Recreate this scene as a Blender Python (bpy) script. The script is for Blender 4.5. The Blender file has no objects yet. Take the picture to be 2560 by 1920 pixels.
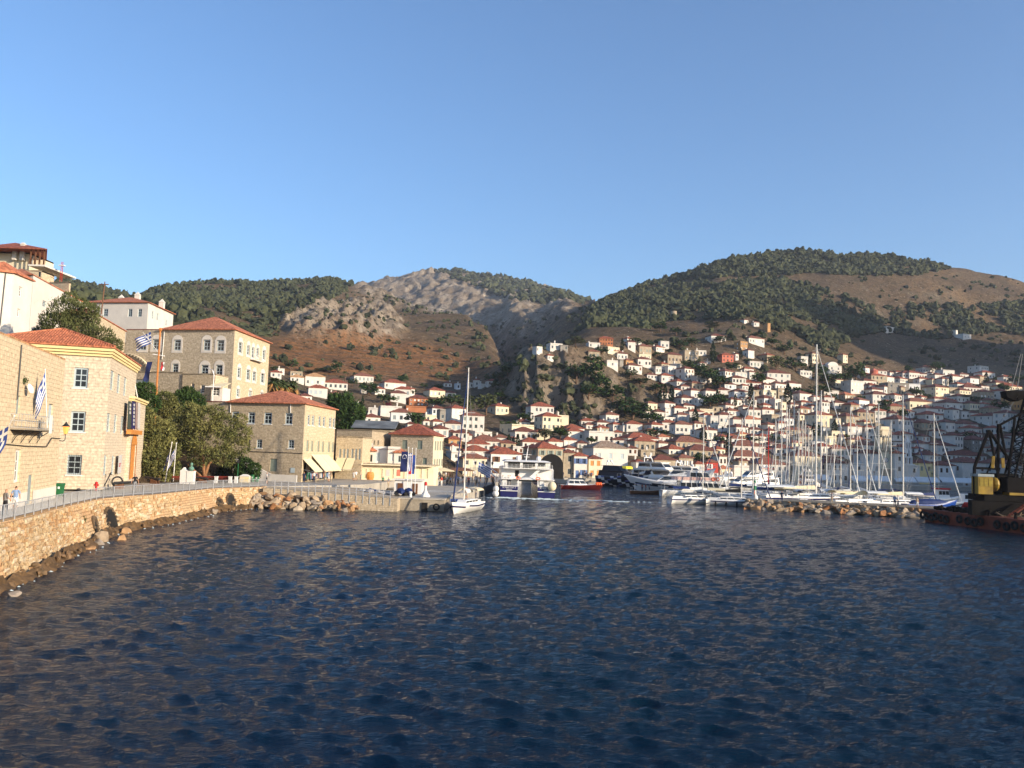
import bpy, math, random
import numpy as np
from mathutils import Vector, Matrix

random.seed(7)
RNG = np.random.default_rng(11)
scene = bpy.context.scene
COL = scene.collection
R = math.radians

# ------------------------------------------------------------------ camera
F = 2145.0                     # focal length in photo pixels (2560 wide)
CAMZ = 8.0
PITCH, ROLL = R(4.5), R(1.9)
cf = np.array([0, math.cos(PITCH), math.sin(PITCH)])
r0 = np.array([1.0, 0, 0]); u0 = np.array([0, -math.sin(PITCH), math.cos(PITCH)])
cr = r0 * math.cos(ROLL) + u0 * math.sin(ROLL)
cu = -r0 * math.sin(ROLL) + u0 * math.cos(ROLL)
cam = bpy.data.cameras.new('camera')
cam.sensor_fit = 'HORIZONTAL'; cam.sensor_width = 36.0
cam.lens = 36.0 * F / 2560.0
cam.clip_start = 0.5; cam.clip_end = 20000
camo = bpy.data.objects.new('camera', cam); COL.objects.link(camo)
camo.matrix_world = Matrix(((cr[0], cu[0], -cf[0], 0), (cr[1], cu[1], -cf[1], 0), (cr[2], cu[2], -cf[2], CAMZ), (0, 0, 0, 1)))
scene.camera = camo

# ------------------------------------------------------------------ sky, sun, exposure
SUN_AZ, SUN_EL = R(31), R(15)
world = bpy.data.worlds.new('World'); scene.world = world; world.use_nodes = True
wn = world.node_tree
sky = wn.nodes.new('ShaderNodeTexSky'); sky.sky_type = 'NISHITA'; sky.sun_disc = False
sky.sun_elevation = SUN_EL; sky.sun_rotation = R(90) + SUN_AZ
sky.air_density = 1.0; sky.dust_density = 1.3; sky.ozone_density = 4.6; sky.altitude = 0
wn.links.new(sky.outputs[0], wn.nodes['Background'].inputs[0])
wn.nodes['Background'].inputs[1].default_value = 0.15
sl = bpy.data.lights.new('sun', 'SUN'); sl.energy = 4.7; sl.angle = R(0.5); sl.color = (1.0, 0.84, 0.63)
so = bpy.data.objects.new('sun', sl); COL.objects.link(so)
sdir = Vector((math.cos(SUN_EL) * math.cos(SUN_AZ), -math.cos(SUN_EL) * math.sin(SUN_AZ), math.sin(SUN_EL)))
so.rotation_euler = sdir.to_track_quat('Z', 'Y').to_euler(); so.location = (60, -40, 60)
scene.view_settings.view_transform = 'Standard'; scene.view_settings.look = 'None'
scene.view_settings.exposure = 0.74; scene.view_settings.gamma = 1.0
scene.view_settings.use_curve_mapping = False
scene.cycles.max_bounces = 6; scene.cycles.diffuse_bounces = 3; scene.cycles.glossy_bounces = 3
scene.cycles.transmission_bounces = 4; scene.cycles.transparent_max_bounces = 6
scene.cycles.caustics_reflective = False; scene.cycles.caustics_refractive = False
scene.cycles.use_denoising = True

# ------------------------------------------------------------------ photo pixels -> directions
def ray(px, py): return cf + (px - 1280.0) / F * cr - (py - 960.0) / F * cu
def at_z(px, py, z):
    d = ray(px, py); k = (z - CAMZ) / d[2]; return Vector((d[0] * k, d[1] * k, z))
def at_y(px, py, Y):
    d = ray(px, py); k = Y / d[1]; return Vector((d[0] * k, Y, CAMZ + d[2] * k))
def proj(X, Y, Z):
    v = np.array([X, Y, Z - CAMZ], dtype=object) if np.ndim(X) else np.array([X, Y, Z - CAMZ])
    dp = v[0] * cf[0] + v[1] * cf[1] + v[2] * cf[2]
    return 1280 + F * (v[0] * cr[0] + v[1] * cr[1] + v[2] * cr[2]) / dp, 960 - F * (v[0] * cu[0] + v[1] * cu[1] + v[2] * cu[2]) / dp
def z_at(X, Y, py):            # height of the point above (X,Y) that shows at row py
    k = (960.0 - py) / F; a = np.array([X, Y, 0.0])
    return CAMZ + (k * a.dot(cf) - a.dot(cu)) / (cu[2] - k * cf[2])
def on_plane(px, py, A, B):    # ray meets the vertical plane through ground points A, B
    d = ray(px, py); n = Vector((B[1] - A[1], A[0] - B[0]))
    k = (A[0] * n.x + A[1] * n.y) / (d[0] * n.x + d[1] * n.y)
    return Vector((d[0] * k, d[1] * k, CAMZ + d[2] * k))
def mpp(Y): return Y / F       # metres per photo pixel

# ------------------------------------------------------------------ object helpers
def tag(o, label=None, cat=None, group=None, kind=None):
    if label: o['label'] = label
    if cat: o['category'] = cat
    if group: o['group'] = group
    if kind: o['kind'] = kind
    return o
def empty(name, loc, rz=0.0, label=None, cat=None, group=None):
    o = bpy.data.objects.new(name, None); COL.objects.link(o)
    o.location = loc; o.rotation_euler = (0, 0, rz); o.empty_display_size = 0.3
    return tag(o, label, cat, group)
def link(name, mesh, parent=None, loc=None, rz=None):
    o = bpy.data.objects.new(name, mesh); COL.objects.link(o)
    if parent is not None: o.parent = parent
    if loc is not None: o.location = loc
    if rz is not None: o.rotation_euler = (0, 0, rz)
    return o
def copy_tree(o, parent=None):
    c = o.copy(); COL.objects.link(c); c.parent = parent
    for ch in list(o.children): copy_tree(ch, c)
    return c

class MB:
    """collects faces, then becomes one mesh"""
    def __init__(s): s.v = []; s.f = []; s.m = []; s.xf = None
    def add(s, vs, fs, m=0):
        b = len(s.v)
        if s.xf is not None: vs = [s.xf @ Vector(p) for p in vs]
        s.v.extend([tuple(p) for p in vs])
        for f in fs: s.f.append([b + i for i in f]); s.m.append(m)
    def quad(s, a, b, c, d, m=0): s.add([a, b, c, d], [(0, 1, 2, 3)], m)
    def box(s, x0, x1, y0, y1, z0, z1, m=0):
        s.add([(x0, y0, z0), (x1, y0, z0), (x1, y1, z0), (x0, y1, z0), (x0, y0, z1), (x1, y0, z1), (x1, y1, z1), (x0, y1, z1)],
              [(0, 3, 2, 1), (4, 5, 6, 7), (0, 1, 5, 4), (1, 2, 6, 5), (2, 3, 7, 6), (3, 0, 4, 7)], m)
    def cyl(s, p, q, ra, rb=None, n=8, m=0, cap=True):
        rb = ra if rb is None else rb
        p = Vector(p); q = Vector(q); d = (q - p)
        if d.length < 1e-6: return
        d.normalize(); a = d.orthogonal().normalized(); b = d.cross(a)
        vs = []
        for c, r in ((p, ra), (q, rb)):
            for i in range(n):
                t = 2 * math.pi * i / n; vs.append(c + a * (r * math.cos(t)) + b * (r * math.sin(t)))
        fs = [(i, (i + 1) % n, n + (i + 1) % n, n + i) for i in range(n)]
        if cap: fs += [tuple(range(n - 1, -1, -1)), tuple(range(n, 2 * n))]
        s.add(vs, fs, m)
    def path(s, pts, r, n=6, m=0):
        for a, b in zip(pts[:-1], pts[1:]): s.cyl(a, b, r, r, n, m)
    def lathe(s, prof, n=12, c=(0, 0, 0), m=0, ax=None):
        vs = []; fs = []; k = len(prof)
        for i in range(n):
            t = 2 * math.pi * i / n
            for r, z in prof: vs.append((c[0] + r * math.cos(t), c[1] + r * math.sin(t), c[2] + z))
        for i in range(n):
            j = (i + 1) % n
            for a in range(k - 1): fs.append((i * k + a, j * k + a, j * k + a + 1, i * k + a + 1))
        s.add(vs, fs, m)
    def ball(s, c, rx, ry=None, rz=None, n=10, k=6, m=0):
        ry = rx if ry is None else ry; rz = rx if rz is None else rz
        vs = [(c[0], c[1], c[2] - rz)]; fs = []
        for a in range(1, k):
            ph = -math.pi / 2 + math.pi * a / k
            for i in range(n):
                t = 2 * math.pi * i / n
                vs.append((c[0] + rx * math.cos(ph) * math.cos(t), c[1] + ry * math.cos(ph) * math.sin(t), c[2] + rz * math.sin(ph)))
        vs.append((c[0], c[1], c[2] + rz)); T = len(vs) - 1
        for i in range(n):
            j = (i + 1) % n
            fs.append((0, 1 + j, 1 + i)); fs.append((T, T - n + i, T - n + j))
            for a in range(k - 2): fs.append((1 + a * n + i, 1 + a * n + j, 1 + (a + 1) * n + j, 1 + (a + 1) * n + i))
        s.add(vs, fs, m)
    def prism(s, pts, z0, z1, m=0):   # polygon (ccw from above) raised from z0 to z1; z may be a list
        n = len(pts); z0 = z0 if hasattr(z0, '__len__') else [z0] * n; z1 = z1 if hasattr(z1, '__len__') else [z1] * n
        vs = [(p[0], p[1], z) for p, z in zip(pts, z0)] + [(p[0], p[1], z) for p, z in zip(pts, z1)]
        s.add(vs, [tuple(range(n - 1, -1, -1)), tuple(range(n, 2 * n))] + [(i, (i + 1) % n, n + (i + 1) % n, n + i) for i in range(n)], m)
    def mesh(s, name, mats, smooth=False, uv=False):
        me = bpy.data.meshes.new(name); me.from_pydata(s.v, [], s.f)
        for m in (mats if isinstance(mats, (list, tuple)) else [mats]): me.materials.append(m)
        me.polygons.foreach_set('material_index', s.m)
        if smooth: me.polygons.foreach_set('use_smooth', [True] * len(s.f))
        if uv:
            L = me.uv_layers.new(name='UVMap').data
            for p in me.polygons:
                n = p.normal
                if abs(n.z) < 0.75:
                    t = Vector((-n.y, n.x, 0)); t.normalize()
                    for li in p.loop_indices:
                        co = me.vertices[me.loops[li].vertex_index].co; L[li].uv = (co.dot(t), co.z)
                else:
                    for li in p.loop_indices:
                        co = me.vertices[me.loops[li].vertex_index].co; L[li].uv = (co.x, co.y)
        me.update(); return me
    def build(s, name, mats, parent=None, smooth=False, uv=False, loc=None, rz=None):
        return link(name, s.mesh(name, mats, smooth, uv), parent, loc, rz)

def np_mesh(name, V, Q, mats, smooth=False, mi=None):
    """numpy verts (n,3) and faces (k,3|4) -> mesh"""
    me = bpy.data.meshes.new(name); V = np.asarray(V, dtype=np.float32); Q = np.asarray(Q, dtype=np.int32)
    k, c = Q.shape
    me.vertices.add(len(V)); me.vertices.foreach_set('co', V.ravel())
    me.loops.add(k * c); me.loops.foreach_set('vertex_index', Q.ravel())
    me.polygons.add(k); me.polygons.foreach_set('loop_start', np.arange(0, k * c, c, dtype=np.int32))
    for m in (mats if isinstance(mats, (list, tuple)) else [mats]): me.materials.append(m)
    if mi is not None: me.polygons.foreach_set('material_index', np.asarray(mi, dtype=np.int32))
    me.polygons.foreach_set('use_smooth', np.full(k, smooth, dtype=bool))
    me.update(calc_edges=True); me.validate()
    return me

# ------------------------------------------------------------------ noise
def _hash(ix, iy, seed):
    h = (ix * 374761393 + iy * 668265263 + seed * 974634523) & 0xffffffff
    h = ((h ^ (h >> 13)) * 1274126177) & 0xffffffff
    return ((h ^ (h >> 16)) & 0xffff) / 65535.0
def vnoise(x, y, seed=0):
    x = np.asarray(x, float); y = np.asarray(y, float)
    ix = np.floor(x).astype(np.int64); iy = np.floor(y).astype(np.int64); fx = x - ix; fy = y - iy
    fx = fx * fx * (3 - 2 * fx); fy = fy * fy * (3 - 2 * fy)
    a = _hash(ix, iy, seed); b = _hash(ix + 1, iy, seed); c = _hash(ix, iy + 1, seed); d = _hash(ix + 1, iy + 1, seed)
    return (a + (b - a) * fx) * (1 - fy) + (c + (d - c) * fx) * fy
def fbm(x, y, o=4, seed=0):
    s = 0; a = 0.5; t = 0
    for i in range(o):
        s = s + a * vnoise(x * 2 ** i + 17.3 * i, y * 2 ** i - 9.1 * i, seed + i); t += a; a *= 0.5
    return s / t

# ------------------------------------------------------------------ materials
MATS = {}
def nd(nt, kind, **kw):
    n = nt.nodes.new(kind)
    for k, v in kw.items():
        if hasattr(n, k) and k not in ('inputs',): setattr(n, k, v)
    return n
def mat(name, col, rough=0.7, var=0.12, scale=0.6, bump=0.0, bscale=8.0, metal=0.0, spec=0.3, emit=None, es=0.0, coord='Object', col2=None):
    """plain procedural surface: base colour broken up by two noises, a little relief"""
    if name in MATS: return MATS[name]
    m = bpy.data.materials.new(name); m.use_nodes = True; nt = m.node_tree; b = nt.nodes['Principled BSDF']
    b.inputs['Roughness'].default_value = rough; b.inputs['Metallic'].default_value = metal
    b.inputs['Specular IOR Level'].default_value = spec
    tc = nd(nt, 'ShaderNodeTexCoord')
    n1 = nd(nt, 'ShaderNodeTexNoise'); n1.inputs['Scale'].default_value = scale; n1.inputs['Detail'].default_value = 6; n1.inputs['Roughness'].default_value = 0.65
    nt.links.new(tc.outputs[coord], n1.inputs['Vector'])
    rp = nd(nt, 'ShaderNodeValToRGB'); rp.color_ramp.elements[0].position = 0.3; rp.color_ramp.elements[1].position = 0.72
    c = Vector(col); c2 = Vector(col2) if col2 else c * (1 - 2.2 * var)
    c1 = c * (1 + var)
    rp.color_ramp.elements[0].color = (*[max(0, x) for x in c2], 1); rp.color_ramp.elements[1].color = (*[min(1, x) for x in c1], 1)
    nt.links.new(n1.outputs['Fac'], rp.inputs['Fac']); nt.links.new(rp.outputs['Color'], b.inputs['Base Color'])
    if bump:
        n2 = nd(nt, 'ShaderNodeTexNoise'); n2.inputs['Scale'].default_value = bscale; n2.inputs['Detail'].default_value = 4
        nt.links.new(tc.outputs[coord], n2.inputs['Vector'])
        bp = nd(nt, 'ShaderNodeBump'); bp.inputs['Strength'].default_value = bump; bp.inputs['Distance'].default_value = 0.1
        nt.links.new(n2.outputs['Fac'], bp.inputs['Height']); nt.links.new(bp.outputs['Normal'], b.inputs['Normal'])
    if emit:
        b.inputs['Emission Color'].default_value = (*emit, 1); b.inputs['Emission Strength'].default_value = es
    MATS[name] = m; return m
def masonry(name, ca, cb, mortar, bw=0.5, bh=0.24, ms=0.02, stain=0.35, bump=0.6, tint=(0.5, 0.42, 0.3)):
    """coursed stone wall on UVs in metres: uneven blocks, recessed joints, weather stains"""
    m = bpy.data.materials.new(name); m.use_nodes = True; nt = m.node_tree; b = nt.nodes['Principled BSDF']; L = nt.links.new
    b.inputs['Roughness'].default_value = 0.9; b.inputs['Specular IOR Level'].default_value = 0.15
    uv = nd(nt, 'ShaderNodeUVMap'); uv.uv_map = 'UVMap'
    nz = nd(nt, 'ShaderNodeTexNoise'); nz.inputs['Scale'].default_value = 1.4; nz.inputs['Detail'].default_value = 3
    L(uv.outputs[0], nz.inputs['Vector'])
    mx = nd(nt, 'ShaderNodeMixRGB'); mx.blend_type = 'LINEAR_LIGHT'; mx.inputs[0].default_value = 0.05
    L(uv.outputs[0], mx.inputs[1]); L(nz.outputs['Color'], mx.inputs[2])
    br = nd(nt, 'ShaderNodeTexBrick'); br.offset = 0.5; br.squash = 0.8; br.squash_frequency = 3
    br.inputs['Scale'].default_value = 1.0; br.inputs['Brick Width'].default_value = bw; br.inputs['Row Height'].default_value = bh
    br.inputs['Mortar Size'].default_value = ms; br.inputs['Mortar Smooth'].default_value = 0.4; br.inputs['Bias'].default_value = 0.0
    br.inputs['Color1'].default_value = (*ca, 1); br.inputs['Color2'].default_value = (*cb, 1); br.inputs['Mortar'].default_value = (*mortar, 1)
    L(mx.outputs[0], br.inputs['Vector'])
    n2 = nd(nt, 'ShaderNodeTexNoise'); n2.inputs['Scale'].default_value = 0.35; n2.inputs['Detail'].default_value = 8; n2.inputs['Roughness'].default_value = 0.7
    L(uv.outputs[0], n2.inputs['Vector'])
    rp = nd(nt, 'ShaderNodeValToRGB'); rp.color_ramp.elements[0].position = 0.42; rp.color_ramp.elements[1].position = 0.68
    L(n2.outputs['Fac'], rp.inputs['Fac'])
    ml = nd(nt, 'ShaderNodeMath'); ml.operation = 'MULTIPLY'; ml.inputs[1].default_value = stain; L(rp.outputs['Color'], ml.inputs[0])
    m2 = nd(nt, 'ShaderNodeMixRGB'); m2.blend_type = 'MIX'; L(ml.outputs[0], m2.inputs[0]); L(br.outputs['Color'], m2.inputs[1]); m2.inputs[2].default_value = (*tint, 1)
    n3 = nd(nt, 'ShaderNodeTexNoise'); n3.inputs['Scale'].default_value = 3.5; n3.inputs['Detail'].default_value = 6; L(uv.outputs[0], n3.inputs['Vector'])
    m3 = nd(nt, 'ShaderNodeMixRGB'); m3.blend_type = 'OVERLAY'; m3.inputs[0].default_value = 0.55; L(m2.outputs[0], m3.inputs[1]); L(n3.outputs['Fac'], m3.inputs[2])
    L(m3.outputs[0], b.inputs['Base Color'])
    ad = nd(nt, 'ShaderNodeMath'); ad.operation = 'MULTIPLY_ADD'; ad.inputs[1].default_value = -0.8; L(br.outputs['Fac'], ad.inputs[0]); L(n3.outputs['Fac'], ad.inputs[2])
    bp = nd(nt, 'ShaderNodeBump'); bp.inputs['Strength'].default_value = bump; bp.inputs['Distance'].default_value = 0.05
    L(ad.outputs[0], bp.inputs['Height']); L(bp.outputs['Normal'], b.inputs['Normal'])
    MATS[name] = m; return m
def tiles(name, col, dark, sc=4.0):
    """clay roof tiles: fine ribs down the slope plus patches of old and new tile"""
    m = mat(name, col, 0.85, 0.16, 1.3, 0.0, col2=dark); nt = m.node_tree; b = nt.nodes['Principled BSDF']; L = nt.links.new
    uv = nd(nt, 'ShaderNodeTexCoord')
    v = nd(nt, 'ShaderNodeTexVoronoi'); v.inputs['Scale'].default_value = sc; L(uv.outputs['Object'], v.inputs['Vector'])
    base = b.inputs['Base Color'].links[0].from_socket
    mm = nd(nt, 'ShaderNodeMixRGB'); mm.blend_type = 'OVERLAY'; mm.inputs[0].default_value = 0.5
    bw = nd(nt, 'ShaderNodeRGBToBW'); L(v.outputs['Color'], bw.inputs[0]); L(base, mm.inputs[1]); L(bw.outputs[0], mm.inputs[2]); L(mm.outputs[0], b.inputs['Base Color'])
    bp = nd(nt, 'ShaderNodeBump'); bp.inputs['Strength'].default_value = 0.6; bp.inputs['Distance'].default_value = 0.08
    L(v.outputs['Distance'], bp.inputs['Height']); L(bp.outputs['Normal'], b.inputs['Normal'])
    return m

M = dict(
    white=mat('whitewash', (0.66, 0.61, 0.54), 0.85, 0.05, 0.5, 0.15, 3),
    white2=mat('grey_whitewash', (0.70, 0.69, 0.66), 0.85, 0.07, 0.4, 0.15, 3),
    cream=mat('cream_plaster', (0.72, 0.62, 0.44), 0.85, 0.07, 0.5, 0.15, 3),
    yellow=mat('yellow_plaster', (0.76, 0.60, 0.30), 0.8, 0.05, 0.5),
    ochre=mat('ochre_plaster', (0.58, 0.30, 0.10), 0.85, 0.1, 0.5, 0.2, 3),
    terra=mat('terracotta_plaster', (0.42, 0.16, 0.07), 0.85, 0.1, 0.5, 0.2, 3),
    pink=mat('rose_plaster', (0.55, 0.17, 0.11), 0.85, 0.1, 0.5, 0.2, 3),
    redpl=mat('red_plaster', (0.42, 0.05, 0.035), 0.8, 0.08, 0.6),
    tan=mat('tan_stone', (0.42, 0.34, 0.24), 0.9, 0.16, 0.8, 0.5, 4),
    grey=mat('grey_stone', (0.30, 0.27, 0.23), 0.9, 0.16, 0.9, 0.5, 4),
    orange_stone=mat('orange_stone', (0.48, 0.27, 0.12), 0.9, 0.16, 0.9, 0.5, 4),
    glass=mat('window_glass', (0.025, 0.03, 0.036), 0.12, 0.1, 1.0, spec=0.6),
    shutter=mat('grey_blue_shutter', (0.27, 0.31, 0.31), 0.6, 0.08, 2.0),
    bluegrey=mat('blue_grey_joinery', (0.44, 0.51, 0.53), 0.55, 0.06, 2.0),
    greensh=mat('green_shutter', (0.05, 0.16, 0.10), 0.6, 0.1, 2.0),
    greysh=mat('sage_shutter', (0.25, 0.29, 0.24), 0.6, 0.1, 2.0),
    bluesh=mat('blue_shutter', (0.10, 0.17, 0.36), 0.6, 0.1, 2.0),
    brownsh=mat('brown_wood', (0.17, 0.075, 0.035), 0.6, 0.15, 2.0),
    orangewood=mat('orange_varnished_wood', (0.62, 0.25, 0.06), 0.5, 0.12, 2.0),
    frame=mat('white_joinery', (0.74, 0.72, 0.67), 0.6, 0.05, 2.0),
    dark=mat('dark_interior', (0.02, 0.018, 0.016), 0.9, 0.2, 1.0),  # near-black colour stands for shade inside openings
    iron=mat('black_iron', (0.025, 0.025, 0.027), 0.5, 0.2, 2.0, spec=0.4),
    steel=mat('galvanised_steel', (0.50, 0.51, 0.52), 0.42, 0.06, 2.0, metal=0.35, spec=0.5),
    whitemetal=mat('white_paint', (0.80, 0.79, 0.76), 0.4, 0.04, 1.5, spec=0.5),
    roof=tiles('red_roof_tiles', (0.33, 0.095, 0.05), (0.17, 0.05, 0.03)),
    roof2=tiles('dark_roof_tiles', (0.20, 0.065, 0.04), (0.10, 0.04, 0.03)),
    roof5=tiles('brown_roof_tiles', (0.26, 0.10, 0.06), (0.15, 0.065, 0.045)),
    roof3=tiles('orange_roof_tiles', (0.47, 0.17, 0.085), (0.34, 0.11, 0.055)),
    roof4=tiles('tan_roof_tiles', (0.50, 0.29, 0.14), (0.35, 0.18, 0.08)),
    roofold=tiles('weathered_roof_tiles', (0.20, 0.11, 0.07), (0.33, 0.27, 0.20)),
    canvas=mat('cream_canvas', (0.74, 0.64, 0.42), 0.8, 0.04, 0.5),
    wcanvas=mat('white_canvas', (0.66, 0.67, 0.66), 0.8, 0.05, 0.5),
    bluecanvas=mat('navy_canvas', (0.012, 0.03, 0.12), 0.7, 0.15, 1.0),
    pave=mat('pale_paving', (0.40, 0.36, 0.30), 0.85, 0.12, 0.5, 0.2, 3),
    conc=mat('quay_concrete', (0.34, 0.29, 0.22), 0.9, 0.2, 0.5, 0.5, 3),
    bark=mat('brown_bark', (0.17, 0.10, 0.06), 0.95, 0.2, 3.0, 0.6, 6),
    hull=mat('white_gelcoat', (0.80, 0.78, 0.74), 0.25, 0.03, 0.4, spec=0.5),
    navyhull=mat('navy_hull', (0.015, 0.014, 0.09), 0.25, 0.08, 0.4, spec=0.5),
    bluehull=mat('blue_hull', (0.010, 0.055, 0.28), 0.35, 0.08, 0.4, spec=0.5),
    redhull=mat('varnished_red_hull', (0.085, 0.011, 0.009), 0.25, 0.08, 0.6, spec=0.5),
    rubber=mat('black_rubber', (0.012, 0.012, 0.013), 0.75, 0.2, 2.0),
    mast=mat('aluminium_mast', (0.72, 0.68, 0.60), 0.4, 0.05, 1.0, spec=0.4),
    wire=mat('rigging_wire', (0.22, 0.21, 0.20), 0.5, 0.1, 1.0),
    orange=mat('lifebuoy_orange', (0.80, 0.13, 0.03), 0.5, 0.1, 2.0),
    red=mat('signal_red', (0.55, 0.02, 0.02), 0.4, 0.1, 2.0),
    skin=mat('skin', (0.50, 0.27, 0.17), 0.6, 0.08, 4.0),
    hair=mat('dark_hair', (0.05, 0.03, 0.02), 0.7, 0.2, 8.0),
)
# ================================================================== TERRAIN
# ridge lines and foot lines read off the photograph: (px, Y, row) - a row is turned into a height at distance Y
def rows(lst, zfix=None):
    out = []
    for t in lst:
        px, Y, v = t
        if isinstance(v, tuple): d = ray(px, 1000); out.append((d[0] / d[1], Y, v[0]))
        else: d = ray(px, v); out.append((d[0] / d[1], Y, CAMZ + d[2] / d[1] * Y))
    a = np.array(sorted(out)); return a
Z = lambda z: (z,)
LAY = [
 rows([(-700,52,Z(1)),(0,60,Z(2)),(150,84,Z(2)),(300,100,Z(2)),(450,112,Z(2)),(600,126,Z(2)),(750,128,Z(2)),(850,150,Z(1)),(1000,150,Z(1)),(1100,170,Z(1)),(1200,232,Z(1)),(1259,254,Z(1)),(1490,258,Z(1)),(1800,270,Z(1)),(2100,290,Z(1)),(2400,316,Z(1)),(2560,330,Z(1)),(3300,360,Z(1))]),
 rows([(-700,95,Z(18)),(0,95,Z(16)),(150,104,Z(14)),(300,124,Z(6)),(450,134,Z(6)),(560,146,Z(13)),(680,160,Z(9)),(750,200,1030),(850,205,1095),(950,215,1110),(1050,222,1118),(1150,250,1128),(1259,276,1130),(1400,284,1127),(1550,290,1127),(1800,302,1124),(2100,322,1123),(2400,350,1118),(2560,364,1112),(3300,410,1112)]),
 rows([(-700,150,Z(42)),(0,150,720),(150,160,775),(300,188,860),(450,200,872),(600,225,960),(750,300,1000),(850,330,1010),(950,340,1020),(1050,352,1030),(1150,362,1032),(1259,368,1040),(1340,372,1046),(1400,374,1050),(1478,378,1052),(1550,380,1052),(1650,382,1050),(1800,380,1040),(1950,392,1034),(2100,412,1030),(2250,432,1020),(2400,452,1010),(2560,472,1000),(3300,560,980)]),
 rows([(-700,260,Z(60)),(0,260,Z(48)),(150,300,775),(300,300,805),(450,320,855),(600,380,915),(750,430,935),(850,450,935),(950,470,940),(1050,470,950),(1150,470,966),(1230,440,950),(1270,420,925),(1300,410,900),(1340,405,880),(1400,408,872),(1478,418,866),(1550,440,860),(1650,470,862),(1750,490,845),(1850,500,828),(1950,520,852),(2050,540,895),(2100,560,908),(2250,580,930),(2400,600,925),(2560,620,915),(3300,720,900)]),
 rows([(-700,700,Z(170)),(0,860,690),(150,900,703),(200,910,714),(260,920,728),(312,905,745),(350,900,738),(430,930,719),(520,950,712),(620,980,709),(700,1000,704),(760,1020,696),(810,1030,692),(850,1040,701),(910,1060,716),(1007,1000,757),(1090,920,776),(1169,820,795),(1216,740,817),(1232,690,846),(1254,640,890),(1264,630,915),(1290,640,908),(1340,640,886),(1400,640,848),(1478,640,806),(1550,650,800),(1650,660,792),(1750,680,788),(1850,700,775),(1950,720,780),(2100,740,802),(2250,760,832),(2400,800,822),(2560,820,832),(3300,900,850)]),
 rows([(-700,1000,Z(120)),(0,1000,Z(120)),(312,1050,Z(110)),(700,1150,Z(150)),(850,1200,Z(175)),(910,1190,Z(178)),(1007,1130,Z(148)),(1090,1040,Z(124)),(1169,930,Z(105)),(1216,850,Z(90)),(1254,740,Z(66)),(1264,735,900),(1290,750,893),(1340,770,866),(1400,790,800),(1478,800,772),(1550,810,757),(1650,810,742),(1800,820,703),(1950,830,694),(2100,840,704),(2250,860,722),(2400,880,732),(2560,900,747),(3300,1000,790)]),
 rows([(-700,1900,Z(90)),(300,1900,Z(150)),(400,1900,850),(600,1900,795),(750,1900,748),(850,1900,719),(920,1900,707),(960,1900,697),(1010,1900,690),(1060,1900,684),(1100,1900,682),(1150,1900,684),(1200,1900,694),(1280,1900,707),(1340,1900,720),(1400,1880,737),(1450,1850,750),(1475,1800,757),(1500,1010,746),(1520,985,737),(1560,960,723),(1600,950,715),(1680,950,694),(1760,950,669),(1830,955,645),(1900,960,637),(1980,965,627),(2060,970,627),(2150,975,635),(2230,980,644),(2330,985,659),(2390,990,672),(2470,1000,686),(2560,1010,699),(2700,1020,722),(3300,1100,800)]),
]
UU = np.concatenate([np.linspace(-1.05, -0.67, 30)[:-1], np.linspace(-0.67, 0.70, 580), np.linspace(0.70, 1.05, 28)[1:]])
NU, NV = len(UU), 520
LV0, LV1 = math.log(48.0), math.log(2750.0)
VV = np.exp(np.linspace(LV0, LV1, NV))
def smooth_u(a, w):
    k = np.exp(-0.5 * (np.arange(-3 * w, 3 * w + 1) / max(w, 1e-6)) ** 2); k /= k.sum()
    return np.convolve(np.pad(a, 3 * w, mode='edge'), k, 'valid')
LY = []; LZ = []
for a in LAY:
    LY.append(smooth_u(np.interp(UU, a[:, 0], a[:, 1]), 2)); LZ.append(smooth_u(np.interp(UU, a[:, 0], a[:, 2]), 2))
LY = np.array(LY); LZ = np.array(LZ)
TZ = np.zeros((NU, NV))
for i in range(NU):
    ys = np.concatenate([[30, LY[0, i] * 0.985], LY[:, i], [LY[-1, i] * 1.35, 4000]])
    zs = np.concatenate([[-8, -6], LZ[:, i], [LZ[-1, i] * 0.6, LZ[-1, i] * 0.3]])
    TZ[i] = np.interp(VV, ys, zs)
GX = UU[:, None] * VV[None, :]; GY = np.broadcast_to(VV[None, :], (NU, NV)).copy()
def inpoly(px, py, poly):
    c = np.zeros(np.shape(px), bool); j = len(poly) - 1
    for i in range(len(poly)):
        xi, yi = poly[i]; xj, yj = poly[j]
        c ^= ((yi > py) != (yj > py)) & (px < (xj - xi) * (py - yi) / (yj - yi + 1e-9) + xi); j = i
    return c
GPX, GPY = proj(GX, GY, TZ); GPX = GPX.astype(float); GPY = GPY.astype(float)
def soft(mask, w=4):
    m = mask.astype(float)
    for ax in (0, 1):
        k = np.exp(-0.5 * (np.arange(-3 * w, 3 * w + 1) / w) ** 2); k /= k.sum()
        m = np.apply_along_axis(lambda r: np.convolve(np.pad(r, 3 * w, mode='edge'), k, 'valid'), ax, m)
    return m
far = GY > 330
P_cliff = [(1285,905),(1330,885),(1420,885),(1455,900),(1475,960),(1490,1050),(1440,1075),(1330,1060),(1285,1000)]
P_rock2 = [(1450,930),(1560,930),(1600,960),(1640,1000),(1560,1050),(1480,1050)]
P_outc = [(705,820),(760,785),(850,770),(960,775),(1000,810),(1010,845),(930,870),(800,860),(720,850)]
P_mid = [(880,705),(1100,680),(1300,705),(1430,740),(1440,780),(1390,830),(1330,860),(1180,800),(1000,765),(900,735)]
P_field = [(640,860),(900,850),(1100,880),(1200,900),(1262,905),(1200,960),(1000,965),(640,960)]
P_town = [(690,935),(1060,945),(1170,960),(1300,890),(1430,850),(1600,850),(1850,820),(2100,900),(2560,915),(3200,900),(3200,1200),(690,1200)]
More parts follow.
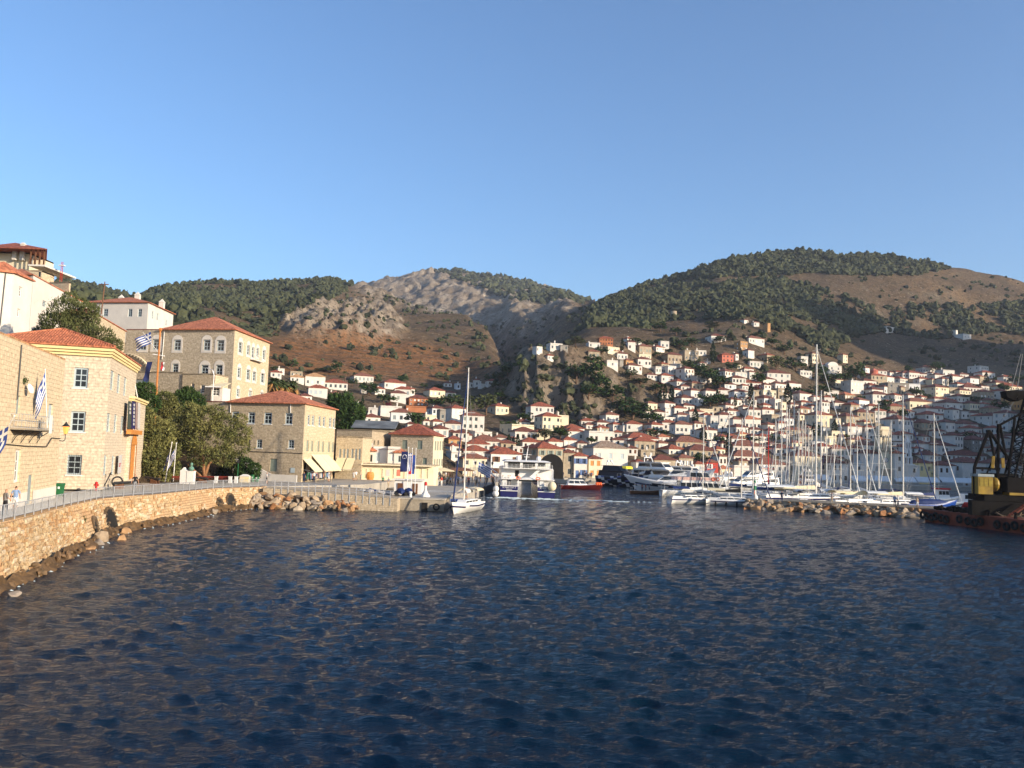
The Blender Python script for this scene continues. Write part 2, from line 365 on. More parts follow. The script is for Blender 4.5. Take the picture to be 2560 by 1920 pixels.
m_cliff = soft(inpoly(GPX, GPY, P_cliff) & (GY > 355) & (GY < 500), 3); m_rock2 = soft(inpoly(GPX, GPY, P_rock2) & (GY > 355) & (GY < 520), 3)
m_outc = soft(inpoly(GPX, GPY, P_outc) & (GY > 480) & (GY < 1060), 3); m_mid = soft(inpoly(GPX, GPY, P_mid) & (GY > 900), 3)
m_field = soft(inpoly(GPX, GPY, P_field) & (GY > 400) & (GY < 900), 4); m_town = soft(inpoly(GPX, GPY, P_town) & (GY > 225) & (GY < 640), 5)
hill = np.clip((GY - 330) / 250, 0, 1) * (1 - 0.85 * m_town)
rid = lambda x, y, s: 1 - np.abs(2 * fbm(x, y, 4, s) - 1)
TZ = TZ + hill * (fbm(GX / 90, GY / 90, 4, 3) - 0.5) * 16 + hill * (fbm(GX / 22, GY / 22, 4, 5) - 0.5) * 6
TZ = TZ + m_cliff * ((rid(GX / 9, GY / 30, 21) - 0.6) * 16 + (fbm(GX / 4, GY / 4, 3, 23) - 0.5) * 6)
TZ = TZ + m_rock2 * (rid(GX / 11, GY / 24, 25) - 0.6) * 10
TZ = TZ + m_outc * ((rid(GX / 26, GY / 60, 27) - 0.5) * 18 + (rid(GX / 9, GY / 22, 28) - 0.5) * 11 + (fbm(GX / 5, GY / 8, 3, 29) - 0.5) * 9)
TZ = TZ + m_mid * ((rid(GX / 90, GY / 200, 31) - 0.6) * 16 + (rid(GX / 22, GY / 50, 32) - 0.55) * 15 + (fbm(GX / 9, GY / 18, 3, 33) - 0.5) * 10)
# keep the skyline where the photograph has it: the crest noise may not lift the summits
TZ = TZ + m_town * (fbm(GX / 14, GY / 14, 3, 35) - 0.5) * 1.5
def tz(X, Y):
    X = np.asarray(X, float); Y = np.maximum(np.asarray(Y, float), 49.0)
    fu = np.clip(np.interp(X / Y, UU, np.arange(NU)), 0, NU - 1.001); fv = np.clip((np.log(Y) - LV0) / (LV1 - LV0) * (NV - 1), 0, NV - 1.001)
    i = fu.astype(int); j = fv.astype(int); a = fu - i; b = fv - j
    return (TZ[i, j] * (1 - a) + TZ[i + 1, j] * a) * (1 - b) + (TZ[i, j + 1] * (1 - a) + TZ[i + 1, j + 1] * a) * b
_VS = np.exp(np.linspace(math.log(120), math.log(2600), 1500))
def hit(px, py, y0=225.0, y1=2600.0):
    """where the sight line of a pixel meets the ground"""
    d = ray(px, py); Y = _VS[(_VS >= y0) & (_VS <= y1)]
    z = CAMZ + d[2] / d[1] * Y; g = tz(d[0] / d[1] * Y, Y)
    k = np.nonzero(g >= z)[0]
    k = k[0] if len(k) else len(Y) - 1
    return Vector((d[0] / d[1] * Y[k], Y[k], float(g[k])))

# ---- ground colour per vertex: dry brown scrub, ochre terraces, pale limestone
def mixc(c, t, m): return c * (1 - m[..., None]) + np.array(t) * m[..., None]
n1 = fbm(GX / 35, GY / 35, 5, 41); n2 = fbm(GX / 9, GY / 9, 4, 43); n3 = fbm(GX / 130, GY / 130, 3, 45)
C = np.zeros((NU, NV, 3)) + np.array((0.130, 0.088, 0.052))
C = mixc(C, (0.195, 0.125, 0.065), np.clip((n1 - 0.45) * 4, 0, 1))
C = mixc(C, (0.075, 0.062, 0.035), np.clip((n2 - 0.55) * 4, 0, 1) * 0.75)
terr = 0.5 + 0.5 * np.sin(TZ * 1.9 + n3 * 10)
C = mixc(C, (0.34, 0.145, 0.048), m_field * np.clip(0.25 + 0.75 * terr * (0.4 + n1), 0, 1))
C = mixc(C, (0.17, 0.085, 0.04), m_field * np.clip((n2 - 0.5) * 4, 0, 1) * 0.7)
gz = np.gradient(TZ, axis=0) / np.maximum(np.gradient(GX, axis=0), 1e-3); gy = np.gradient(TZ, axis=1) / np.gradient(GY, axis=1)
steep = np.clip((np.sqrt(gz ** 2 + gy ** 2) - 0.55) * 1.6, 0, 1)
rock = np.clip(m_mid * (0.45 + 0.9 * (n1 > 0.42)) + m_outc * (0.5 + steep) + 1.1 * m_cliff * (0.6 + steep) + 0.7 * m_rock2 * steep + steep * 0.35 * (n2 > 0.5), 0, 1)
C = mixc(C, (0.36, 0.295, 0.225), rock * (0.55 + 0.45 * n2))
C = mixc(C, (0.45, 0.37, 0.28), rock * np.clip((n2 - 0.55) * 5, 0, 1))
C = mixc(C, (0.12, 0.085, 0.055), m_mid * np.clip((n1 - 0.55) * 5, 0, 1) * 0.6)
C = mixc(C, (0.25, 0.12, 0.05), m_cliff * np.clip((n1 - 0.5) * 5, 0, 1) * 0.7)
C = mixc(C, (0.20, 0.15, 0.10), m_town * 0.5)
def terrain_mat():
    m = bpy.data.materials.new('hill_ground'); m.use_nodes = True; nt = m.node_tree; b = nt.nodes['Principled BSDF']; L = nt.links.new
    b.inputs['Roughness'].default_value = 0.95; b.inputs['Specular IOR Level'].default_value = 0.1
    at = nd(nt, 'ShaderNodeAttribute'); at.attribute_name = 'ground'
    tc = nd(nt, 'ShaderNodeNewGeometry')
    a = nd(nt, 'ShaderNodeTexNoise'); a.inputs['Scale'].default_value = 0.13; a.inputs['Detail'].default_value = 12; a.inputs['Roughness'].default_value = 0.75; L(tc.outputs['Position'], a.inputs['Vector'])
    mm = nd(nt, 'ShaderNodeMixRGB'); mm.blend_type = 'OVERLAY'; mm.inputs[0].default_value = 0.8
    L(at.outputs['Color'], mm.inputs[1]); L(a.outputs['Fac'], mm.inputs[2])
    n2 = nd(nt, 'ShaderNodeTexNoise'); n2.inputs['Scale'].default_value = 0.33; n2.inputs['Detail'].default_value = 7; n2.inputs['Roughness'].default_value = 0.7; L(tc.outputs['Position'], n2.inputs['Vector'])
    rp = nd(nt, 'ShaderNodeValToRGB'); rp.color_ramp.elements[0].position = 0.54; rp.color_ramp.elements[1].position = 0.60
    L(n2.outputs['Fac'], rp.inputs['Fac'])
    m1 = nd(nt, 'ShaderNodeMixRGB'); L(rp.outputs[0], m1.inputs[0]); L(mm.outputs[0], m1.inputs[1]); m1.inputs[2].default_value = (0.050, 0.042, 0.022, 1)
    n3_ = nd(nt, 'ShaderNodeTexNoise'); n3_.inputs['Scale'].default_value = 0.5; n3_.inputs['Detail'].default_value = 5; L(tc.outputs['Position'], n3_.inputs['Vector'])
    r3 = nd(nt, 'ShaderNodeValToRGB'); r3.color_ramp.elements[0].position = 0.63; r3.color_ramp.elements[1].position = 0.67; L(n3_.outputs['Fac'], r3.inputs['Fac'])
    m2 = nd(nt, 'ShaderNodeMixRGB'); L(r3.outputs[0], m2.inputs[0]); L(m1.outputs[0], m2.inputs[1]); m2.inputs[2].default_value = (0.34, 0.27, 0.19, 1)
    L(m2.outputs[0], b.inputs['Base Color'])
    bp = nd(nt, 'ShaderNodeBump'); bp.inputs['Strength'].default_value = 1.0; bp.inputs['Distance'].default_value = 5.0
    L(a.outputs['Fac'], bp.inputs['Height']); L(bp.outputs['Normal'], b.inputs['Normal'])
    return m
M['ground'] = terrain_mat()
idx = np.arange(NU * NV).reshape(NU, NV)
Q = np.stack([idx[:-1, :-1], idx[1:, :-1], idx[1:, 1:], idx[:-1, 1:]], -1).reshape(-1, 4)
me = np_mesh('hills', np.stack([GX, GY, TZ], -1).reshape(-1, 3), Q, M['ground'], True)
ca = me.color_attributes.new('ground', 'FLOAT_COLOR', 'POINT')
ca.data.foreach_set('color', np.concatenate([C, np.ones((NU, NV, 1))], -1).astype(np.float32).ravel())
tag(link('hills', me), kind='structure')

# ---- western headland, right of the picture: crest and peak shaped to shade town and slope
hx = np.linspace(80, 900, 90); hy = np.linspace(-420, 780, 110)
HX, HY = np.meshgrid(hx, hy, indexing='ij')
prof = np.interp(HX, [80, 130, 230, 350, 480, 700, 900], [-8, 5, 48, 89, 101, 80, 20])
HZ = prof * np.interp(HY, [-420, -250, -100, -60, 0, 170, 260, 420, 560, 780], [0.1, 0.6, 1.03, 1.0, 0.96, 0.96, 0.96, 0.9, 0.6, 0.3]) + (fbm(HX / 60, HY / 60, 4, 51) - 0.5) * 7 + 215 * np.exp(-0.5 * (((HX - 650) / 95) ** 2 + ((HY - 525) / 85) ** 2))
HZ = np.where(HX / np.maximum(HY, 1) < 0.72, np.minimum(HZ, -3), HZ)
idx = np.arange(HX.size).reshape(HX.shape)
Q = np.stack([idx[:-1, :-1], idx[1:, :-1], idx[1:, 1:], idx[:-1, 1:]], -1).reshape(-1, 4)
me = np_mesh('headland', np.stack([HX, HY, HZ], -1).reshape(-1, 3), Q, M['ground'], True)
ca = me.color_attributes.new('ground', 'FLOAT_COLOR', 'POINT')
cc = np.tile(np.array([0.13, 0.09, 0.05, 1], np.float32), HX.size); ca.data.foreach_set('color', cc)
tag(link('headland', me), kind='structure')

# ================================================================== WATER
def water_mat():
    m = bpy.data.materials.new('harbour_water'); m.use_nodes = True; nt = m.node_tree; b = nt.nodes['Principled BSDF']; L = nt.links.new
    g = nd(nt, 'ShaderNodeNewGeometry')
    n0 = nd(nt, 'ShaderNodeTexNoise'); n0.inputs['Scale'].default_value = 0.025; n0.inputs['Detail'].default_value = 3; L(g.outputs['Position'], n0.inputs['Vector'])
    rp = nd(nt, 'ShaderNodeValToRGB'); rp.color_ramp.elements[0].position = 0.35; rp.color_ramp.elements[1].position = 0.65
    rp.color_ramp.elements[0].color = (0.0010, 0.0095, 0.027, 1); rp.color_ramp.elements[1].color = (0.0010, 0.0135, 0.025, 1)
    L(n0.outputs['Fac'], rp.inputs['Fac']); L(rp.outputs[0], b.inputs['Base Color'])
    b.inputs['Roughness'].default_value = 0.05; b.inputs['IOR'].default_value = 1.333; b.inputs['Specular IOR Level'].default_value = 0.2
    mp = nd(nt, 'ShaderNodeMapping'); mp.inputs['Rotation'].default_value = (0, 0, R(18)); mp.inputs['Scale'].default_value = (0.55, 1.3, 1); L(g.outputs['Position'], mp.inputs['Vector'])
    n1 = nd(nt, 'ShaderNodeTexNoise'); n1.inputs['Scale'].default_value = 3.6; n1.inputs['Detail'].default_value = 8; n1.inputs['Roughness'].default_value = 0.6; L(mp.outputs[0], n1.inputs['Vector'])
    bp = nd(nt, 'ShaderNodeBump'); bp.inputs['Strength'].default_value = 0.85; bp.inputs['Distance'].default_value = 0.17
    L(n1.outputs['Fac'], bp.inputs['Height']); L(bp.outputs['Normal'], b.inputs['Normal'])
    return m
M['water'] = water_mat()
WU = np.concatenate([np.linspace(-3, -0.75, 24), np.linspace(-0.74, 0.74, 370), np.linspace(0.75, 3, 24)])
WV = np.exp(np.linspace(math.log(9), math.log(330), 760))
WX = WU[:, None] * WV[None, :]; WY = np.broadcast_to(WV[None, :], WX.shape).copy()
W = np.zeros_like(WX); DX = np.zeros_like(WX); DY = np.zeros_like(WX)
wr = np.random.default_rng(5)
for k in range(54):
    lam = 0.24 * (2.2 / 0.24) ** (k / 53.0); th = R(68) + wr.normal() * 0.5
    kx, ky = math.cos(th) * 2 * math.pi / lam, math.sin(th) * 2 * math.pi / lam
    amp = 0.0072 * lam * min(1, (1.1 / lam) ** 0.6) * wr.uniform(0.6, 1.4)
    fade = np.clip(lam / (WY * 0.0072 + 0.02) - 1.2, 0, 1)
    ph = kx * WX + ky * WY + wr.uniform(0, 6.28) + 1.2 * fbm(WX / (lam * 4), WY / (lam * 4), 2, 60 + k)
    s = np.sin(ph); W += fade * amp * (s + 0.5 * s * s); c_ = np.cos(ph) * fade * amp * 1.1; DX += c_ * math.cos(th); DY += c_ * math.sin(th)
W *= 0.75 + 0.6 * fbm(WX / 14, WY / 14, 2, 88)
idx = np.arange(WX.size).reshape(WX.shape)
Q = np.stack([idx[:-1, :-1], idx[1:, :-1], idx[1:, 1:], idx[:-1, 1:]], -1).reshape(-1, 4)
me = np_mesh('sea', np.stack([WX + DX, WY + DY, W], -1).reshape(-1, 3), Q, M['water'], True)
tag(link('sea', me), kind='structure')
# ================================================================== WOODS ON THE HILLS (one mass each)
def leafmat(name, col, var=0.35, scale=0.5, col2=None):
    m = mat(name, col, 0.85, var * 0.5, scale, 0, spec=0.12, col2=col2); nt = m.node_tree; b = nt.nodes['Principled BSDF']; L = nt.links.new
    g = nd(nt, 'ShaderNodeNewGeometry'); h = nd(nt, 'ShaderNodeHueSaturation'); mr = nd(nt, 'ShaderNodeMapRange'); mr.inputs['To Min'].default_value = 0.6; mr.inputs['To Max'].default_value = 1.45
    L(g.outputs['Random Per Island'], mr.inputs['Value']); L(mr.outputs[0], h.inputs['Value']); L(b.inputs['Base Color'].links[0].from_socket, h.inputs['Color']); L(h.outputs[0], b.inputs['Base Color'])
    return m
M['pine'] = leafmat('dark_pine_foliage', (0.058, 0.062, 0.030), 0.4, 0.12, (0.024, 0.030, 0.016))
M['leaf'] = leafmat('green_foliage', (0.050, 0.085, 0.022), 0.4, 0.5, (0.020, 0.040, 0.012))
M['olive'] = leafmat('olive_foliage', (0.110, 0.120, 0.045), 0.4, 0.5, (0.045, 0.055, 0.020))
M['tamarisk'] = leafmat('tamarisk_foliage', (0.20, 0.18, 0.062), 0.4, 0.45, (0.055, 0.075, 0.026))
M['cypress'] = leafmat('cypress_foliage', (0.030, 0.045, 0.020), 0.4, 0.6, (0.014, 0.024, 0.012))
M['palmleaf'] = leafmat('palm_frond', (0.075, 0.095, 0.030), 0.4, 1.0, (0.035, 0.05, 0.018))
M['palmdead'] = leafmat('dry_palm_frond', (0.33, 0.17, 0.055), 0.4, 1.0, (0.17, 0.09, 0.035))
M['bougain'] = leafmat('bougainvillea', (0.22, 0.02, 0.04), 0.4, 1.2, (0.09, 0.015, 0.02))

def ico(sub):
    t = (1 + 5 ** 0.5) / 2
    V = [(-1, t, 0), (1, t, 0), (-1, -t, 0), (1, -t, 0), (0, -1, t), (0, 1, t), (0, -1, -t), (0, 1, -t), (t, 0, -1), (t, 0, 1), (-t, 0, -1), (-t, 0, 1)]
    Fc = [(0, 11, 5), (0, 5, 1), (0, 1, 7), (0, 7, 10), (0, 10, 11), (1, 5, 9), (5, 11, 4), (11, 10, 2), (10, 7, 6), (7, 1, 8), (3, 9, 4), (3, 4, 2), (3, 2, 6), (3, 6, 8), (3, 8, 9), (4, 9, 5), (2, 4, 11), (6, 2, 10), (8, 6, 7), (9, 8, 1)]
    V = [np.array(v) / np.linalg.norm(v) for v in V]
    for _ in range(sub):
        c = {}; N = []
        def mid(a, b):
            k = (min(a, b), max(a, b))
            if k not in c: w = V[a] + V[b]; V.append(w / np.linalg.norm(w)); c[k] = len(V) - 1
            return c[k]
        for a, b, d in Fc:
            x, y, z = mid(a, b), mid(b, d), mid(d, a); N += [(a, x, z), (b, y, x), (d, z, y), (x, y, z)]
        Fc = N
    return np.array(V), np.array(Fc)
ICO0 = ico(0); ICO1 = ico(1); ICO2 = ico(2)
def far_tree_templates(n=8, I=None):
    out = []; r = np.random.default_rng(3)
    for k in range(n):
        V, Fc = I or ICO1; v = V.copy()
        v = v * (1 + r.uniform(-0.5, 0.55, (len(v), 1)))
        kind = k % 3
        if kind == 0: v *= np.array((1.0, 1.0, 0.85)); v[:, 2] += 0.75
        elif kind == 1: v *= np.array((0.85, 0.85, 1.15)); v[:, 2] += 0.95
        else: v *= np.array((1.15, 1.1, 0.7)); v[:, 2] += 0.65
        out.append((v, Fc))
    return out
FT1 = far_tree_templates(10); FT0 = far_tree_templates(6, ICO0)
def forest(name, label, polys, n, ylo, yhi, size, dens=None, cut=0.35, seed=1, holes=(), mt='pine', FT=FT1):
    r = np.random.default_rng(seed); P = []
    xs = [p[0] for q in polys for p in q]; u0_, u1_ = (min(xs) - 1330) / F, (max(xs) - 1230) / F
    while sum(len(p) for p in P) < n:
        m = 40000; u = r.uniform(u0_, u1_, m); Y = np.sqrt(r.uniform(ylo ** 2, yhi ** 2, m)); X = u * Y; z = tz(X, Y)
        a, b = proj(X, Y, z); a = a.astype(float); b = b.astype(float)
        ok = np.zeros(m, bool)
        for q in polys: ok |= inpoly(a, b, q)
        for q in holes: ok &= ~inpoly(a, b, q) | (r.random(m) < 0.06)
        ok &= fbm(X / 38, Y / 38, 3, seed + 70) + r.normal(0, 0.05, m) > cut
        P.append(np.stack([X, Y, z], -1)[ok])
        if len(P) > 40: break
    P = np.concatenate(P)[:n]; VS = []; FS = []; b = 0
    ti = r.integers(0, len(FT), len(P)); ang = r.uniform(0, 6.28, len(P)); sc = size * np.clip(np.exp(r.normal(0, 0.36, len(P))), 0.45, 1.7)
    for k in range(len(FT)):
        s = ti == k
        if not s.any(): continue
        v, fc = FT[k]; p = P[s]; ca, sa = np.cos(ang[s])[:, None], np.sin(ang[s])[:, None]; q = sc[s][:, None]
        x = (v[None, :, 0] * ca - v[None, :, 1] * sa) * q + p[:, 0:1]; y = (v[None, :, 0] * sa + v[None, :, 1] * ca) * q + p[:, 1:2]; z = v[None, :, 2] * q + p[:, 2:3] - 0.25 * q
        VS.append(np.stack([x, y, z], -1).reshape(-1, 3)); FS.append((fc[None] + (np.arange(s.sum()) * len(v))[:, None, None] + b).reshape(-1, 3)); b += s.sum() * len(v)
    o = link(name, np_mesh(name, np.concatenate(VS), np.concatenate(FS), M[mt], False)); tag(o, label, 'wood', kind='stuff'); return o
PF_R = [(1440,845),(1470,780),(1520,748),(1600,718),(1700,685),(1830,636),(1980,615),(2150,622),(2330,650),(2390,668),(2300,690),(2150,690),(2010,682),(1960,700),(2080,735),(2200,768),(2400,765),(2560,755),(2700,760),(2700,850),(2480,830),(2350,850),(2200,830),(2100,860),(2080,895),(1980,850),(1880,800),(1750,798),(1650,805),(1560,855)]
forest('pine_forest', 'dark pine forest covering the big hill on the right', [PF_R], 7800, 560, 1000, 2.1, cut=0.33, seed=1,
       holes=[[(1590,722),(1700,700),(1960,686),(1990,694),(1700,712),(1600,728)], [(2040,745),(2090,735),(2150,770),(2170,790)]])
forest('pine_forest', 'pine forest over the crest of the left hill', [[(330,748),(430,708),(620,698),(760,684),(850,692),(885,712),(850,738),(800,762),(740,775),(700,800),(690,835),(600,860),(450,865),(140,860),(140,760)], [(140,695),(320,742),(320,800),(140,780)]], 5000, 340, 1080, 1.9, cut=0.38, seed=2)
forest('pine_forest', 'thin dark wood along the crest of the bare far mountain', [[(1070,674),(1150,676),(1300,700),(1478,750),(1420,785),(1370,800),(1330,770),(1250,742),(1180,712),(1110,690)]], 2300, 1250, 1920, 3.6, cut=0.40, seed=3, FT=FT0)
forest('scattered_scrub', 'scattered dark bushes on the bare hillsides', [[(600,860),(900,720),(1200,800),(1400,800),(1478,760),(1450,860),(1250,940),(1000,960),(640,960)], [(1980,690),(2560,690),(2700,930),(2080,910)], [(1500,880),(1860,810),(2100,900),(1900,930)]], 1900, 420, 1700, 1.35, cut=0.43, seed=4)
forest('scattered_scrub', 'low bushes clinging to the cliff and the slope behind the houses', [P_cliff, P_rock2, [(1230,960),(1290,900),(1290,1010),(1250,1000)]], 190, 355, 560, 1.2, cut=0.44, seed=5)

# ================================================================== SINGLE TREES
def crown_mesh(kind, seed, mats, n, leaf):
    r = np.random.default_rng(seed); P = []; D = []
    if kind == 'cypress':
        t = r.uniform(0, 1, n) ** 0.8; rad = (np.sin(np.clip(t * 1.02 + 0.06, 0, 1) * math.pi) ** 0.6) * 0.14 * r.uniform(0.65, 1.05, n); a = r.uniform(0, 6.28, n)
        P = np.stack([rad * np.cos(a), rad * np.sin(a), 0.06 + t * 0.94], -1)
    elif kind == 'bush':
        k = 5; c = np.stack([r.uniform(-0.32, 0.32, k), r.uniform(-0.32, 0.32, k), r.uniform(0.3, 0.6, k)], -1)
        g = r.normal(0, 1, (n, 3)); g /= np.linalg.norm(g, axis=1)[:, None]; w = r.integers(0, k, n)
        P = c[w] + g * (r.uniform(0.6, 1, n) ** 0.5)[:, None] * np.array((0.3, 0.3, 0.32))
        P[:, 2] = np.maximum(P[:, 2], 0.02)
    else:
        k = {'round': 11, 'pine': 12, 'tam': 16, 'wide': 13}[kind]
        c = []
        for i in range(k):
            a = i * 2.4 + r.uniform(-0.4, 0.4); rr = r.uniform(0.08, 0.36) if kind != 'wide' else r.uniform(0.1, 0.5)
            zz = r.uniform(0.38, 0.86)
            if kind == 'tam': zz = r.uniform(0.30, 0.86); rr = r.uniform(0.10, 0.48) * (1.0 if zz < 0.7 else 0.6)
            if kind == 'pine': rr *= 1.15 * (1.15 - zz)/0.6
            c.append((rr * math.cos(a), rr * math.sin(a), zz))
        c = np.array(c); rad = r.uniform(0.13, 0.24, k)
        w = r.integers(0, k, n); g = r.normal(0, 1, (n, 3)); g /= np.linalg.norm(g, axis=1)[:, None]
        P = c[w] + g * (rad[w] * r.uniform(0.45, 1.0, n) ** 0.4 * (1 + 0.25 * r.normal(0, 1, n) * (r.random(n) < 0.2)))[:, None] * np.array((1, 1, 0.72))
        P[:, 2] = np.minimum(P[:, 2], 1.03)
    n = len(P)
    a = r.normal(0, 1, (n, 3)); a[:, 2] *= 0.6; a /= np.linalg.norm(a, axis=1)[:, None]; b = r.normal(0, 1, (n, 3)); b -= (b * a).sum(1)[:, None] * a; b /= np.linalg.norm(b, axis=1)[:, None]
    s = leaf * r.uniform(0.6, 1.4, n)[:, None]
    if kind == 'tam' or kind == 'pine': a = a * 1.5; b = b * 0.55
    V = np.stack([P - a * s, P + b * s * 0.55, P + a * s, P - b * s * 0.55], 1).reshape(-1, 3)
    Q = np.arange(n * 4).reshape(n, 4)
    return np_mesh('crown', V, Q, mats, False, (r.random(n) < 0.35).astype(int) if isinstance(mats, (list, tuple)) and len(mats) > 1 else None)
def trunk_mesh(kind, seed):
    r = random.Random(seed); mb = MB()
    if kind == 'cypress': mb.cyl((0, 0, -0.1), (0, 0, 0.2), 0.02, 0.015, 6)
    elif kind == 'bush':
        for i in range(4):
            a = i * 1.6; mb.cyl((0, 0, -0.1), (0.15 * math.cos(a), 0.15 * math.sin(a), 0.45), 0.02, 0.008, 5)
    else:
        top = (r.uniform(-0.03, 0.03), r.uniform(-0.03, 0.03), 0.34)
        mb.cyl((0, 0, -0.12), top, 0.038, 0.028, 7)
        for i in range(6):
            a = i * 1.05 + r.uniform(-0.3, 0.3); q = r.uniform(0.15, 0.32)
            e = (q * math.cos(a), q * math.sin(a), r.uniform(0.5, 0.75)); m_ = (top[0] * 0.5 + e[0] * 0.5, top[1] * 0.5 + e[1] * 0.5, 0.46)
            mb.cyl(top, m_, 0.02, 0.014, 5); mb.cyl(m_, e, 0.014, 0.006, 5)
    return mb.mesh('trunk', M['bark'], True)
TREES = {}
def tree(kind, name, label, loc, h, w=None, rz=0.0, mt='leaf', group=None, n=420, leaf=0.05, var=0, cat='tree'):
    key = (kind, mt, n, leaf, var % 4)
    if key not in TREES: TREES[key] = (crown_mesh(kind, hash(key[0]) % 97 + var % 4 * 13 + n if False else len(TREES) * 13 + 5, M[mt], n, leaf), trunk_mesh(kind, len(TREES)))
    cm, tm = TREES[key]
    o = empty(name, loc, rz, label, cat, group); w = w or h
    a = link('crown', cm, o); a.scale = (w, w, h); b = link('trunk', tm, o); b.scale = (w, w, h)
    return o
def palm(label, loc, h, seed=0, dead=True, group=None, fr=None):
    r = random.Random(seed); o = empty('palm_tree', loc, 0, label, 'palm', group); fr = fr or h * 0.32
    mb = MB(); mb.cyl((0, 0, -0.6), (0.1, 0, h * 0.5), 0.28, 0.22, 8); mb.cyl((0.1, 0, h * 0.5), (0, 0, h), 0.22, 0.26, 8); mb.build('trunk', M['bark'], o, True)
    def fronds(n, e0, e1, m, nm):
        mb = MB()
        for i in range(n):
            a = r.uniform(0, 6.28); el = r.uniform(e0, e1); L = fr * r.uniform(0.8, 1.1); p = Vector((0, 0, h)); prev = None
            side = Vector((-math.sin(a), math.cos(a), 0))
            for s in range(6):
                t = s / 5; w_ = 0.26 * math.sin(math.pi * (0.15 + 0.8 * t)) * fr / 2.2; dz = math.sin(el) * L * t - 0.55 * L * t * t * (1 if el > -0.5 else 0.2)
                q = p + Vector((math.cos(a) * math.cos(el) * L * t, math.sin(a) * math.cos(el) * L * t, dz))
                cur = (q - side * w_ - Vector((0, 0, w_ * 0.5)), q, q + side * w_ - Vector((0, 0, w_ * 0.5)))
                if prev and s % 1 == 0:
                    mb.quad(prev[0], prev[1], cur[1], cur[0]); mb.quad(prev[1], prev[2], cur[2], cur[1])
                prev = cur
        return mb.build(nm, m, o)
    fronds(34, -0.2, 1.3, M['palmleaf'], 'crown')
    if dead: fronds(46, -1.45, -0.35, M['palmdead'], 'dry_skirt')
    return o
# ================================================================== BUILDING KIT
def wall(mb, P0, P1, z0, z1, ops=(), depth=0.18, m=0, mr=0):
    """wall face P0->P1 (seen from outside left to right) with real openings and reveals"""
    P0 = Vector((P0[0], P0[1], 0)); P1 = Vector((P1[0], P1[1], 0)); L = (P1 - P0).length; u = (P1 - P0) / L; n = Vector((u.y, -u.x, 0))
    ops = [(max(0.02, a), min(L - 0.02, b), max(z0 + 0.01, c), min(z1 - 0.02, d)) for a, b, c, d in ops if b > 0.05 and a < L - 0.05]
    xs = sorted({0.0, L} | {a for o in ops for a in o[:2]}); zs = sorted({z0, z1} | {a for o in ops for a in o[2:]})
    pt = lambda s, z, d=0.0: P0 + u * s - n * d + Vector((0, 0, z))
    for i in range(len(xs) - 1):
        for j in range(len(zs) - 1):
            cx, cz = (xs[i] + xs[i + 1]) / 2, (zs[j] + zs[j + 1]) / 2
            if any(a < cx < b and c < cz < d for a, b, c, d in ops): continue
            mb.quad(pt(xs[i], zs[j]), pt(xs[i + 1], zs[j]), pt(xs[i + 1], zs[j + 1]), pt(xs[i], zs[j + 1]), m)
    for a, b, c, d in ops:
        mb.quad(pt(a, c), pt(a, c, depth), pt(a, d, depth), pt(a, d), mr); mb.quad(pt(b, c, depth), pt(b, c), pt(b, d), pt(b, d, depth), mr)
        mb.quad(pt(a, c), pt(b, c), pt(b, c, depth), pt(a, c, depth), mr); mb.quad(pt(a, d, depth), pt(b, d, depth), pt(b, d), pt(a, d), mr)
WM = {}
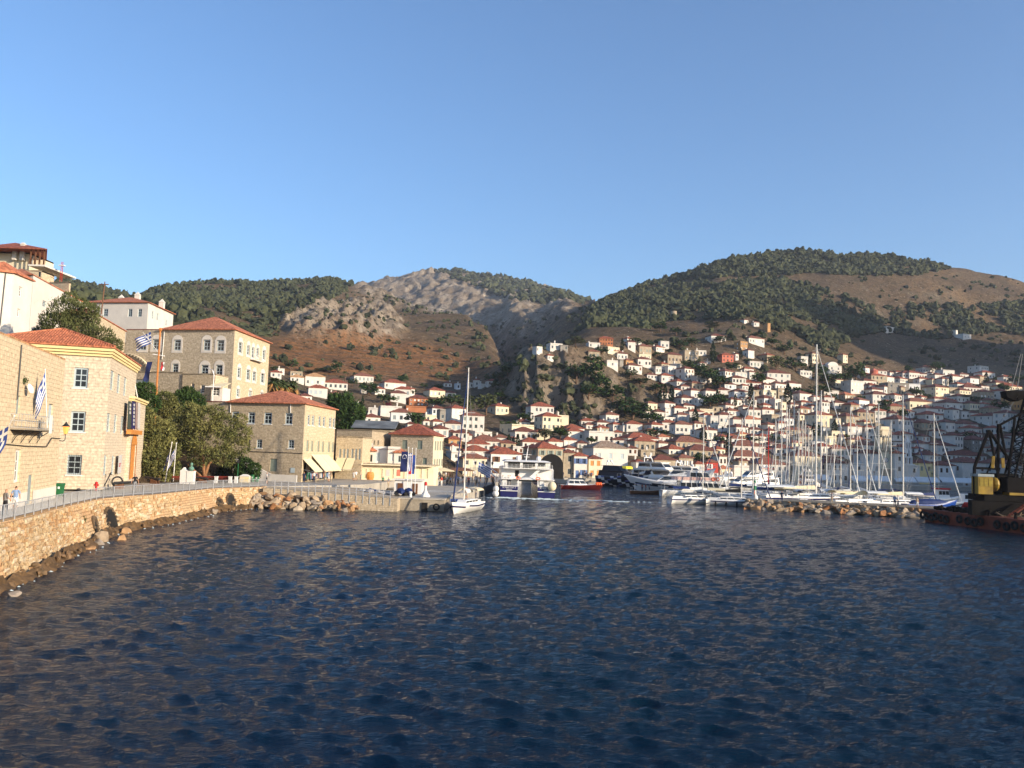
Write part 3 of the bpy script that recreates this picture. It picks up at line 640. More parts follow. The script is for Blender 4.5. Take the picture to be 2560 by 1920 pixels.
def window_mesh(w, h, kind, mf, detail=True):
    """local: x across (centred), z up from the sill, outside is -y"""
    k = (round(w, 2), round(h, 2), kind, mf)
    if k in WM: return WM[k]
    w, h = k[0], k[1]; mb = MB(); t = min(0.17, w * 0.14) if kind != 'far' else min(0.10, w * 0.12); d = 0.07
    if kind == 'shut':          # closed louvred shutters
        for s in (-1, 1):
            x0, x1 = sorted((s * 0.012, s * w / 2))
            mb.box(x0, x1, 0, 0.05, 0, h, 0)
            n = max(3, int(h / 0.28))
            if detail:
                for i in range(n): z = 0.06 + (h - 0.12) * i / n; mb.box(x0 + 0.06, x1 - 0.06, -0.022, -0.001, z, z + (h - 0.12) / n * 0.55, 0)
    elif kind == 'door':
        mb.box(-w / 2, w / 2, 0.0, 0.06, 0, h, 0)
        for x0, x1 in ((-w / 2 + 0.08, -0.04), (0.04, w / 2 - 0.08)):
            for a, b in ((0.08, 0.45), (0.5, 0.93)): mb.box(x0, x1, -0.025, -0.001, h * a, h * b, 0)
    elif kind == 'hole':
        mb.quad((-w / 2, 0.03, 0), (w / 2, 0.03, 0), (w / 2, 0.03, h), (-w / 2, 0.03, h), 1)  # flat dark pane stands for the shaded inside of an opening
    else:
        mb.box(-w / 2, -w / 2 + t, 0, d, 0, h, 0); mb.box(w / 2 - t, w / 2, 0, d, 0, h, 0)
        mb.box(-w / 2 + t, w / 2 - t, 0, d, 0, t, 0); mb.box(-w / 2 + t, w / 2 - t, 0, d, h - t, h, 0)
        g = d * 0.75; mb.quad((-w / 2 + t, g, t), (w / 2 - t, g, t), (w / 2 - t, g, h - t), (-w / 2 + t, g, h - t), 1)
        b = t * 0.5
        if kind == 'far': mb.box(-b / 2, b / 2, 0.012, g - 0.004, t, h - t, 0)
        else:
            top = h - t
            if kind == 'transom': top = h * 0.70; mb.box(-w / 2 + t, w / 2 - t, 0.008, g - 0.004, top, top + b, 0)
            mb.box(-b / 2, b / 2, 0.012, g - 0.004, t, top, 0)
            n = 3 if kind in ('p23', 'grille', 'open') else 2
            for i in range(1, n): z = t + (top - t) * i / n; mb.box(-w / 2 + t, w / 2 - t, 0.018, g - 0.006, z - b / 2, z + b / 2, 0)
            if kind == 'grille':
                for i in range(1, 8): x = -w / 2 + w * i / 8; mb.cyl((x, -0.05, 0), (x, -0.05, h), 0.014, None, 4, 2)
                for i in range(1, 7): z = h * i / 7; mb.cyl((-w / 2, -0.05, z), (w / 2, -0.05, z), 0.014, None, 4, 2)
            if kind == 'open':
                for s in (-1, 1):
                    x0, x1 = sorted((s * (w / 2 + 0.02), s * (w + 0.0))); mb.box(x0, x1, -0.22, -0.17, 0.02, h - 0.02, 0)
    WM[k] = mb.mesh('window', [mf, M['glass'], M['iron']]); return WM[k]
class Face:
    """one wall of a building: openings are given as photo rectangles or in metres"""
    def __init__(s, root, A, B, z0, z1):
        s.root = root; s.A = Vector((A[0], A[1])); s.B = Vector((B[0], B[1])); s.z0 = z0; s.z1 = z1
        s.L = (s.B - s.A).length; s.u = (s.B - s.A) / s.L; s.ops = []; s.rz = math.atan2(s.u.y, s.u.x)
    def sz(s, px, py):
        p = on_plane(px, py, s.A, s.B); return (Vector((p.x, p.y)) - s.A).dot(s.u), p.z
    def rect(s, x0, x1, y0, y1):
        ym = (y0 + y1) / 2; a = s.sz(x0, ym)[0]; b = s.sz(x1, ym)[0]; xm = (x0 + x1) / 2
        return a, b, s.sz(xm, y1)[1], s.sz(xm, y0)[1]
    def P(s, t, z, out=0.0):     # point relative to the root
        n = Vector((s.u.y, -s.u.x)); q = s.A + s.u * t + n * out
        return Vector((q.x - s.root.location.x, q.y - s.root.location.y, z - s.root.location.z))
    def win(s, r, kind='p23', mf=None, name='window', deep=0.13, cut=True, sill=False):
        a, b, c, d = r; mf = mf or M['bluegrey']
        o = link(name, window_mesh(b - a, d - c, kind, mf), s.root, s.P((a + b) / 2, c, -deep if cut else 0.075), s.rz)
        if cut: s.ops.append((a, b, c, d))
        if sill:
            mb = MB(); mb.box(-(b - a) / 2 - 0.12, (b - a) / 2 + 0.12, -0.09, 0.02, -0.12, 0); mb.build('sill', M['frame'], o, loc=(0, -deep, 0))
        return o
    def pwin(s, x0, x1, y0, y1, *a, **k): return s.win(s.rect(x0, x1, y0, y1), *a, **k)
    def into(s, mb, m=0, mr=0, depth=0.2):
        rl = s.root.location
        wall(mb, (s.A.x - rl.x, s.A.y - rl.y), (s.B.x - rl.x, s.B.y - rl.y), s.z0 - rl.z, s.z1 - rl.z, [(a, b, c - rl.z, d - rl.z) for a, b, c, d in s.ops], depth, m, mr)
def hip(mb, pts, z, rise, over=0.4, m=0, inset=None, thick=0.14):
    """hipped roof over a 4-point footprint (counter-clockwise)"""
    c = sum((Vector((p[0], p[1])) for p in pts), Vector((0, 0))) / 4
    e = [(Vector((p[0], p[1])) - c) for p in pts]
    ex = [c + v + v.normalized() * over * 1.414 for v in e]
    a = (ex[1] - ex[0]).length; b = (ex[2] - ex[1]).length
    if a >= b:
        m0 = (ex[0] + ex[3]) / 2; m1 = (ex[1] + ex[2]) / 2; k = min(0.5, b / a * 0.5) if inset is None else inset
        r0_ = m0 + (m1 - m0) * k; r1_ = m1 + (m0 - m1) * k; fs = [(0, 1, 'r1', 'r0'), (1, 2, 'r1'), (2, 3, 'r0', 'r1'), (3, 0, 'r0')]
    else:
        m0 = (ex[0] + ex[1]) / 2; m1 = (ex[2] + ex[3]) / 2; k = min(0.5, a / b * 0.5) if inset is None else inset
        r0_ = m0 + (m1 - m0) * k; r1_ = m1 + (m0 - m1) * k; fs = [(0, 1, 'r0'), (1, 2, 'r1', 'r0'), (2, 3, 'r1'), (3, 0, 'r0', 'r1')]
    Vt = [(p.x, p.y, z) for p in ex] + [(r0_.x, r0_.y, z + rise), (r1_.x, r1_.y, z + rise)] + [(p.x, p.y, z - thick) for p in ex]
    I = lambda t: {'r0': 4, 'r1': 5}.get(t, t)
    mb.add(Vt, [tuple(I(t) for t in f) for f in fs] + [(6, 7, 1, 0), (7, 8, 2, 1), (8, 9, 3, 2), (9, 6, 0, 3), (9, 8, 7, 6)], m)
def chimney(root, x, y, z0, z1, s=0.5, nm='chimney', mt='white', cap=True):
    mb = MB(); mb.box(x - s / 2, x + s / 2, y - s / 2, y + s / 2, z0, z1 - (0.35 if cap else 0))
    if cap:
        mb.box(x - s / 2 - 0.07, x + s / 2 + 0.07, y - s / 2 - 0.07, y + s / 2 + 0.07, z1 - 0.35, z1 - 0.22)
        mb.box(x - s * 0.35, x + s * 0.35, y - s * 0.35, y + s * 0.35, z1 - 0.22, z1)
    return mb.build(nm, M[mt], root)
# stone walls near enough to read
STONE_A = masonry('honey_ashlar', (0.66, 0.53, 0.35), (0.59, 0.47, 0.31), (0.47, 0.37, 0.245), 0.62, 0.30, 0.018, 0.25)
STONE_B = masonry('pale_ashlar', (0.65, 0.55, 0.41), (0.57, 0.47, 0.345), (0.40, 0.33, 0.25), 0.62, 0.29, 0.016, 0.25)
STONE_C = masonry('rubble_stone', (0.53, 0.45, 0.34), (0.36, 0.30, 0.22), (0.45, 0.38, 0.28), 0.42, 0.26, 0.03, 0.3, 0.9)
STONE_D = masonry('brown_rubble', (0.54, 0.44, 0.31), (0.44, 0.35, 0.24), (0.40, 0.32, 0.22), 0.5, 0.24, 0.02, 0.4, 0.8, (0.30, 0.24, 0.17))
STONE_L = masonry('lit_rubble', (0.64, 0.52, 0.35), (0.52, 0.41, 0.27), (0.50, 0.40, 0.27), 0.5, 0.25, 0.02, 0.3, 0.7)  # lighter copy of the rubble, sunlit tone put into its colour
STONE_W = masonry('sea_wall_core', (0.56, 0.40, 0.23), (0.47, 0.33, 0.19), (0.30, 0.20, 0.11), 0.5, 0.25, 0.03, 0.5, 0.9, (0.50, 0.22, 0.08))

# ================================================================== PROMENADE, SEA WALL, QUAYS
RAILPX = [(0, 1306, 3.1), (72, 1290, 3.05), (136, 1273, 3.0), (199, 1259, 2.95), (253, 1247, 2.9), (325, 1240, 2.85), (400, 1235, 2.75), (533, 1221.5, 2.6), (667, 1216, 2.5)]
EDGE = [Vector((-21.0, 12, 3.1)), Vector((-25.5, 34, 3.1))] + [at_z(*p) for p in RAILPX]
inner = [Vector((p.x - 26, p.y + 3, p.z)) for p in EDGE]
mb = MB(); n = len(EDGE)
for i in range(n - 1):
    a, b, c, d = EDGE[i], EDGE[i + 1], inner[i + 1], inner[i]
    mb.quad(a, b, c, d)
mb.v = [(x, y, z - 0.03) for x, y, z in mb.v]
e = EDGE[-1]
mb.prism([(e.x, e.y), (-21.5, 128), (-18.5, 149), (-60, 153), (e.x - 26, e.y + 3)], -3, [2.47, 2.42, 2.40, 2.44, 2.47])
tag(mb.build('promenade', M['pave']), kind='structure')
# the wall: core with masonry, individual facing stones, rocky foot
def out_of(i):
    a = EDGE[max(0, i - 1)]; b = EDGE[min(n - 1, i + 1)]; d = (b - a).normalized(); return Vector((d.y, -d.x, 0))
cum = [0.0]
for i in range(n - 1): cum.append(cum[-1] + (EDGE[i + 1] - EDGE[i]).length)
OFF = lambda s: float(np.interp(s, [cum[2], cum[5], cum[7]], [2.1, 1.5, 1.2]))
seawall = empty('sea_wall', (EDGE[2].x, EDGE[2].y, 0), 0, 'long honey coloured stone sea wall under the promenade railing', 'sea wall')
rl = seawall.location; mb = MB()
for i in range(n - 1):
    a, b = EDGE[i], EDGE[i + 1]; oa, ob = out_of(i), out_of(i + 1)
    A0, B0 = a + oa * 0.0, b + ob * 0.0; A1 = Vector((a.x, a.y, -1.5)) + oa * OFF(cum[i]); B1 = Vector((b.x, b.y, -1.5)) + ob * OFF(cum[i + 1])
    mb.quad(A1 - rl, B1 - rl, B0 - rl, A0 - rl)
    mb.quad(A0 - rl, B0 - rl, B0 - ob * 0.5 - rl, A0 - oa * 0.5 - rl)
    A2 = Vector((a.x, a.y, 0)) + oa * 0.56
core = mb.build('wall_core', STONE_W, seawall, uv=True)
stonem = [mat('sea_stone_%d' % i, c, 0.92, 0.2, 1.5, 0.6, 5) for i, c in enumerate([(0.60, 0.45, 0.27), (0.54, 0.38, 0.21), (0.66, 0.53, 0.36), (0.52, 0.32, 0.16)])]
def along(s):
    i = max(0, min(n - 2, int(np.searchsorted(cum, s) - 1))); t = (s - cum[i]) / (cum[i + 1] - cum[i])
    p = EDGE[i].lerp(EDGE[i + 1], t); d = (EDGE[i + 1] - EDGE[i]).normalized(); o = out_of(i).lerp(out_of(i + 1), t).normalized(); return p, d, o
def holes_at(s, z):     # the two pairs of vaulted drain mouths
    for c, w, h0, h1 in DRAINS:
        if abs(s - c) < w and h0 < z < h1: return True
    return False
def s_of_px(px):
    best = min(np.linspace(cum[1], cum[-1], 900), key=lambda s: abs(proj(along(s)[0].x, along(s)[0].y, 1.2)[0] - px)); return float(best)
DRAINS = [(s_of_px(215), 0.55, 0.2, 1.75), (s_of_px(258), 1.25, -0.2, 2.1), (s_of_px(538), 0.6, 0.3, 1.5), (s_of_px(568), 1.0, 0.0, 1.9)]
rs = random.Random(3); stones = []
zrow = 2.9
def stone_geo(r, w, h, t):
    V, Fc = [], []
    j = lambda k: r.uniform(-k, k)
    b = 0.18 * min(w, h)
    base = [(-w / 2, 0, -h / 2), (w / 2, 0, -h / 2), (w / 2, 0, h / 2), (-w / 2, 0, h / 2)]
    V = [(x, 0.1, z) for x, _, z in base] + [(x + j(b * 0.5), -t * 0.4, z + j(b * 0.5)) for x, _, z in base] + [(x * 0.78 + j(b), -t + j(t * 0.3), z * 0.74 + j(b)) for x, _, z in base]
    Fc = [(0, 1, 5, 4), (1, 2, 6, 5), (2, 3, 7, 6), (3, 0, 4, 7), (4, 5, 9, 8), (5, 6, 10, 9), (6, 7, 11, 10), (7, 4, 8, 11), (8, 9, 10, 11)]
    return V, Fc
SM = []
for k in range(10):
    V, Fc = stone_geo(rs, 1.0, 1.0, 1.0); m_ = MB(); m_.add(V, Fc); SM.append((m_.mesh('stone', stonem[k % 4]), V, Fc))
s0, s1 = s_of_px(-40), cum[-1]; s = s0; s255 = s_of_px(255); s330 = s_of_px(330); s20 = s_of_px(20); extra = {k: MB() for k in range(4)}; cnt = 0
while s < s1:
    near = s < s255
    cw = rs.uniform(0.34, 0.7); z = 2.86
    z = along(s)[0].z - 0.08
    while z > -0.15:
        h = rs.uniform(0.17, 0.36); w = cw * rs.uniform(0.7, 1.12); so_ = s + rs.uniform(-0.06, 0.06)
        zc = z - h / 2; p, d, o = along(so_)
        if rs.random() < 0.80 and not holes_at(so_, zc) and fbm(so_ * 0.3, zc * 0.6, 2, 9) > 0.36:
            k = rs.randrange(10); bat = (p.z - zc) * OFF(so_) / 4.5
            pos = p + o * (bat + 0.01); ang = math.atan2(d.y, d.x); t = rs.uniform(0.07, 0.17)
            if cnt < 290 and near:
                q = link('stone', SM[k][0], seawall, (pos.x - rl.x, pos.y - rl.y, zc), ang); q.scale = (w, t, h); q.rotation_euler = (0, rs.uniform(-0.06, 0.06), ang); cnt += 1
            else:
                Mx = Matrix.Translation((pos.x - rl.x, pos.y - rl.y, zc)) @ Matrix.Rotation(ang, 4, 'Z') @ Matrix.Rotation(rs.uniform(-.06, .06), 4, 'Y') @ Matrix.Diagonal((w, t, h, 1))
                e_ = extra[k % 4]; e_.xf = Mx; e_.add(SM[k][1], SM[k][2])
        z -= h * 1.04
    s += cw
for k in range(4): tag(extra[k].build('stones', stonem[k], seawall), kind='stuff')
for c, w, h0, h1 in DRAINS:
    p, d, o = along(c); mb = MB(); N = 10
    arch = [(-w * 0.8, h0)] + [(-w * 0.8 * math.cos(math.pi * i / N), (h0 + h1) / 2 + (h1 - h0) / 2 * math.sin(math.pi * i / N)) for i in range(N + 1)] + [(w * 0.8, h0)]
    # flat dark face stands for the vault's shade, with a ragged stone rim
    f = lambda x, z, dd: p + d * x + o * ((p.z - z) * OFF(c) / 4.5 + dd) - Vector((0, 0, p.z - z)) - rl
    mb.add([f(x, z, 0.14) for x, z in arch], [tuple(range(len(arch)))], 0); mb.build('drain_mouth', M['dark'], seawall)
    mb = MB(); rr = random.Random(int(c * 10))
    for i in range(N + 4):
        x, z = arch[min(i, len(arch) - 1)]; q = f(x * 1.08, z, 0.12); mb.ball(q, rr.uniform(0.10, 0.24), None, rr.uniform(0.10, 0.2), 6, 4)
    for i in range(9): q = f(rr.uniform(-w * 0.6, w * 0.6), rr.uniform(h0, (h0 + h1) / 2), 0.14); mb.ball(q, rr.uniform(0.12, 0.28), 0.15, rr.uniform(0.1, 0.22), 6, 4)
    tag(mb.build('rubble', mat('dark_rubble', (0.13, 0.09, 0.055), 0.95, 0.25, 2), seawall), kind='stuff')
# rocky foot: an uneven ledge, weed-dark at the waterline
footm = mat('weedy_ledge', (0.15, 0.085, 0.035), 0.8, 0.3, 1.2, 1.0, 4, col2=(0.03, 0.02, 0.01))
ss = np.linspace(0, cum[-1], 330); VS = []
for s in ss:
    p, d, o = along(float(s)); ext = 0.55 + 0.7 * float(fbm(s / 5, 3.1, 3, 15))
    for k, t in enumerate((0.45, 0.6, 0.85, 1.05, 1.15)):
        zz = (0.7, 0.42, 0.22, 0.02, -1.2)[k] * (0.35 + float(fbm(s / 1.1, k * 2.3, 3, 19))) if k < 4 else -1.2
        q = Vector((p.x, p.y, 0)) + o * (OFF(s) * 0.66 - 0.12 + t * ext * (0.75 + 0.5 * float(fbm(s / 0.9, k * 1.7, 2, 17)))); VS.append((q.x - rl.x, q.y - rl.y, zz))
I5 = np.arange(len(VS)).reshape(-1, 5); Q = np.stack([I5[:-1, :-1], I5[:-1, 1:], I5[1:, 1:], I5[1:, :-1]], -1).reshape(-1, 4)
link('ledge', np_mesh('ledge', np.array(VS), Q, footm, False), seawall)

# ---- boulders
ROCKM = [mat('boulder_%d' % i, c, 0.92, 0.22, 0.7, 0.7, 2.5) for i, c in enumerate([(0.40, 0.30, 0.20), (0.44, 0.26, 0.13), (0.34, 0.28, 0.22), (0.46, 0.37, 0.27), (0.38, 0.18, 0.08)])]
RK = []
for k in range(12):
    r = np.random.default_rng(200 + k); V, Fc = ICO1; v = V.copy()
    for _ in range(12):     # slice off facets
        d = r.normal(0, 1, 3); d /= np.linalg.norm(d); t = r.uniform(0.36, 0.66); q = v @ d; v = v - np.outer(np.maximum(q - t, 0), d)
    v *= np.array((1, r.uniform(0.7, 0.95), r.uniform(0.55, 0.8))); RK.append(np_mesh('boulder', v, Fc, ROCKM[k % 5], False))
def boulder(loc, s, label, group, seed):
    r = random.Random(seed); o = link('boulder', RK[r.randrange(12)]); o.location = loc
    o.rotation_euler = (r.uniform(-0.5, 0.5), r.uniform(-0.5, 0.5), r.uniform(0, 6.28)); o.scale = (s * r.uniform(0.9, 1.4), s * r.uniform(0.8, 1.1), s * r.uniform(0.8, 1.1))
    return tag(o, label, 'boulder', group)
mbr = MB(); rq = random.Random(8)
for i in range(230):
    s = rq.uniform(cum[1], cum[-1]); p, d, o = along(s); q = Vector((p.x, p.y, 0)) + o * (OFF(s) * 0.66 + rq.uniform(0.05, 0.75)); k = RK[rq.randrange(12)]; e = rq.uniform(0.14, 0.42)
    mbr.xf = Matrix.Translation((q.x - rl.x, q.y - rl.y, rq.uniform(-0.05, 0.4))) @ Matrix.Rotation(rq.uniform(0, 6), 4, (rq.random(), rq.random(), 1)) @ Matrix.Scale(e, 4); mbr.add([v.co for v in k.vertices], [tuple(f.vertices) for f in k.polygons])
tag(mbr.build('foot_rocks', mat('wet_rock', (0.20, 0.12, 0.06), 0.75, 0.3, 1.5, 0.8, 5, col2=(0.05, 0.035, 0.02)), seawall), kind='stuff')
for px, py, s in ((258, 1352, 0.9), (318, 1330, 1.0), (306, 1348, 0.8), (245, 1360, 0.7), (224, 1372, 0.6), (40, 1485, 0.6), (532, 1282, 0.9), (548, 1275, 0.7)):
    p = at_z(px, py, 0.1); boulder(p, s, 'weathered boulder lying in the water at the foot of the promenade wall', 'boulders at the foot of the sea wall', int(px))

# ---- low quay beyond the corner, with its rubble wall and rock pile
QA = at_z(672, 1270, 0.0); QB = at_z(995, 1273, 0.0)
quay_low = empty('quay_wall', (QA.x, QA.y + 0.6, 0), 0, 'brown rubble quay wall sloping down behind the pile of rocks', 'quay wall')
mb = MB(); rl2 = quay_low.location; y = QA.y + 0.6
mb.prism([(QA.x - 1 - rl2.x, 0), (QB.x + 0.5 - rl2.x, 0), (QB.x + 0.5 - rl2.x, 16), (QA.x - 1 - rl2.x, 16)], -2, [2.45, 1.62, 1.62, 2.45])
mb.build('wall', STONE_D, quay_low, uv=True)
for i in range(18):
    t = (i + 0.5) / 18; x = QA.x + (QB.x - QA.x) * t - rl2.x; z = 2.45 + (1.62 - 2.45) * t
    mb = MB(); mb.box(x - 0.05, x + 0.05, -0.06, 0.02, z - 0.9, z + 0.95); mb.build('post', M['steel'], quay_low)
for zz in (0.35, 0.65, 0.95):
    mb = MB(); mb.cyl((QA.x - rl2.x, -0.04, 2.45 + zz), (QB.x - rl2.x, -0.04, 1.62 + zz), 0.025, None, 5); mb.build('rail', M['steel'], quay_low)
rr = random.Random(12)
for i in range(95):
    t = rr.random() ** 1.1 * 0.82; lay = rr.random(); px = 640 + 340 * t
    b = at_z(px, 1268, 0); s = rr.uniform(0.45, 0.95); hmax = 1.5 * (1 - max(0, (t - 0.5)) * 1.6)
    boulder((b.x, QA.y + 0.3 - (1 - lay) * 2.2 - 0.2, 0.1 + lay * hmax), s, 'rough brown boulder in the rock pile below the low quay', 'rock pile below the low quay', 500 + i)
# pier head block with beacon
PA = at_z(995, 1276, 0.0); PB = at_z(1116, 1274, 0.0)
pier = empty('pier_head', (PA.x, PA.y, 0), 0, 'square stone pier head with a dark recess at the waterline', 'pier'); rl3 = pier.location
mb = MB(); w = PB.x - PA.x; mb.prism([(0, 0), (w, 0.3), (w + 0.6, 40), (-2, 40)], -2, 1.55); mb.build('block', [M['conc']], pier)
mb = MB(); mb.prism([(-0.1, -0.08), (w + 0.08, 0.22), (w + 0.66, 39), (-2, 39)], 1.45, 1.66); mb.build('coping', M['pave'], pier)
mb = MB(); mb.box(3.0, 3.75, -0.03, 0.3, -0.3, 1.1); mb.build('recess', M['dark'], pier)  # dark box on the flat face, its colour stands for a recess's shade
mb = MB()
for i in range(16):
    a0, a1 = 2 * math.pi * i / 16, 2 * math.pi * (i + 1) / 16
    mb.cyl((4.9 + 0.36 * math.cos(a0), -0.1, 0.6 + 0.36 * math.sin(a0)), (4.9 + 0.36 * math.cos(a1), -0.1, 0.6 + 0.36 * math.sin(a1)), 0.11, None, 6)
mb.build('tyre_fender', M['rubber'], pier)
mb = MB(); mb.prism([(PA.x + w, PA.y + 12), (-5.0, 150), (-2.0, 190), (-1.0, 226), (150, 284), (230, 330), (200, 350), (120, 320), (-30, 262), (-60, 170), (PA.x - 6, PA.y + 30)], -3, 1.45)
tag(mb.build('quay', M['pave']), kind='structure')

# ---- promenade railing
rail = empty('promenade_railing', (EDGE[2].x, EDGE[2].y, 0), 0, 'long grey metal railing with slanted pickets along the promenade', 'railing')
gmet = M['steel']; s = s_of_px(-30); segs = []
ss = np.arange(s, cum[-1], 1.9)
for zz, nm in ((0.92, 'top_rail'), (0.18, 'bottom_rail')):
    mb = MB(); pts = [along(float(t))[0] - along(float(t))[2] * 0.12 + Vector((0, 0, zz)) - rl for t in np.linspace(s, cum[-1] - 0.01, 60)]
    mb.path(pts, 0.028, 6); mb.build(nm, gmet, rail)
for t in ss:
    p, d, o = along(float(t)); mb = MB(); q = p - rl; a = math.atan2(d.y, d.x)
    mb.box(-0.05, 0.05, -0.02, 0.02, -0.45, 0.95); mb.build('post', gmet, rail, loc=q - o * 0.05 + o * 0.02, rz=a)
mb = MB(); mb.cyl((-0.075, 0, 0.18), (0.0, 0, 0.92), 0.015, None, 4); mb.cyl((0.075, 0, 0.18), (0.0, 0, 0.92), 0.015, None, 4); pk = mb.mesh('picket', gmet)
t = s; i = 0
while t < cum[-1] and i < 296:
    p, d, o = along(float(t)); link('picket', pk, rail, p - rl - o * 0.12, math.atan2(d.y, d.x)); t += 0.255 if t < s330 else 0.31; i += 1
# ================================================================== LEFT-HAND BUILDINGS
V2 = lambda v: Vector((v[0], v[1]))
def block(name, label, cat, A, B, depthvec, z0, z1, mats, faces=None, extra_back=True):
    """root + front face A->B and right face B->C; C = B + depthvec"""
    root = empty(name, (B[0], B[1], z0), 0, label, cat)
    C_ = V2(B) + V2(depthvec); D_ = V2(A) + V2(depthvec)
    f = Face(root, A, B, z0, z1); r = Face(root, B, C_, z0, z1); bk = Face(root, C_, D_, z0, z1); l = Face(root, D_, A, z0, z1)
    return root, f, r, bk, l
def close(root, faces, mats, uv=True, name='wall', depth=0.2, mi=None, mr=0):
    mb = MB()
    for i, f in enumerate(faces): f.into(mb, mi[i] if mi else 0, mr, depth)
    return mb.build(name, mats, root, uv=uv)
def rel(root, p): return (p[0] - root.location.x, p[1] - root.location.y)
def hiproof(root, pts, z, rise, over, mt, inset=None, name='roof'):
    mb = MB(); hip(mb, [rel(root, p) for p in pts], z - root.location.z, rise, over, 0, inset)
    return mb.build(name, M[mt], root)
def flatroof(root, pts, z, mt, name='roof'):
    mb = MB(); mb.prism([rel(root, p) for p in pts], z - root.location.z - 0.3, z - root.location.z - 0.02); return mb.build(name, M[mt], root)
def cornice(root, pts, z0, z1, proj_, mt, steps=3):
    mb = MB(); c = sum((V2(p) for p in pts), Vector((0, 0))) / len(pts)
    for i in range(steps):
        a = z0 + (z1 - z0) * i / steps; b = z0 + (z1 - z0) * (i + 1) / steps - (0.03 if i < steps - 1 else 0); o = proj_ * (i + 1) / steps
        mb.prism([rel(root, V2(p) + (V2(p) - c).normalized() * o * 1.4) for p in pts], a - root.location.z, b - root.location.z)
    return mb.build('cornice', M[mt], root)

# ---- A: honey stone building on the left edge
A1 = at_z(138, 1243, 3.0); A0 = at_z(0, 1276, 3.05); ad = (V2(A1) - V2(A0)).normalized(); Aa = V2(A0) - ad * 9
zA = z_at(A1.x, A1.y, 901)
rootA, fA, rA, bA, lA = block('stone_house', 'tall honey stone house at the left edge with iron balcony and flags', 'house', Aa, V2(A1), Vector((-9.5, 2.5)), 2.9, zA, None)
fA.pwin(41, 50.5, 989, 1036, 'door', M['shutter'], 'balcony_door'); fA.pwin(121, 132, 1010, 1058, 'shut', M['bluegrey'], 'shutter')
fA.pwin(37, 50, 1124, 1206, 'p23', M['frame']); fA.pwin(69, 81, 1187, 1259, 'door', M['shutter'], 'door')
close(rootA, [fA, rA, bA, lA], STONE_A)
mb = MB(); mb.prism([rel(rootA, p) for p in (Aa, V2(A1), V2(A1) + Vector((-9.5, 2.5)), Aa + Vector((-9.5, 2.5)))], zA - 2.9, zA - 2.9 + 0.14); mb.build('roof', M['roof4'], rootA)
mb = MB(); s1 = fA.L
for a, b in ((0, fA.rect(69, 81, 1187, 1259)[0] - 0.1), (fA.rect(69, 81, 1187, 1259)[1] + 0.1, s1 - 0.02)):
    q0, q1 = fA.P(a, 2.92, 0.03), fA.P(b, 2.92, 0.03); h = Vector((0, 0, 1.0)); q2 = fA.P(b, 2.92, -0.05); q3 = fA.P(a, 2.92, -0.05)
    mb.add([q0, q1, q1 + h, q0 + h, q2 + h, q3 + h], [(0, 1, 2, 3), (3, 2, 4, 5)])
mb.build('plinth', M['white'], rootA)
# balcony
ba, bb, bz0, bz1 = fA.rect(26, 101, 1030, 1072); bz = bz0
bal = MB(); pts = [fA.P(ba, bz, 0.0), fA.P(bb, bz, 0.0), fA.P(bb, bz, 0.95), fA.P(ba, bz, 0.95)]
bal.prism([(p.x, p.y) for p in pts], bz - 2.9 - 0.1, bz - 2.9); balc = bal.build('balcony', M['conc'], rootA)
mb = MB()
for k in range(15):
    q = fA.P(ba + (bb - ba) * k / 14, bz, 0.92); mb.cyl(q, q + Vector((0, 0, 0.95)), 0.014, None, 4)
for k in range(4):
    for e_ in (ba, bb): q = fA.P(e_, bz, 0.92 * k / 4); mb.cyl(q, q + Vector((0, 0, 0.95)), 0.014, None, 4)
for zz in (0.06, 0.5, 0.95):
    mb.path([fA.P(ba, bz + zz, 0), fA.P(ba, bz + zz, 0.92), fA.P(bb, bz + zz, 0.92), fA.P(bb, bz + zz, 0)], 0.02, 5)
mb.build('railing', M['steel'], balc)
for k in range(4):
    s_ = ba + (bb - ba) * (k + 0.3) / 3.6; mb = MB(); mb.path([fA.P(s_, bz - 1.0, 0.02), fA.P(s_, bz - 0.55, 0.25), fA.P(s_, bz - 0.12, 0.85)], 0.03, 5); mb.path([fA.P(s_, bz - 0.12, 0), fA.P(s_, bz - 0.12, 0.85)], 0.025, 5); mb.build('bracket', M['iron'], balc)
mb = MB(); q = fA.sz(52, 870); g0, g1 = fA.sz(52, 862), fA.sz(48, 1000)
mb.path([fA.P(g0[0], g0[1], 0.06), fA.P(g0[0] - 0.05, g1[1], 0.06)], 0.05, 6); mb.build('drainpipe', M['iron'], rootA)
mb = MB(); c0 = fA.sz(30, 1108)[0]; zz = fA.sz(60, 1112)[1]
mb.path([fA.P(c0 - 4, zz + 0.1, 0.08), fA.P(c0, zz, 0.08), fA.P(c0 + 3, zz - 0.08, 0.1), fA.P(fA.sz(113, 1116)[0], zz - 0.15, 0.1), fA.P(fA.sz(126, 1098)[0], zz + 0.55, 0.1), fA.P(fA.L - 0.1, zz + 0.5, 0.08)], 0.035, 5); mb.build('cable', M['iron'], rootA)
mb = MB(); s_, zz = fA.sz(61, 970); q = fA.P(s_, zz, 0.45); mb.xf = Matrix.Translation(q) @ Matrix.Rotation(R(70), 4, 'Y'); mb.lathe([(0.0, 0.06), (0.2, 0.03), (0.36, -0.05)], 14); mb.xf = None; mb.cyl(q, fA.P(s_, zz - 0.15, 0), 0.02, None, 5)
mb.build('satellite_dish', M['whitemetal'], rootA)
mb = MB(); s_, zz = fA.sz(90, 1052); mb.xf = Matrix.Translation(fA.P(s_, zz - 0.3, 1.0)) @ Matrix.Rotation(fA.rz, 4, 'Z'); mb.box(-0.4, 0.4, -0.03, 0.0, -0.6, 0.75); mb.build('notice_board', M['whitemetal'], rootA)
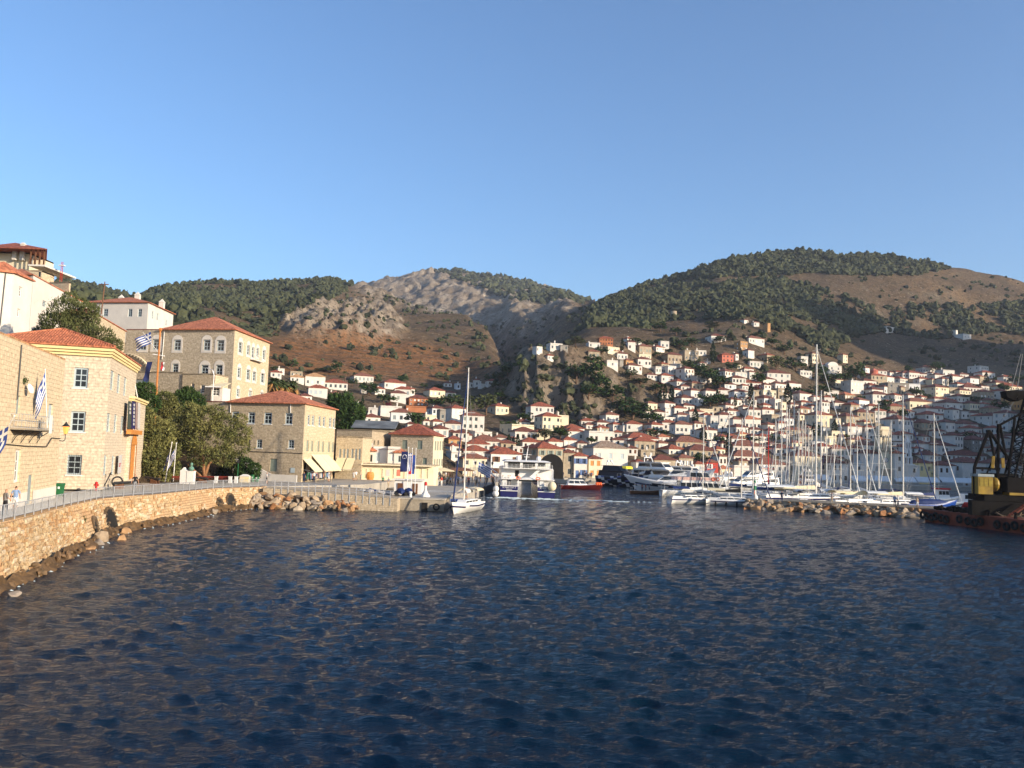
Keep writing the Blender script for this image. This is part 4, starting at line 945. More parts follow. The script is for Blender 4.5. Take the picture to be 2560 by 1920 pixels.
s_, zz = fA.sz(59, 952); tuft = tree('bush', 'wall_plant', 'green tuft growing out of the honey stone wall above the balcony', (0, 0, 0), 0.7, 0.5, 0, 'leaf', None, 200, 0.09, 0, 'plant')
p = fA.P(s_, zz - 0.3, 0.1) + rootA.location; tuft.location = p
for px, py, h in ((196, 1292, 0.9), (62, 1335, 0.8), (16, 1358, 0.6)):
    s_ = s_of_px(px); p_, d_, o_ = along(s_); zz = z_at(p_.x, p_.y, py + 10)
    t_ = tree('bush', 'caper_bush', 'green caper plant hanging on the sea wall, ' + {196: 'beside the small drain arch', 62: 'below the white pipes', 16: 'lowest, nearest the left edge'}[px], (p_.x + o_.x * 0.3, p_.y + o_.y * 0.3, zz - 0.3), h, 0.55, 0, 'leaf', None, 200, 0.09, 0, 'plant')

# ---- flags
FLAGM = [mat('flag_blue', (0.035, 0.075, 0.30), 0.8, 0.06, 2), mat('flag_white', (0.72, 0.72, 0.72), 0.8, 0.04, 2), mat('flag_navy', (0.012, 0.02, 0.09), 0.8, 0.06, 2), mat('flag_red', (0.42, 0.02, 0.03), 0.8, 0.06, 2)]
def flag_cloth(origin, eu, ev, w, h, kind, seed=0, nu=27, nv=18, wave=0.12):
    """cloth hung along eu (fly) and ev (down the hoist), rippled; coloured cell by cell"""
    r = random.Random(seed); eu = Vector(eu); ev = Vector(ev); nn = eu.cross(ev); nn.normalize(); mb = MB()
    ph = r.uniform(0, 6); V = {}
    for i in range(nu + 1):
        for j in range(nv + 1):
            a, b = i / nu, j / nv; V[i, j] = Vector(origin) + eu * (a * w) + ev * (b * h) + nn * (wave * math.sin(ph + a * 7 + b * 3) * a * 1.6) + Vector((0, 0, -0.05 * a * a * w))
    for i in range(nu):
        for j in range(nv):
            a, b = (i + 0.5) / nu * w / h, (j + 0.5) / nv
            if kind == 'gr':
                row = int(b * 9); c = 0 if row % 2 == 0 else 1
                if a < 5 / 9 and b < 5 / 9: c = 1 if (2 / 9 < a < 3 / 9 or 2 / 9 < b < 3 / 9) else 0
            elif kind == 'eu': c = 2 if abs(math.hypot(a - 0.75, b - 0.5) - 0.3) > 0.05 or int(math.atan2(b - 0.5, a - 0.75) * 12 / 6.283 * 2) % 2 else 1
            elif kind == 'navy': c = 2
            elif kind == 'hydra': c = 0 if b < 0.5 else 3
            else: c = 3 if b > 0.45 else 1
            mb.add([V[i, j], V[i + 1, j], V[i + 1, j + 1], V[i, j + 1]], [(0, 1, 2, 3)], c)
    return mb
def flag(label, base, top, kind, w, h, fly, down=None, seed=0, rad=0.035, pm=None, at=1.0, group=None, wave=0.12, name='flag'):
    base = Vector(base); top = Vector(top); o = empty(name, base, 0, label, 'flag', group)
    mb = MB(); mb.cyl((0, 0, 0), top - base, rad, rad * 0.7, 7); mb.ball(top - base, rad * 1.8, n=6, k=4); mb.build('pole', pm or M['whitemetal'], o)
    ax = (top - base).normalized(); dn = Vector(down) if down else -ax
    org = (top - base) * at; flag_cloth(org, Vector(fly).normalized(), dn.normalized(), w, h, kind, seed, wave=wave).build('cloth', FLAGM, o); return o
def fpt(f, px, py, out):
    s_, z_ = f.sz(px, py); n_ = Vector((f.u.y, -f.u.x, 0)); q = f.A + f.u * s_; return Vector((q.x, q.y, z_)) + n_ * out
b0 = fpt(fA, 82, 1068, 0.95); t0 = at_y(113, 924, b0.y - 0.6)
flag('blue and white striped flag hanging limp from a slanted pole above the balcony', b0, t0, 'gr', 2.0, 1.6, (-0.25, -0.1, -1), (t0 - b0) * -1, 1, 0.035, at=0.97, wave=0.16)
b0 = fpt(fA, 5, 1100, 0.8); b0 = at_y(22, 1075, 53.0); t0 = at_y(40, 1030, 52.4); b1 = at_y(6, 1095, 53.4)
flag('big blue and white striped flag hanging at the far left edge', b1, at_y(36, 1040, 52.6), 'gr', 2.7, 1.5, (-0.15, -0.05, -1), (-0.75, 0.2, -0.4), 2, 0.035, at=0.55, wave=0.2)

# ---- B: museum
dirB = Vector((-0.286, 0.958)); Bc = V2(at_z(254, 1222, 3.0)); frB = Vector((0.958, 0.286)); zB = z_at(Bc.x, Bc.y, 893)
rootB, fB, rB, bB, lB = block('museum_building', 'pale stone museum with yellow cornice, blue-grey windows and red tiled roof', 'building', Bc - frB * 11, Bc, dirB * 20, 2.9, zB, None)
ups = fB.pwin(184, 220, 919, 970, 'p23', sill=True); fB.pwin(176, 213, 1028, 1080, 'p23', sill=True); fB.pwin(167, 204, 1137, 1187, 'grille', sill=True)
for r_ in ((276, 284.5, 926, 976), (293, 300.5, 935, 984), (309.5, 316, 943, 990), (267, 275.5, 1033, 1080), (285, 292, 1036, 1083), (302, 308, 1040, 1086), (259.5, 266.5, 1138, 1188), (279, 285.5, 1139, 1187), (296.5, 301.5, 1140, 1184)):
    rB.pwin(*r_, 'p23', deep=0.1)
close(rootB, [fB, rB, bB, lB], STONE_B)
ptsB = [Bc - frB * 11, Bc, Bc + dirB * 20, Bc + dirB * 20 - frB * 11]
cornice(rootB, ptsB, zB, zB + 0.8, 0.5, 'yellow', 3)
hiproof(rootB, ptsB, zB + 0.98, 2.1, 0.62, 'roof3')
# tile ribs on the slope that faces us
mb = MB(); cB = sum(ptsB, Vector((0, 0))) / 4
e0 = V2(ptsB[0]) - frB * 0.0; zt = zB + 0.98 - 2.9
ex = [V2(p) + (V2(p) - cB).normalized() * 0.62 * 1.414 for p in ptsB]
apex = (ex[0] + ex[1]) / 2 + ((ex[2] + ex[3]) / 2 - (ex[0] + ex[1]) / 2) * min(0.5, (ex[1] - ex[0]).length / (ex[2] - ex[1]).length * 0.5)
N = 46
for i in range(N):
    t = (i + 0.5) / N; a = ex[0].lerp(ex[1], t); k = 2 * min(t, 1 - t); b = a + (apex - (ex[0] + ex[1]) / 2) * k
    mb.cyl((*rel(rootB, a), zt + 0.02), (*rel(rootB, b), zt + 2.1 * k + 0.04), 0.085, None, 5)
tag(mb.build('tile_rows', M['roof3'], rootB), kind='stuff')
mb = MB()
for q in (ex[0], ex[1]): mb.cyl((*rel(rootB, q), zt + 0.05), (*rel(rootB, apex), zt + 2.15), 0.13, None, 6)
mb.build('ridge_tiles', M['roof3'], rootB)
# porch wing
nB = Vector((dirB.y, -dirB.x)); W0 = Bc + dirB * 15.5 + nB * 0.35; W1 = Bc + dirB * 28 + nB * 0.35; zW = z_at(*(W0.lerp(W1, 0.5)), 1008)
rootW, fW, rW, bW, lW = block('museum_porch', 'lower museum wing with hanging banners, yellow cornice and arched orange door', 'porch', W0 - nB * 9, W0, dirB * 12.5, 2.9, zW, None)
dr = rW.rect(326, 338, 1112, 1196); rW.win(dr, 'door', M['orangewood'], 'door')
close(rootW, [fW, rW, bW, lW], STONE_B); ptsW = [W0 - nB * 9, W0, W1, W1 - nB * 9]
cornice(rootW, ptsW, zW, zW + 0.5, 0.4, 'yellow', 2)
mb = MB(); a, b, c, d = dr; N = 10
arch = [(b + 0.45, c), (b + 0.45, d - 0.2)] + [((a + b) / 2 + ((b - a) / 2 + 0.45) * math.cos(math.pi * i / N), d - 0.2 + 1.5 * math.sin(math.pi * i / N)) for i in range(1, N)] + [(a - 0.45, d - 0.2), (a - 0.45, c), (a, c), (a, d), (b, d), (b, c)]
mb.add([rW.P(s_, z_, 0.05) for s_, z_ in arch], [tuple(range(len(arch)))]); mb.build('door_arch', M['orangewood'], rootW)
a, b, c, d = rW.rect(316, 345, 1075, 1086); mb = MB(); q = [rW.P(a, c, 0), rW.P(b, c, 0), rW.P(b, c, 0.5), rW.P(a, c, 0.5)]
mb.prism([(p.x, p.y) for p in q][::-1], c - 2.9, d - 2.9); mb.build('ledge', M['orangewood'], rootW)
BANM = [mat('banner_green', (0.045, 0.06, 0.045), 0.8, 0.1, 2), mat('banner_navy', (0.02, 0.018, 0.09), 0.8, 0.1, 2), mat('banner_mauve', (0.30, 0.22, 0.20), 0.8, 0.1, 2), mat('banner_pale', (0.52, 0.50, 0.47), 0.8, 0.06, 2)]
for k, (x0, x1) in enumerate(((316, 324), (326, 334), (336, 340), (341.5, 346.5))):
    a, b, c, d = rW.rect(x0, x1, 1003, 1072); mb = MB()
    mb.add([rW.P(a, c, 0.25), rW.P(b, c, 0.25), rW.P(b, d, 0.12), rW.P(a, d, 0.12), rW.P(a, c, 0.2), rW.P(b, c, 0.2), rW.P(b, d, 0.07), rW.P(a, d, 0.07)], [(0, 1, 2, 3), (7, 6, 5, 4), (0, 4, 5, 1), (3, 2, 6, 7), (1, 5, 6, 2), (0, 3, 7, 4)], 0)
    if k in (0, 1):     # rows of pale lettering blocks
        for i in range(6 if k else 3):
            z_ = d - (d - c) * (0.08 + 0.14 * i); s0_ = a + (b - a) * 0.3; s1_ = a + (b - a) * 0.75
            o_ = 0.14 + 0.13 * (0.08 + 0.14 * i + 0.05); mb.add([rW.P(s0_, z_ - 0.3, o_ + 0.012), rW.P(s1_, z_ - 0.3, o_ + 0.012), rW.P(s1_, z_, o_), rW.P(s0_, z_, o_)], [(0, 1, 2, 3)], 1)
    mb.build('banner', [BANM[k], BANM[3]], rootW)
# poster on the side wall
ps = rB.rect(285.5, 296, 1137, 1182); mb = MB(); mb.xf = Matrix.Translation(rB.P((ps[0] + ps[1]) / 2, ps[2], 0.35)) @ Matrix.Rotation(rB.rz, 4, 'Z'); ww = (ps[1] - ps[0]) * 0.8; hh = ps[3] - ps[2]
mb.box(-ww / 2, ww / 2, -0.02, 0.0, 0, hh, 0)
for i, z_ in enumerate((0.35, 0.42, 0.5)): mb.box(-ww * 0.3, ww * (0.1 + 0.1 * i), -0.026, -0.021, hh * z_, hh * (z_ + 0.045), 1)
mb.build('poster_panel', [BANM[3], FLAGM[3]], rootB)

# ---- C: former mansion with arched white surrounds
YC = 150.0
Cc = V2(at_y(584, 880, YC)); Cl = V2(at_y(312, 880, YC * 1.035)); zC = z_at(Cc.x, Cc.y, 825); zC0 = z_at(Cc.x, Cc.y, 1000)
rootC, fC, rC, bC, lC = block('stone_mansion', 'three storey rubble stone mansion with white arched window surrounds', 'building', Cl, Cc, Vector((0.05, 1)) * 18.7, zC0 - 4, zC, None)
def arched(f, sx0, sx1, sy0, sy1, kind='transom', mf=None, blind=0.26):
    """white plaster surround with round head, window set in its lower part"""
    a, b, c, d = f.rect(sx0, sx1, sy0, sy1); w = b - a; h = d - c; m_ = w * 0.17; wa, wb = a + m_, b - m_; wc, wd = c + h * 0.13, d - h * blind
    o = f.win((wa, wb, wc, wd), kind, mf or M['bluegrey'])
    N = 10; out = [(a, c), (b, c), (b, d - w / 2)] + [((a + b) / 2 + w / 2 * math.cos(math.pi * i / N), d - w / 2 + w / 2 * math.sin(math.pi * i / N)) for i in range(1, N)] + [(a, d - w / 2)]
    mb = MB(); P = lambda q: f.P(q[0], q[1], 0.045)
    lo = [(a, c), (b, c), (b, wc), (a, wc)]; le = [(a, wc), (wa, wc), (wa, wd), (a, wd)]; ri = [(wb, wc), (b, wc), (b, wd), (wb, wd)]
    hd = [(a, wd), (b, wd), (b, max(wd + 0.01, d - w / 2))] + out[3:-1] + [(a, max(wd + 0.01, d - w / 2))]
    for poly in (lo, le, ri, hd): mb.add([P(q) for q in poly], [tuple(range(len(poly)))])
    n_ = len(out); mb.add([f.P(q[0], q[1], 0.0) for q in out] + [P(q) for q in out], [(i, (i + 1) % n_, n_ + (i + 1) % n_, n_ + i) for i in range(n_)])
    mb.build('arched_surround', M['white'], f.root); return o
for r_ in ((345, 370.5, 837.5, 881), (377, 405, 836.5, 880), (430, 457, 837.5, 882), (504, 530.5, 837.5, 882), (537.5, 565.5, 838.5, 883.5), (498, 526, 901, 944), (535, 561, 900, 946), (427, 450, 899, 938)): arched(fC, *r_)
for r_ in ((594.5, 608, 843, 889), (615.5, 626, 852, 893.5), (627.5, 637.5, 856.5, 901), (639, 648.5, 860, 898), (655, 665, 864, 904.5), (592, 603.5, 908, 950.5), (614.5, 627, 912, 956), (630, 641.5, 918, 958.5), (650.5, 663, 921.5, 963), (590, 600, 963, 996.5), (621, 630, 969.5, 994), (650, 659, 974, 996)): arched(rC, *r_)
close(rootC, [fC, rC, bC, lC], [STONE_C, STONE_L], mi=[0, 1, 0, 0])  # right face takes the sunlit copy of the stone, front the duller one
ptsC = [Cl + (Cc - Cl) * 0.34, Cc, Cc + Vector((0.05, 1)) * 18.7, Cl + (Cc - Cl) * 0.34 + Vector((0.05, 1)) * 18.7]
hiproof(rootC, ptsC, zC + 0.15, 3.4, 0.45, 'roof3', name='roof')
mb = MB(); mb.prism([rel(rootC, p) for p in (Cl, Cl + (Cc - Cl) * 0.335, Cl + (Cc - Cl) * 0.335 + Vector((0.05, 1)) * 18.7, Cl + Vector((0.05, 1)) * 18.7)], zC - rootC.location.z, zC - rootC.location.z + 0.2); mb.build('flat_roof', M['roof2'], rootC)
a, b, c, d = rC.rect(624, 650, 896, 901); mb = MB(); q = [rC.P(a, c, 0), rC.P(b, c, 0), rC.P(b, c, 0.8), rC.P(a, c, 0.8)]; zz = c - rootC.location.z
mb.prism([(p.x, p.y) for p in q][::-1], zz - 0.12, zz)
for k in range(9): p = rC.P(a + (b - a) * k / 8, c, 0.77); mb.cyl(p, p + Vector((0, 0, 0.9)), 0.02, None, 4)
mb.path([rC.P(a, c + 0.9, 0), rC.P(a, c + 0.9, 0.77), rC.P(b, c + 0.9, 0.77), rC.P(b, c + 0.9, 0)], 0.025, 4); mb.build('balcony', M['frame'], rootC)
mb = MB(); p0, p1 = fC.sz(412, 826), fC.sz(406, 898); mb.path([fC.P(p0[0], p0[1], 0.1), fC.P(p1[0], p1[1], 0.1)], 0.07, 6); mb.build('drainpipe', M['frame'], rootC)
# annexes below the mansion
An0, An1 = V2(at_y(322, 960, 147)), V2(at_y(455, 960, 144.5)); za = z_at(An1.x, An1.y, 930)
rt, f1, r1, b1_, l1 = block('terrace_block', 'grey stone terrace block with a buttress arch below the mansion', 'building', An0, An1, Vector((0.1, 1)) * 4, 4, za, None)
f1.pwin(332, 360, 948, 980, 'shut', M['shutter'], 'gate')
close(rt, [f1, r1, b1_, l1], STONE_C); flatroof(rt, [An0, An1, An1 + Vector((0.4, 4)), An0 + Vector((0.4, 4))], za + 0.03, 'tan')
mb = MB(); N = 12
for i in range(N):
    t0_, t1_ = i / N, (i + 1) / N; g = lambda t: (395 - 80 + 62 * math.sin(t * 1.57), 883 + 52 * (1 - math.cos(t * 1.57)))
    (xa, ya), (xb, yb) = g(t0_), g(t1_); pa, pb = fC.sz(xa, ya), fC.sz(xb, yb); pc, pd = fC.sz(xa, ya + 7), fC.sz(xb - 7, yb + 4)
    mb.add([fC.P(*pa, 0.5) , fC.P(*pb, 0.5), fC.P(*pd, 0.5), fC.P(*pc, 0.5), fC.P(*pa, 0.02), fC.P(*pb, 0.02)], [(3, 2, 1, 0), (0, 1, 5, 4)])
mb.build('arch_band', M['cream'], rootC)
An2 = V2(at_y(536, 985, 142)); zb = z_at(An1.x, An1.y, 934)
rt2, f2, r2, b2_, l2 = block('lit_annex', 'sunlit low stone annex with three white-framed windows beneath the mansion', 'building', An1 + Vector((0.15, -0.3)), An2, Vector((0.1, 1)) * 5, 4, zb, None)
for r_ in ((477.5, 486, 958, 977), (501, 511.5, 962, 983), (529, 533, 970, 990)): f2.pwin(*r_, 'p23', M['frame'])
close(rt2, [f2, r2, b2_, l2], STONE_L); flatroof(rt2, [An1 + Vector((0.15, -0.3)), An2, An2 + Vector((0.5, 5)), An1 + Vector((0.65, 4.7))], zb + 0.03, 'tan')
An3, An4 = V2(at_y(528, 985, 140)), V2(at_y(556, 985, 140)); zc_ = z_at(An3.x, An3.y, 968)
rt3, f3, r3, b3_, l3 = block('glazed_kiosk', 'small white glazed porch with canvas roof beside the annex', 'porch', An3, An4, Vector((0.1, 1)) * 3, 4, zc_, None)
f3.pwin(530, 549, 969, 990, 'p23', M['frame']); close(rt3, [f3, r3, b3_, l3], M['white'], uv=False)
mb = MB(); q = [rel(rt3, p) for p in (An3 + Vector((-0.4, -0.7)), An4 + Vector((0.3, -0.7)), An4 + Vector((0.3, 3)), An3 + Vector((-0.4, 3)))]; zz = zc_ - 4; mb.prism(q, [zz, zz, zz + 0.9, zz + 0.9], [zz + 0.1, zz + 0.1, zz + 1.0, zz + 1.0]); mb.build('canvas_roof', M['canvas'], rt3)
# floodlight pole
p0 = at_y(532, 985, 138.5); p1 = at_y(533, 925, 138.5); o = empty('floodlight_pole', p0, 0, 'tall curved pole with white cross arm in front of the mansion', 'lamp post')
mb = MB(); d = p1 - p0; mb.path([(0, 0, -3), (0, 0, d.z * 0.8), (-0.3, 0, d.z), (-1.2, 0, d.z + 0.3)], 0.08, 6); mb.build('pole', M['steel'], o); mb = MB(); mb.box(-1.3, 1.2, -0.1, 0.1, d.z * 0.28, d.z * 0.28 + 0.16); mb.build('cross_arm', M['whitemetal'], o)

# ---- D: customs house
Dc = V2(at_z(753, 1204, 2.5)); YD = Dc.y; Dl = V2(at_y(486, 1120, YD * 1.032)); zD = z_at(Dc.x, Dc.y, 1010.5); dD = Vector((0.054, 1)).normalized()
rootD, fD, rD, bD, lD = block('customs_house', 'large brown stone waterfront house with orange tiled roof and shop awnings', 'building', Dl, Dc, dD * 18, 2.4, zD, None)
for r_ in ((579, 597, 1029, 1057), (619.5, 637, 1030.5, 1059), (659.5, 679.5, 1031.5, 1060), (712.5, 731, 1032.5, 1061)): fD.pwin(*r_, 'transom', sill=True)
for r_ in ((641, 655, 1098.5, 1120), (720, 735, 1100, 1121)): fD.pwin(*r_, 'p23', sill=True)
fD.pwin(674.5, 692.5, 1147, 1178.5, 'shut', M['greysh'], 'shutter')
for k, (x0, x1) in enumerate(((769.5, 775.5), (780.5, 786.5), (796.5, 802.5), (807.5, 813.5), (823, 829), (832.5, 838))): rD.pwin(x0, x1, 1037 + k * 1.7, 1063 + k * 1.4, 'transom', sill=True)
for k, (x0, x1) in enumerate(((766, 772), (778, 783), (794, 799), (805, 810), (820, 825), (830, 835))): rD.pwin(x0, x1, 1101 + k * 0.9, 1128 + k * 0.6, 'shut', M['greysh'], 'shutter')
for s0_, s1_ in ((0.8, 3.2), (4.2, 8.2), (9.4, 13), (14, 17)): rD.win((s0_, s1_, 2.5, 5.3), 'hole', M['frame'], 'shop_front', deep=0.6)
close(rootD, [fD, rD, bD, lD], [STONE_D, STONE_L], mi=[0, 1, 0, 0])  # sunlit side painted in: right wall lighter than the front
ptsD = [Dl + (Dc - Dl) * 0.30, Dc, Dc + dD * 18, Dl + (Dc - Dl) * 0.30 + dD * 18]; hiproof(rootD, ptsD, zD + 0.15, 2.3, 0.45, 'roof3')
mb = MB(); mb.prism([rel(rootD, p) for p in (Dl, Dl + (Dc - Dl) * 0.295, Dl + (Dc - Dl) * 0.295 + dD * 18, Dl + dD * 18)], zD - 2.4, zD - 2.4 + 0.2); mb.build('flat_roof', M['roof2'], rootD)
mb = MB(); z_ = fD.sz(690, 1131)[1]; mb.path([fD.P(fD.sz(624, 1131)[0], z_ + 2, 0.06), fD.P(fD.sz(624, 1131)[0], z_, 0.06), fD.P(fD.L, z_, 0.06)], 0.05, 5); mb.build('pipe', M['iron'], rootD)
mb = MB()
for px in (577, 727): s_, z_ = fD.sz(px, 1006); mb.path([fD.P(s_, zD, 0.08), fD.P(s_ + 0.1, fD.sz(px, 1032)[1], 0.08)], 0.06, 5)
mb.build('drainpipe', M['frame'], rootD)
mb = MB(); mb.xf = Matrix.Translation(fD.P(fD.sz(732, 1177)[0], fD.sz(732, 1182)[1], 0.05)) @ Matrix.Rotation(fD.rz, 4, 'Z'); mb.box(-0.35, 0.35, -0.02, 0, 0, 0.75); mb.build('notice_board', M['bluegrey'], rootD)
def awning(label, f, s0_, s1_, zt, zb, out, mt='canvas', group='cream canvas awnings over the waterfront shops', val=0.18):
    n_ = Vector((f.u.y, -f.u.x, 0)); q = f.A + f.u * ((s0_ + s1_) / 2); o = empty('awning', (q.x, q.y, zb), f.rz, label, 'awning', group)
    w_ = (s1_ - s0_) / 2; mb = MB(); N = 6
    h = zt - zb
    mb.add([(-w_, 0, h), (w_, 0, h), (w_, -out, 0), (-w_, -out, 0), (-w_, 0, h - 0.05), (w_, 0, h - 0.05), (w_, -out, -0.05), (-w_, -out, -0.05)], [(3, 2, 1, 0), (4, 5, 6, 7), (0, 4, 7, 3), (1, 2, 6, 5), (0, 1, 5, 4)])
    mb.add([(-w_, -out - 0.005, 0), (w_, -out - 0.005, 0), (w_, -out - 0.005, -val), (-w_, -out - 0.005, -val)], [(3, 2, 1, 0)]); mb.build('canvas', M[mt], o)
    for x in (-w_ + 0.05, w_ - 0.05):
        mb = MB(); mb.path([(x, 0, 0.2), (x, -out + 0.05, -0.08)], 0.025, 4); mb.build('arm', M['steel'], o)
    mb = MB(); mb.cyl((-w_, -out, -0.02), (w_, -out, -0.02), 0.03, None, 5); mb.build('front_bar', M['steel'], o)
    return o
awning('first cream awning at the corner of the brown waterfront house, set lowest', rD, 0.2, 4.6, 5.9, 4.1, 1.9)
awning('wide second cream awning on the brown waterfront house', rD, 4.7, 9.9, 6.5, 4.1, 2.2)
awning('third cream awning touching the wide one on its right', rD, 10.0, 14.6, 6.5, 4.1, 2.2)
awning('narrow fourth cream awning at the far end of the brown waterfront house', rD, 14.7, 17.8, 5.7, 4.0, 1.9)
# white stair parapet
mb = MB(); q = [fD.sz(x, y) for x, y in ((598, 1140), (648, 1163), (690, 1185), (754, 1188))]
prof = [(s_, z_) for s_, z_ in q]; o = empty('stair_parapet', (Dc.x, Dc.y, 2.4), 0, 'white sloping stair parapet along the foot of the brown house', 'parapet')
for i in range(3):
    (sa, za_), (sb, zb_) = prof[i], prof[i + 1]
    F0 = [fD.P(sa, 2.3, 1.6), fD.P(sb, 2.3, 1.6), fD.P(sb, zb_, 1.6), fD.P(sa, za_, 1.6)]; F1 = [fD.P(sa, 2.3, 1.3), fD.P(sb, 2.3, 1.3), fD.P(sb, zb_, 1.3), fD.P(sa, za_, 1.3)]
    mb.add(F0 + F1, [(0, 1, 2, 3), (7, 6, 5, 4), (3, 2, 6, 7), (1, 5, 6, 2), (0, 3, 7, 4)])
mb.build('wall', M['white'], o)
# ================================================================== THE TOWN
PENDING = []      # things that get their label once all are known: (object, px, py, description)
WALLC = dict(w=('white', 'white'), v=('white2', 'grey-white'), c=('cream', 'cream'), t=('tan', 'tan stone'), g=('grey', 'grey stone'), o=('orange_stone', 'orange stone'), T=('terra', 'terracotta'), p=('pink', 'rose-red'), r=('redpl', 'red'), y=('yellow', 'yellow'), O=('ochre', 'ochre'))
ROOFC = dict(h=('roof', 'red hipped roof'), k=('roof2', 'dark hipped roof'), o=('roof3', 'orange hipped roof'), n=('roof4', 'tan tiled roof'), f=(None, 'flat roof'), q=('roofold', 'weathered tile roof'))
SHC = ['bluegrey', 'frame', 'shutter', 'brownsh', 'greysh', 'frame']
def house(x0, x1, ye, yb, W='w', Rf='h', Y=None, ang=None, d=None, rows=None, cols=None, chim=None, label=None, wk=None, name='house', sh=None, seed=None, win=True, cat='house', rise=None):
    rd = random.Random(int(x0 * 7 + ye * 13)) if seed is None else random.Random(seed)
    xc = (x0 + x1) / 2; p = hit(xc, yb) if Y is None else at_y(xc, yb, Y); Yv = p.y
    if ang is None: ang = R(rd.uniform(8, 34))
    Ws = (x1 - x0) * Yv / F * 1.10; sn, cs = abs(math.sin(ang)), math.cos(ang)
    d = d or min(9.0, max(3.6, 0.72 * Ws)); d = min(d, Ws * 0.55 / max(sn, 0.05)) if sn > 0.15 else d
    w = max(2.2, (Ws - d * sn) / cs); zt = CAMZ + (ray(xc, ye)[2] / ray(xc, ye)[1]) * Yv
    h = max(2.3, zt - p.z); found = 7.0
    o = empty(name, (p.x + sn * 0.0, p.y + d * 0.5 * cs, zt - h), ang, None, cat); hw, hd = w / 2, d / 2
    rows = rows or max(1, int(round(h / 3.1))); rh = h / rows; mb = MB(); wm, wd_ = WALLC[W]; kind = wk or 'far'
    mf = M[sh] if sh else M[SHC[rd.randrange(len(SHC))]]
    def side(P0, P1, ncol, rz, back=False):
        L = math.hypot(P1[0] - P0[0], P1[1] - P0[1]); ops = []; u = ((P1[0] - P0[0]) / L, (P1[1] - P0[1]) / L)
        if win and ncol and not back:
            ww = min(1.0 if rh > 2.6 else 0.8, L / ncol * 0.55); wh = min(1.45, rh * 0.5)
            for r_ in range(rows):
                for c in range(ncol):
                    if rd.random() < 0.10: continue
                    s_ = L * (c + 0.5) / ncol; zz = r_ * rh + rh * 0.30
                    door = r_ == 0 and rows > 1 and rd.random() < 0.12
                    a_, b_ = (0.05, rh * 0.72) if door else (zz, zz + wh)
                    kk = 'shut' if (kind == 'far' and rd.random() < 0.35) else kind
                    if door: kk = 'shut'
                    q = link('door' if door else 'window', window_mesh(round(ww, 1), round(b_ - a_, 1), kk, mf, False), o, (P0[0] + u[0] * s_ + u[1] * -0.1 * 1, P0[1] + u[1] * s_ - u[0] * -0.1, a_), rz)
                    ops.append((s_ - round(ww, 1) / 2, s_ + round(ww, 1) / 2, a_, a_ + round(b_ - a_, 1)))
        wall(mb, P0, P1, -found, h, ops, 0.18)
    nc = cols or max(1, int(round(w / 2.0))); ns = max(1, int(round(d / 2.8)))
    side((-hw, -hd), (hw, -hd), nc, 0); side((hw, -hd), (hw, hd), ns, math.pi / 2); side((hw, hd), (-hw, hd), 0, math.pi, True); side((-hw, hd), (-hw, -hd), max(0, ns - 1), -math.pi / 2)
    mb.build('wall', M[wm], o)
    mb = MB(); pts = [(-hw, -hd), (hw, -hd), (hw, hd), (-hw, hd)]; rm, rdsc = ROOFC[Rf]
    if rm == 'roof': rm = ('roof', 'roof', 'roof2', 'roof5')[rd.randrange(4)]
    if rm:
        hip(mb, pts, h + 0.16, rise if rise else 0.20 * min(w, d) + 0.25, 0.35, 0); mb.build('roof', M[rm], o)
    else:
        mb.prism(pts, h - 0.3, h - 0.05); pw = 0.16
        ph = 0.35
        for (a0, a1, b0_, b1_) in ((-hw, hw, -hd, -hd + pw), (-hw, hw, hd - pw, hd), (-hw, -hw + pw, -hd + pw, hd - pw), (hw - pw, hw, -hd + pw, hd - pw)): mb.box(a0, a1, b0_, b1_, h + 0.001, h + ph)
        mb.build('roof', M[wm], o)
    nch = chim if chim is not None else (1 if rd.random() < 0.55 else 0)
    for k in range(nch):
        cx, cy = rd.uniform(-0.35, 0.35) * w, rd.uniform(-0.1, 0.35) * d; chimney(o, cx, cy, h - 0.2, h + rd.uniform(1.3, 2.0), rd.uniform(0.4, 0.6))
    if label: o['label'] = label
    else: PENDING.append((o, xc, (ye + yb) / 2, f'{wd_} {name.replace("_", " ")} with {rdsc}'))
    return o
def QY(px): u = (px - 1280) / F; return 240 / (1 - 0.384 * u)
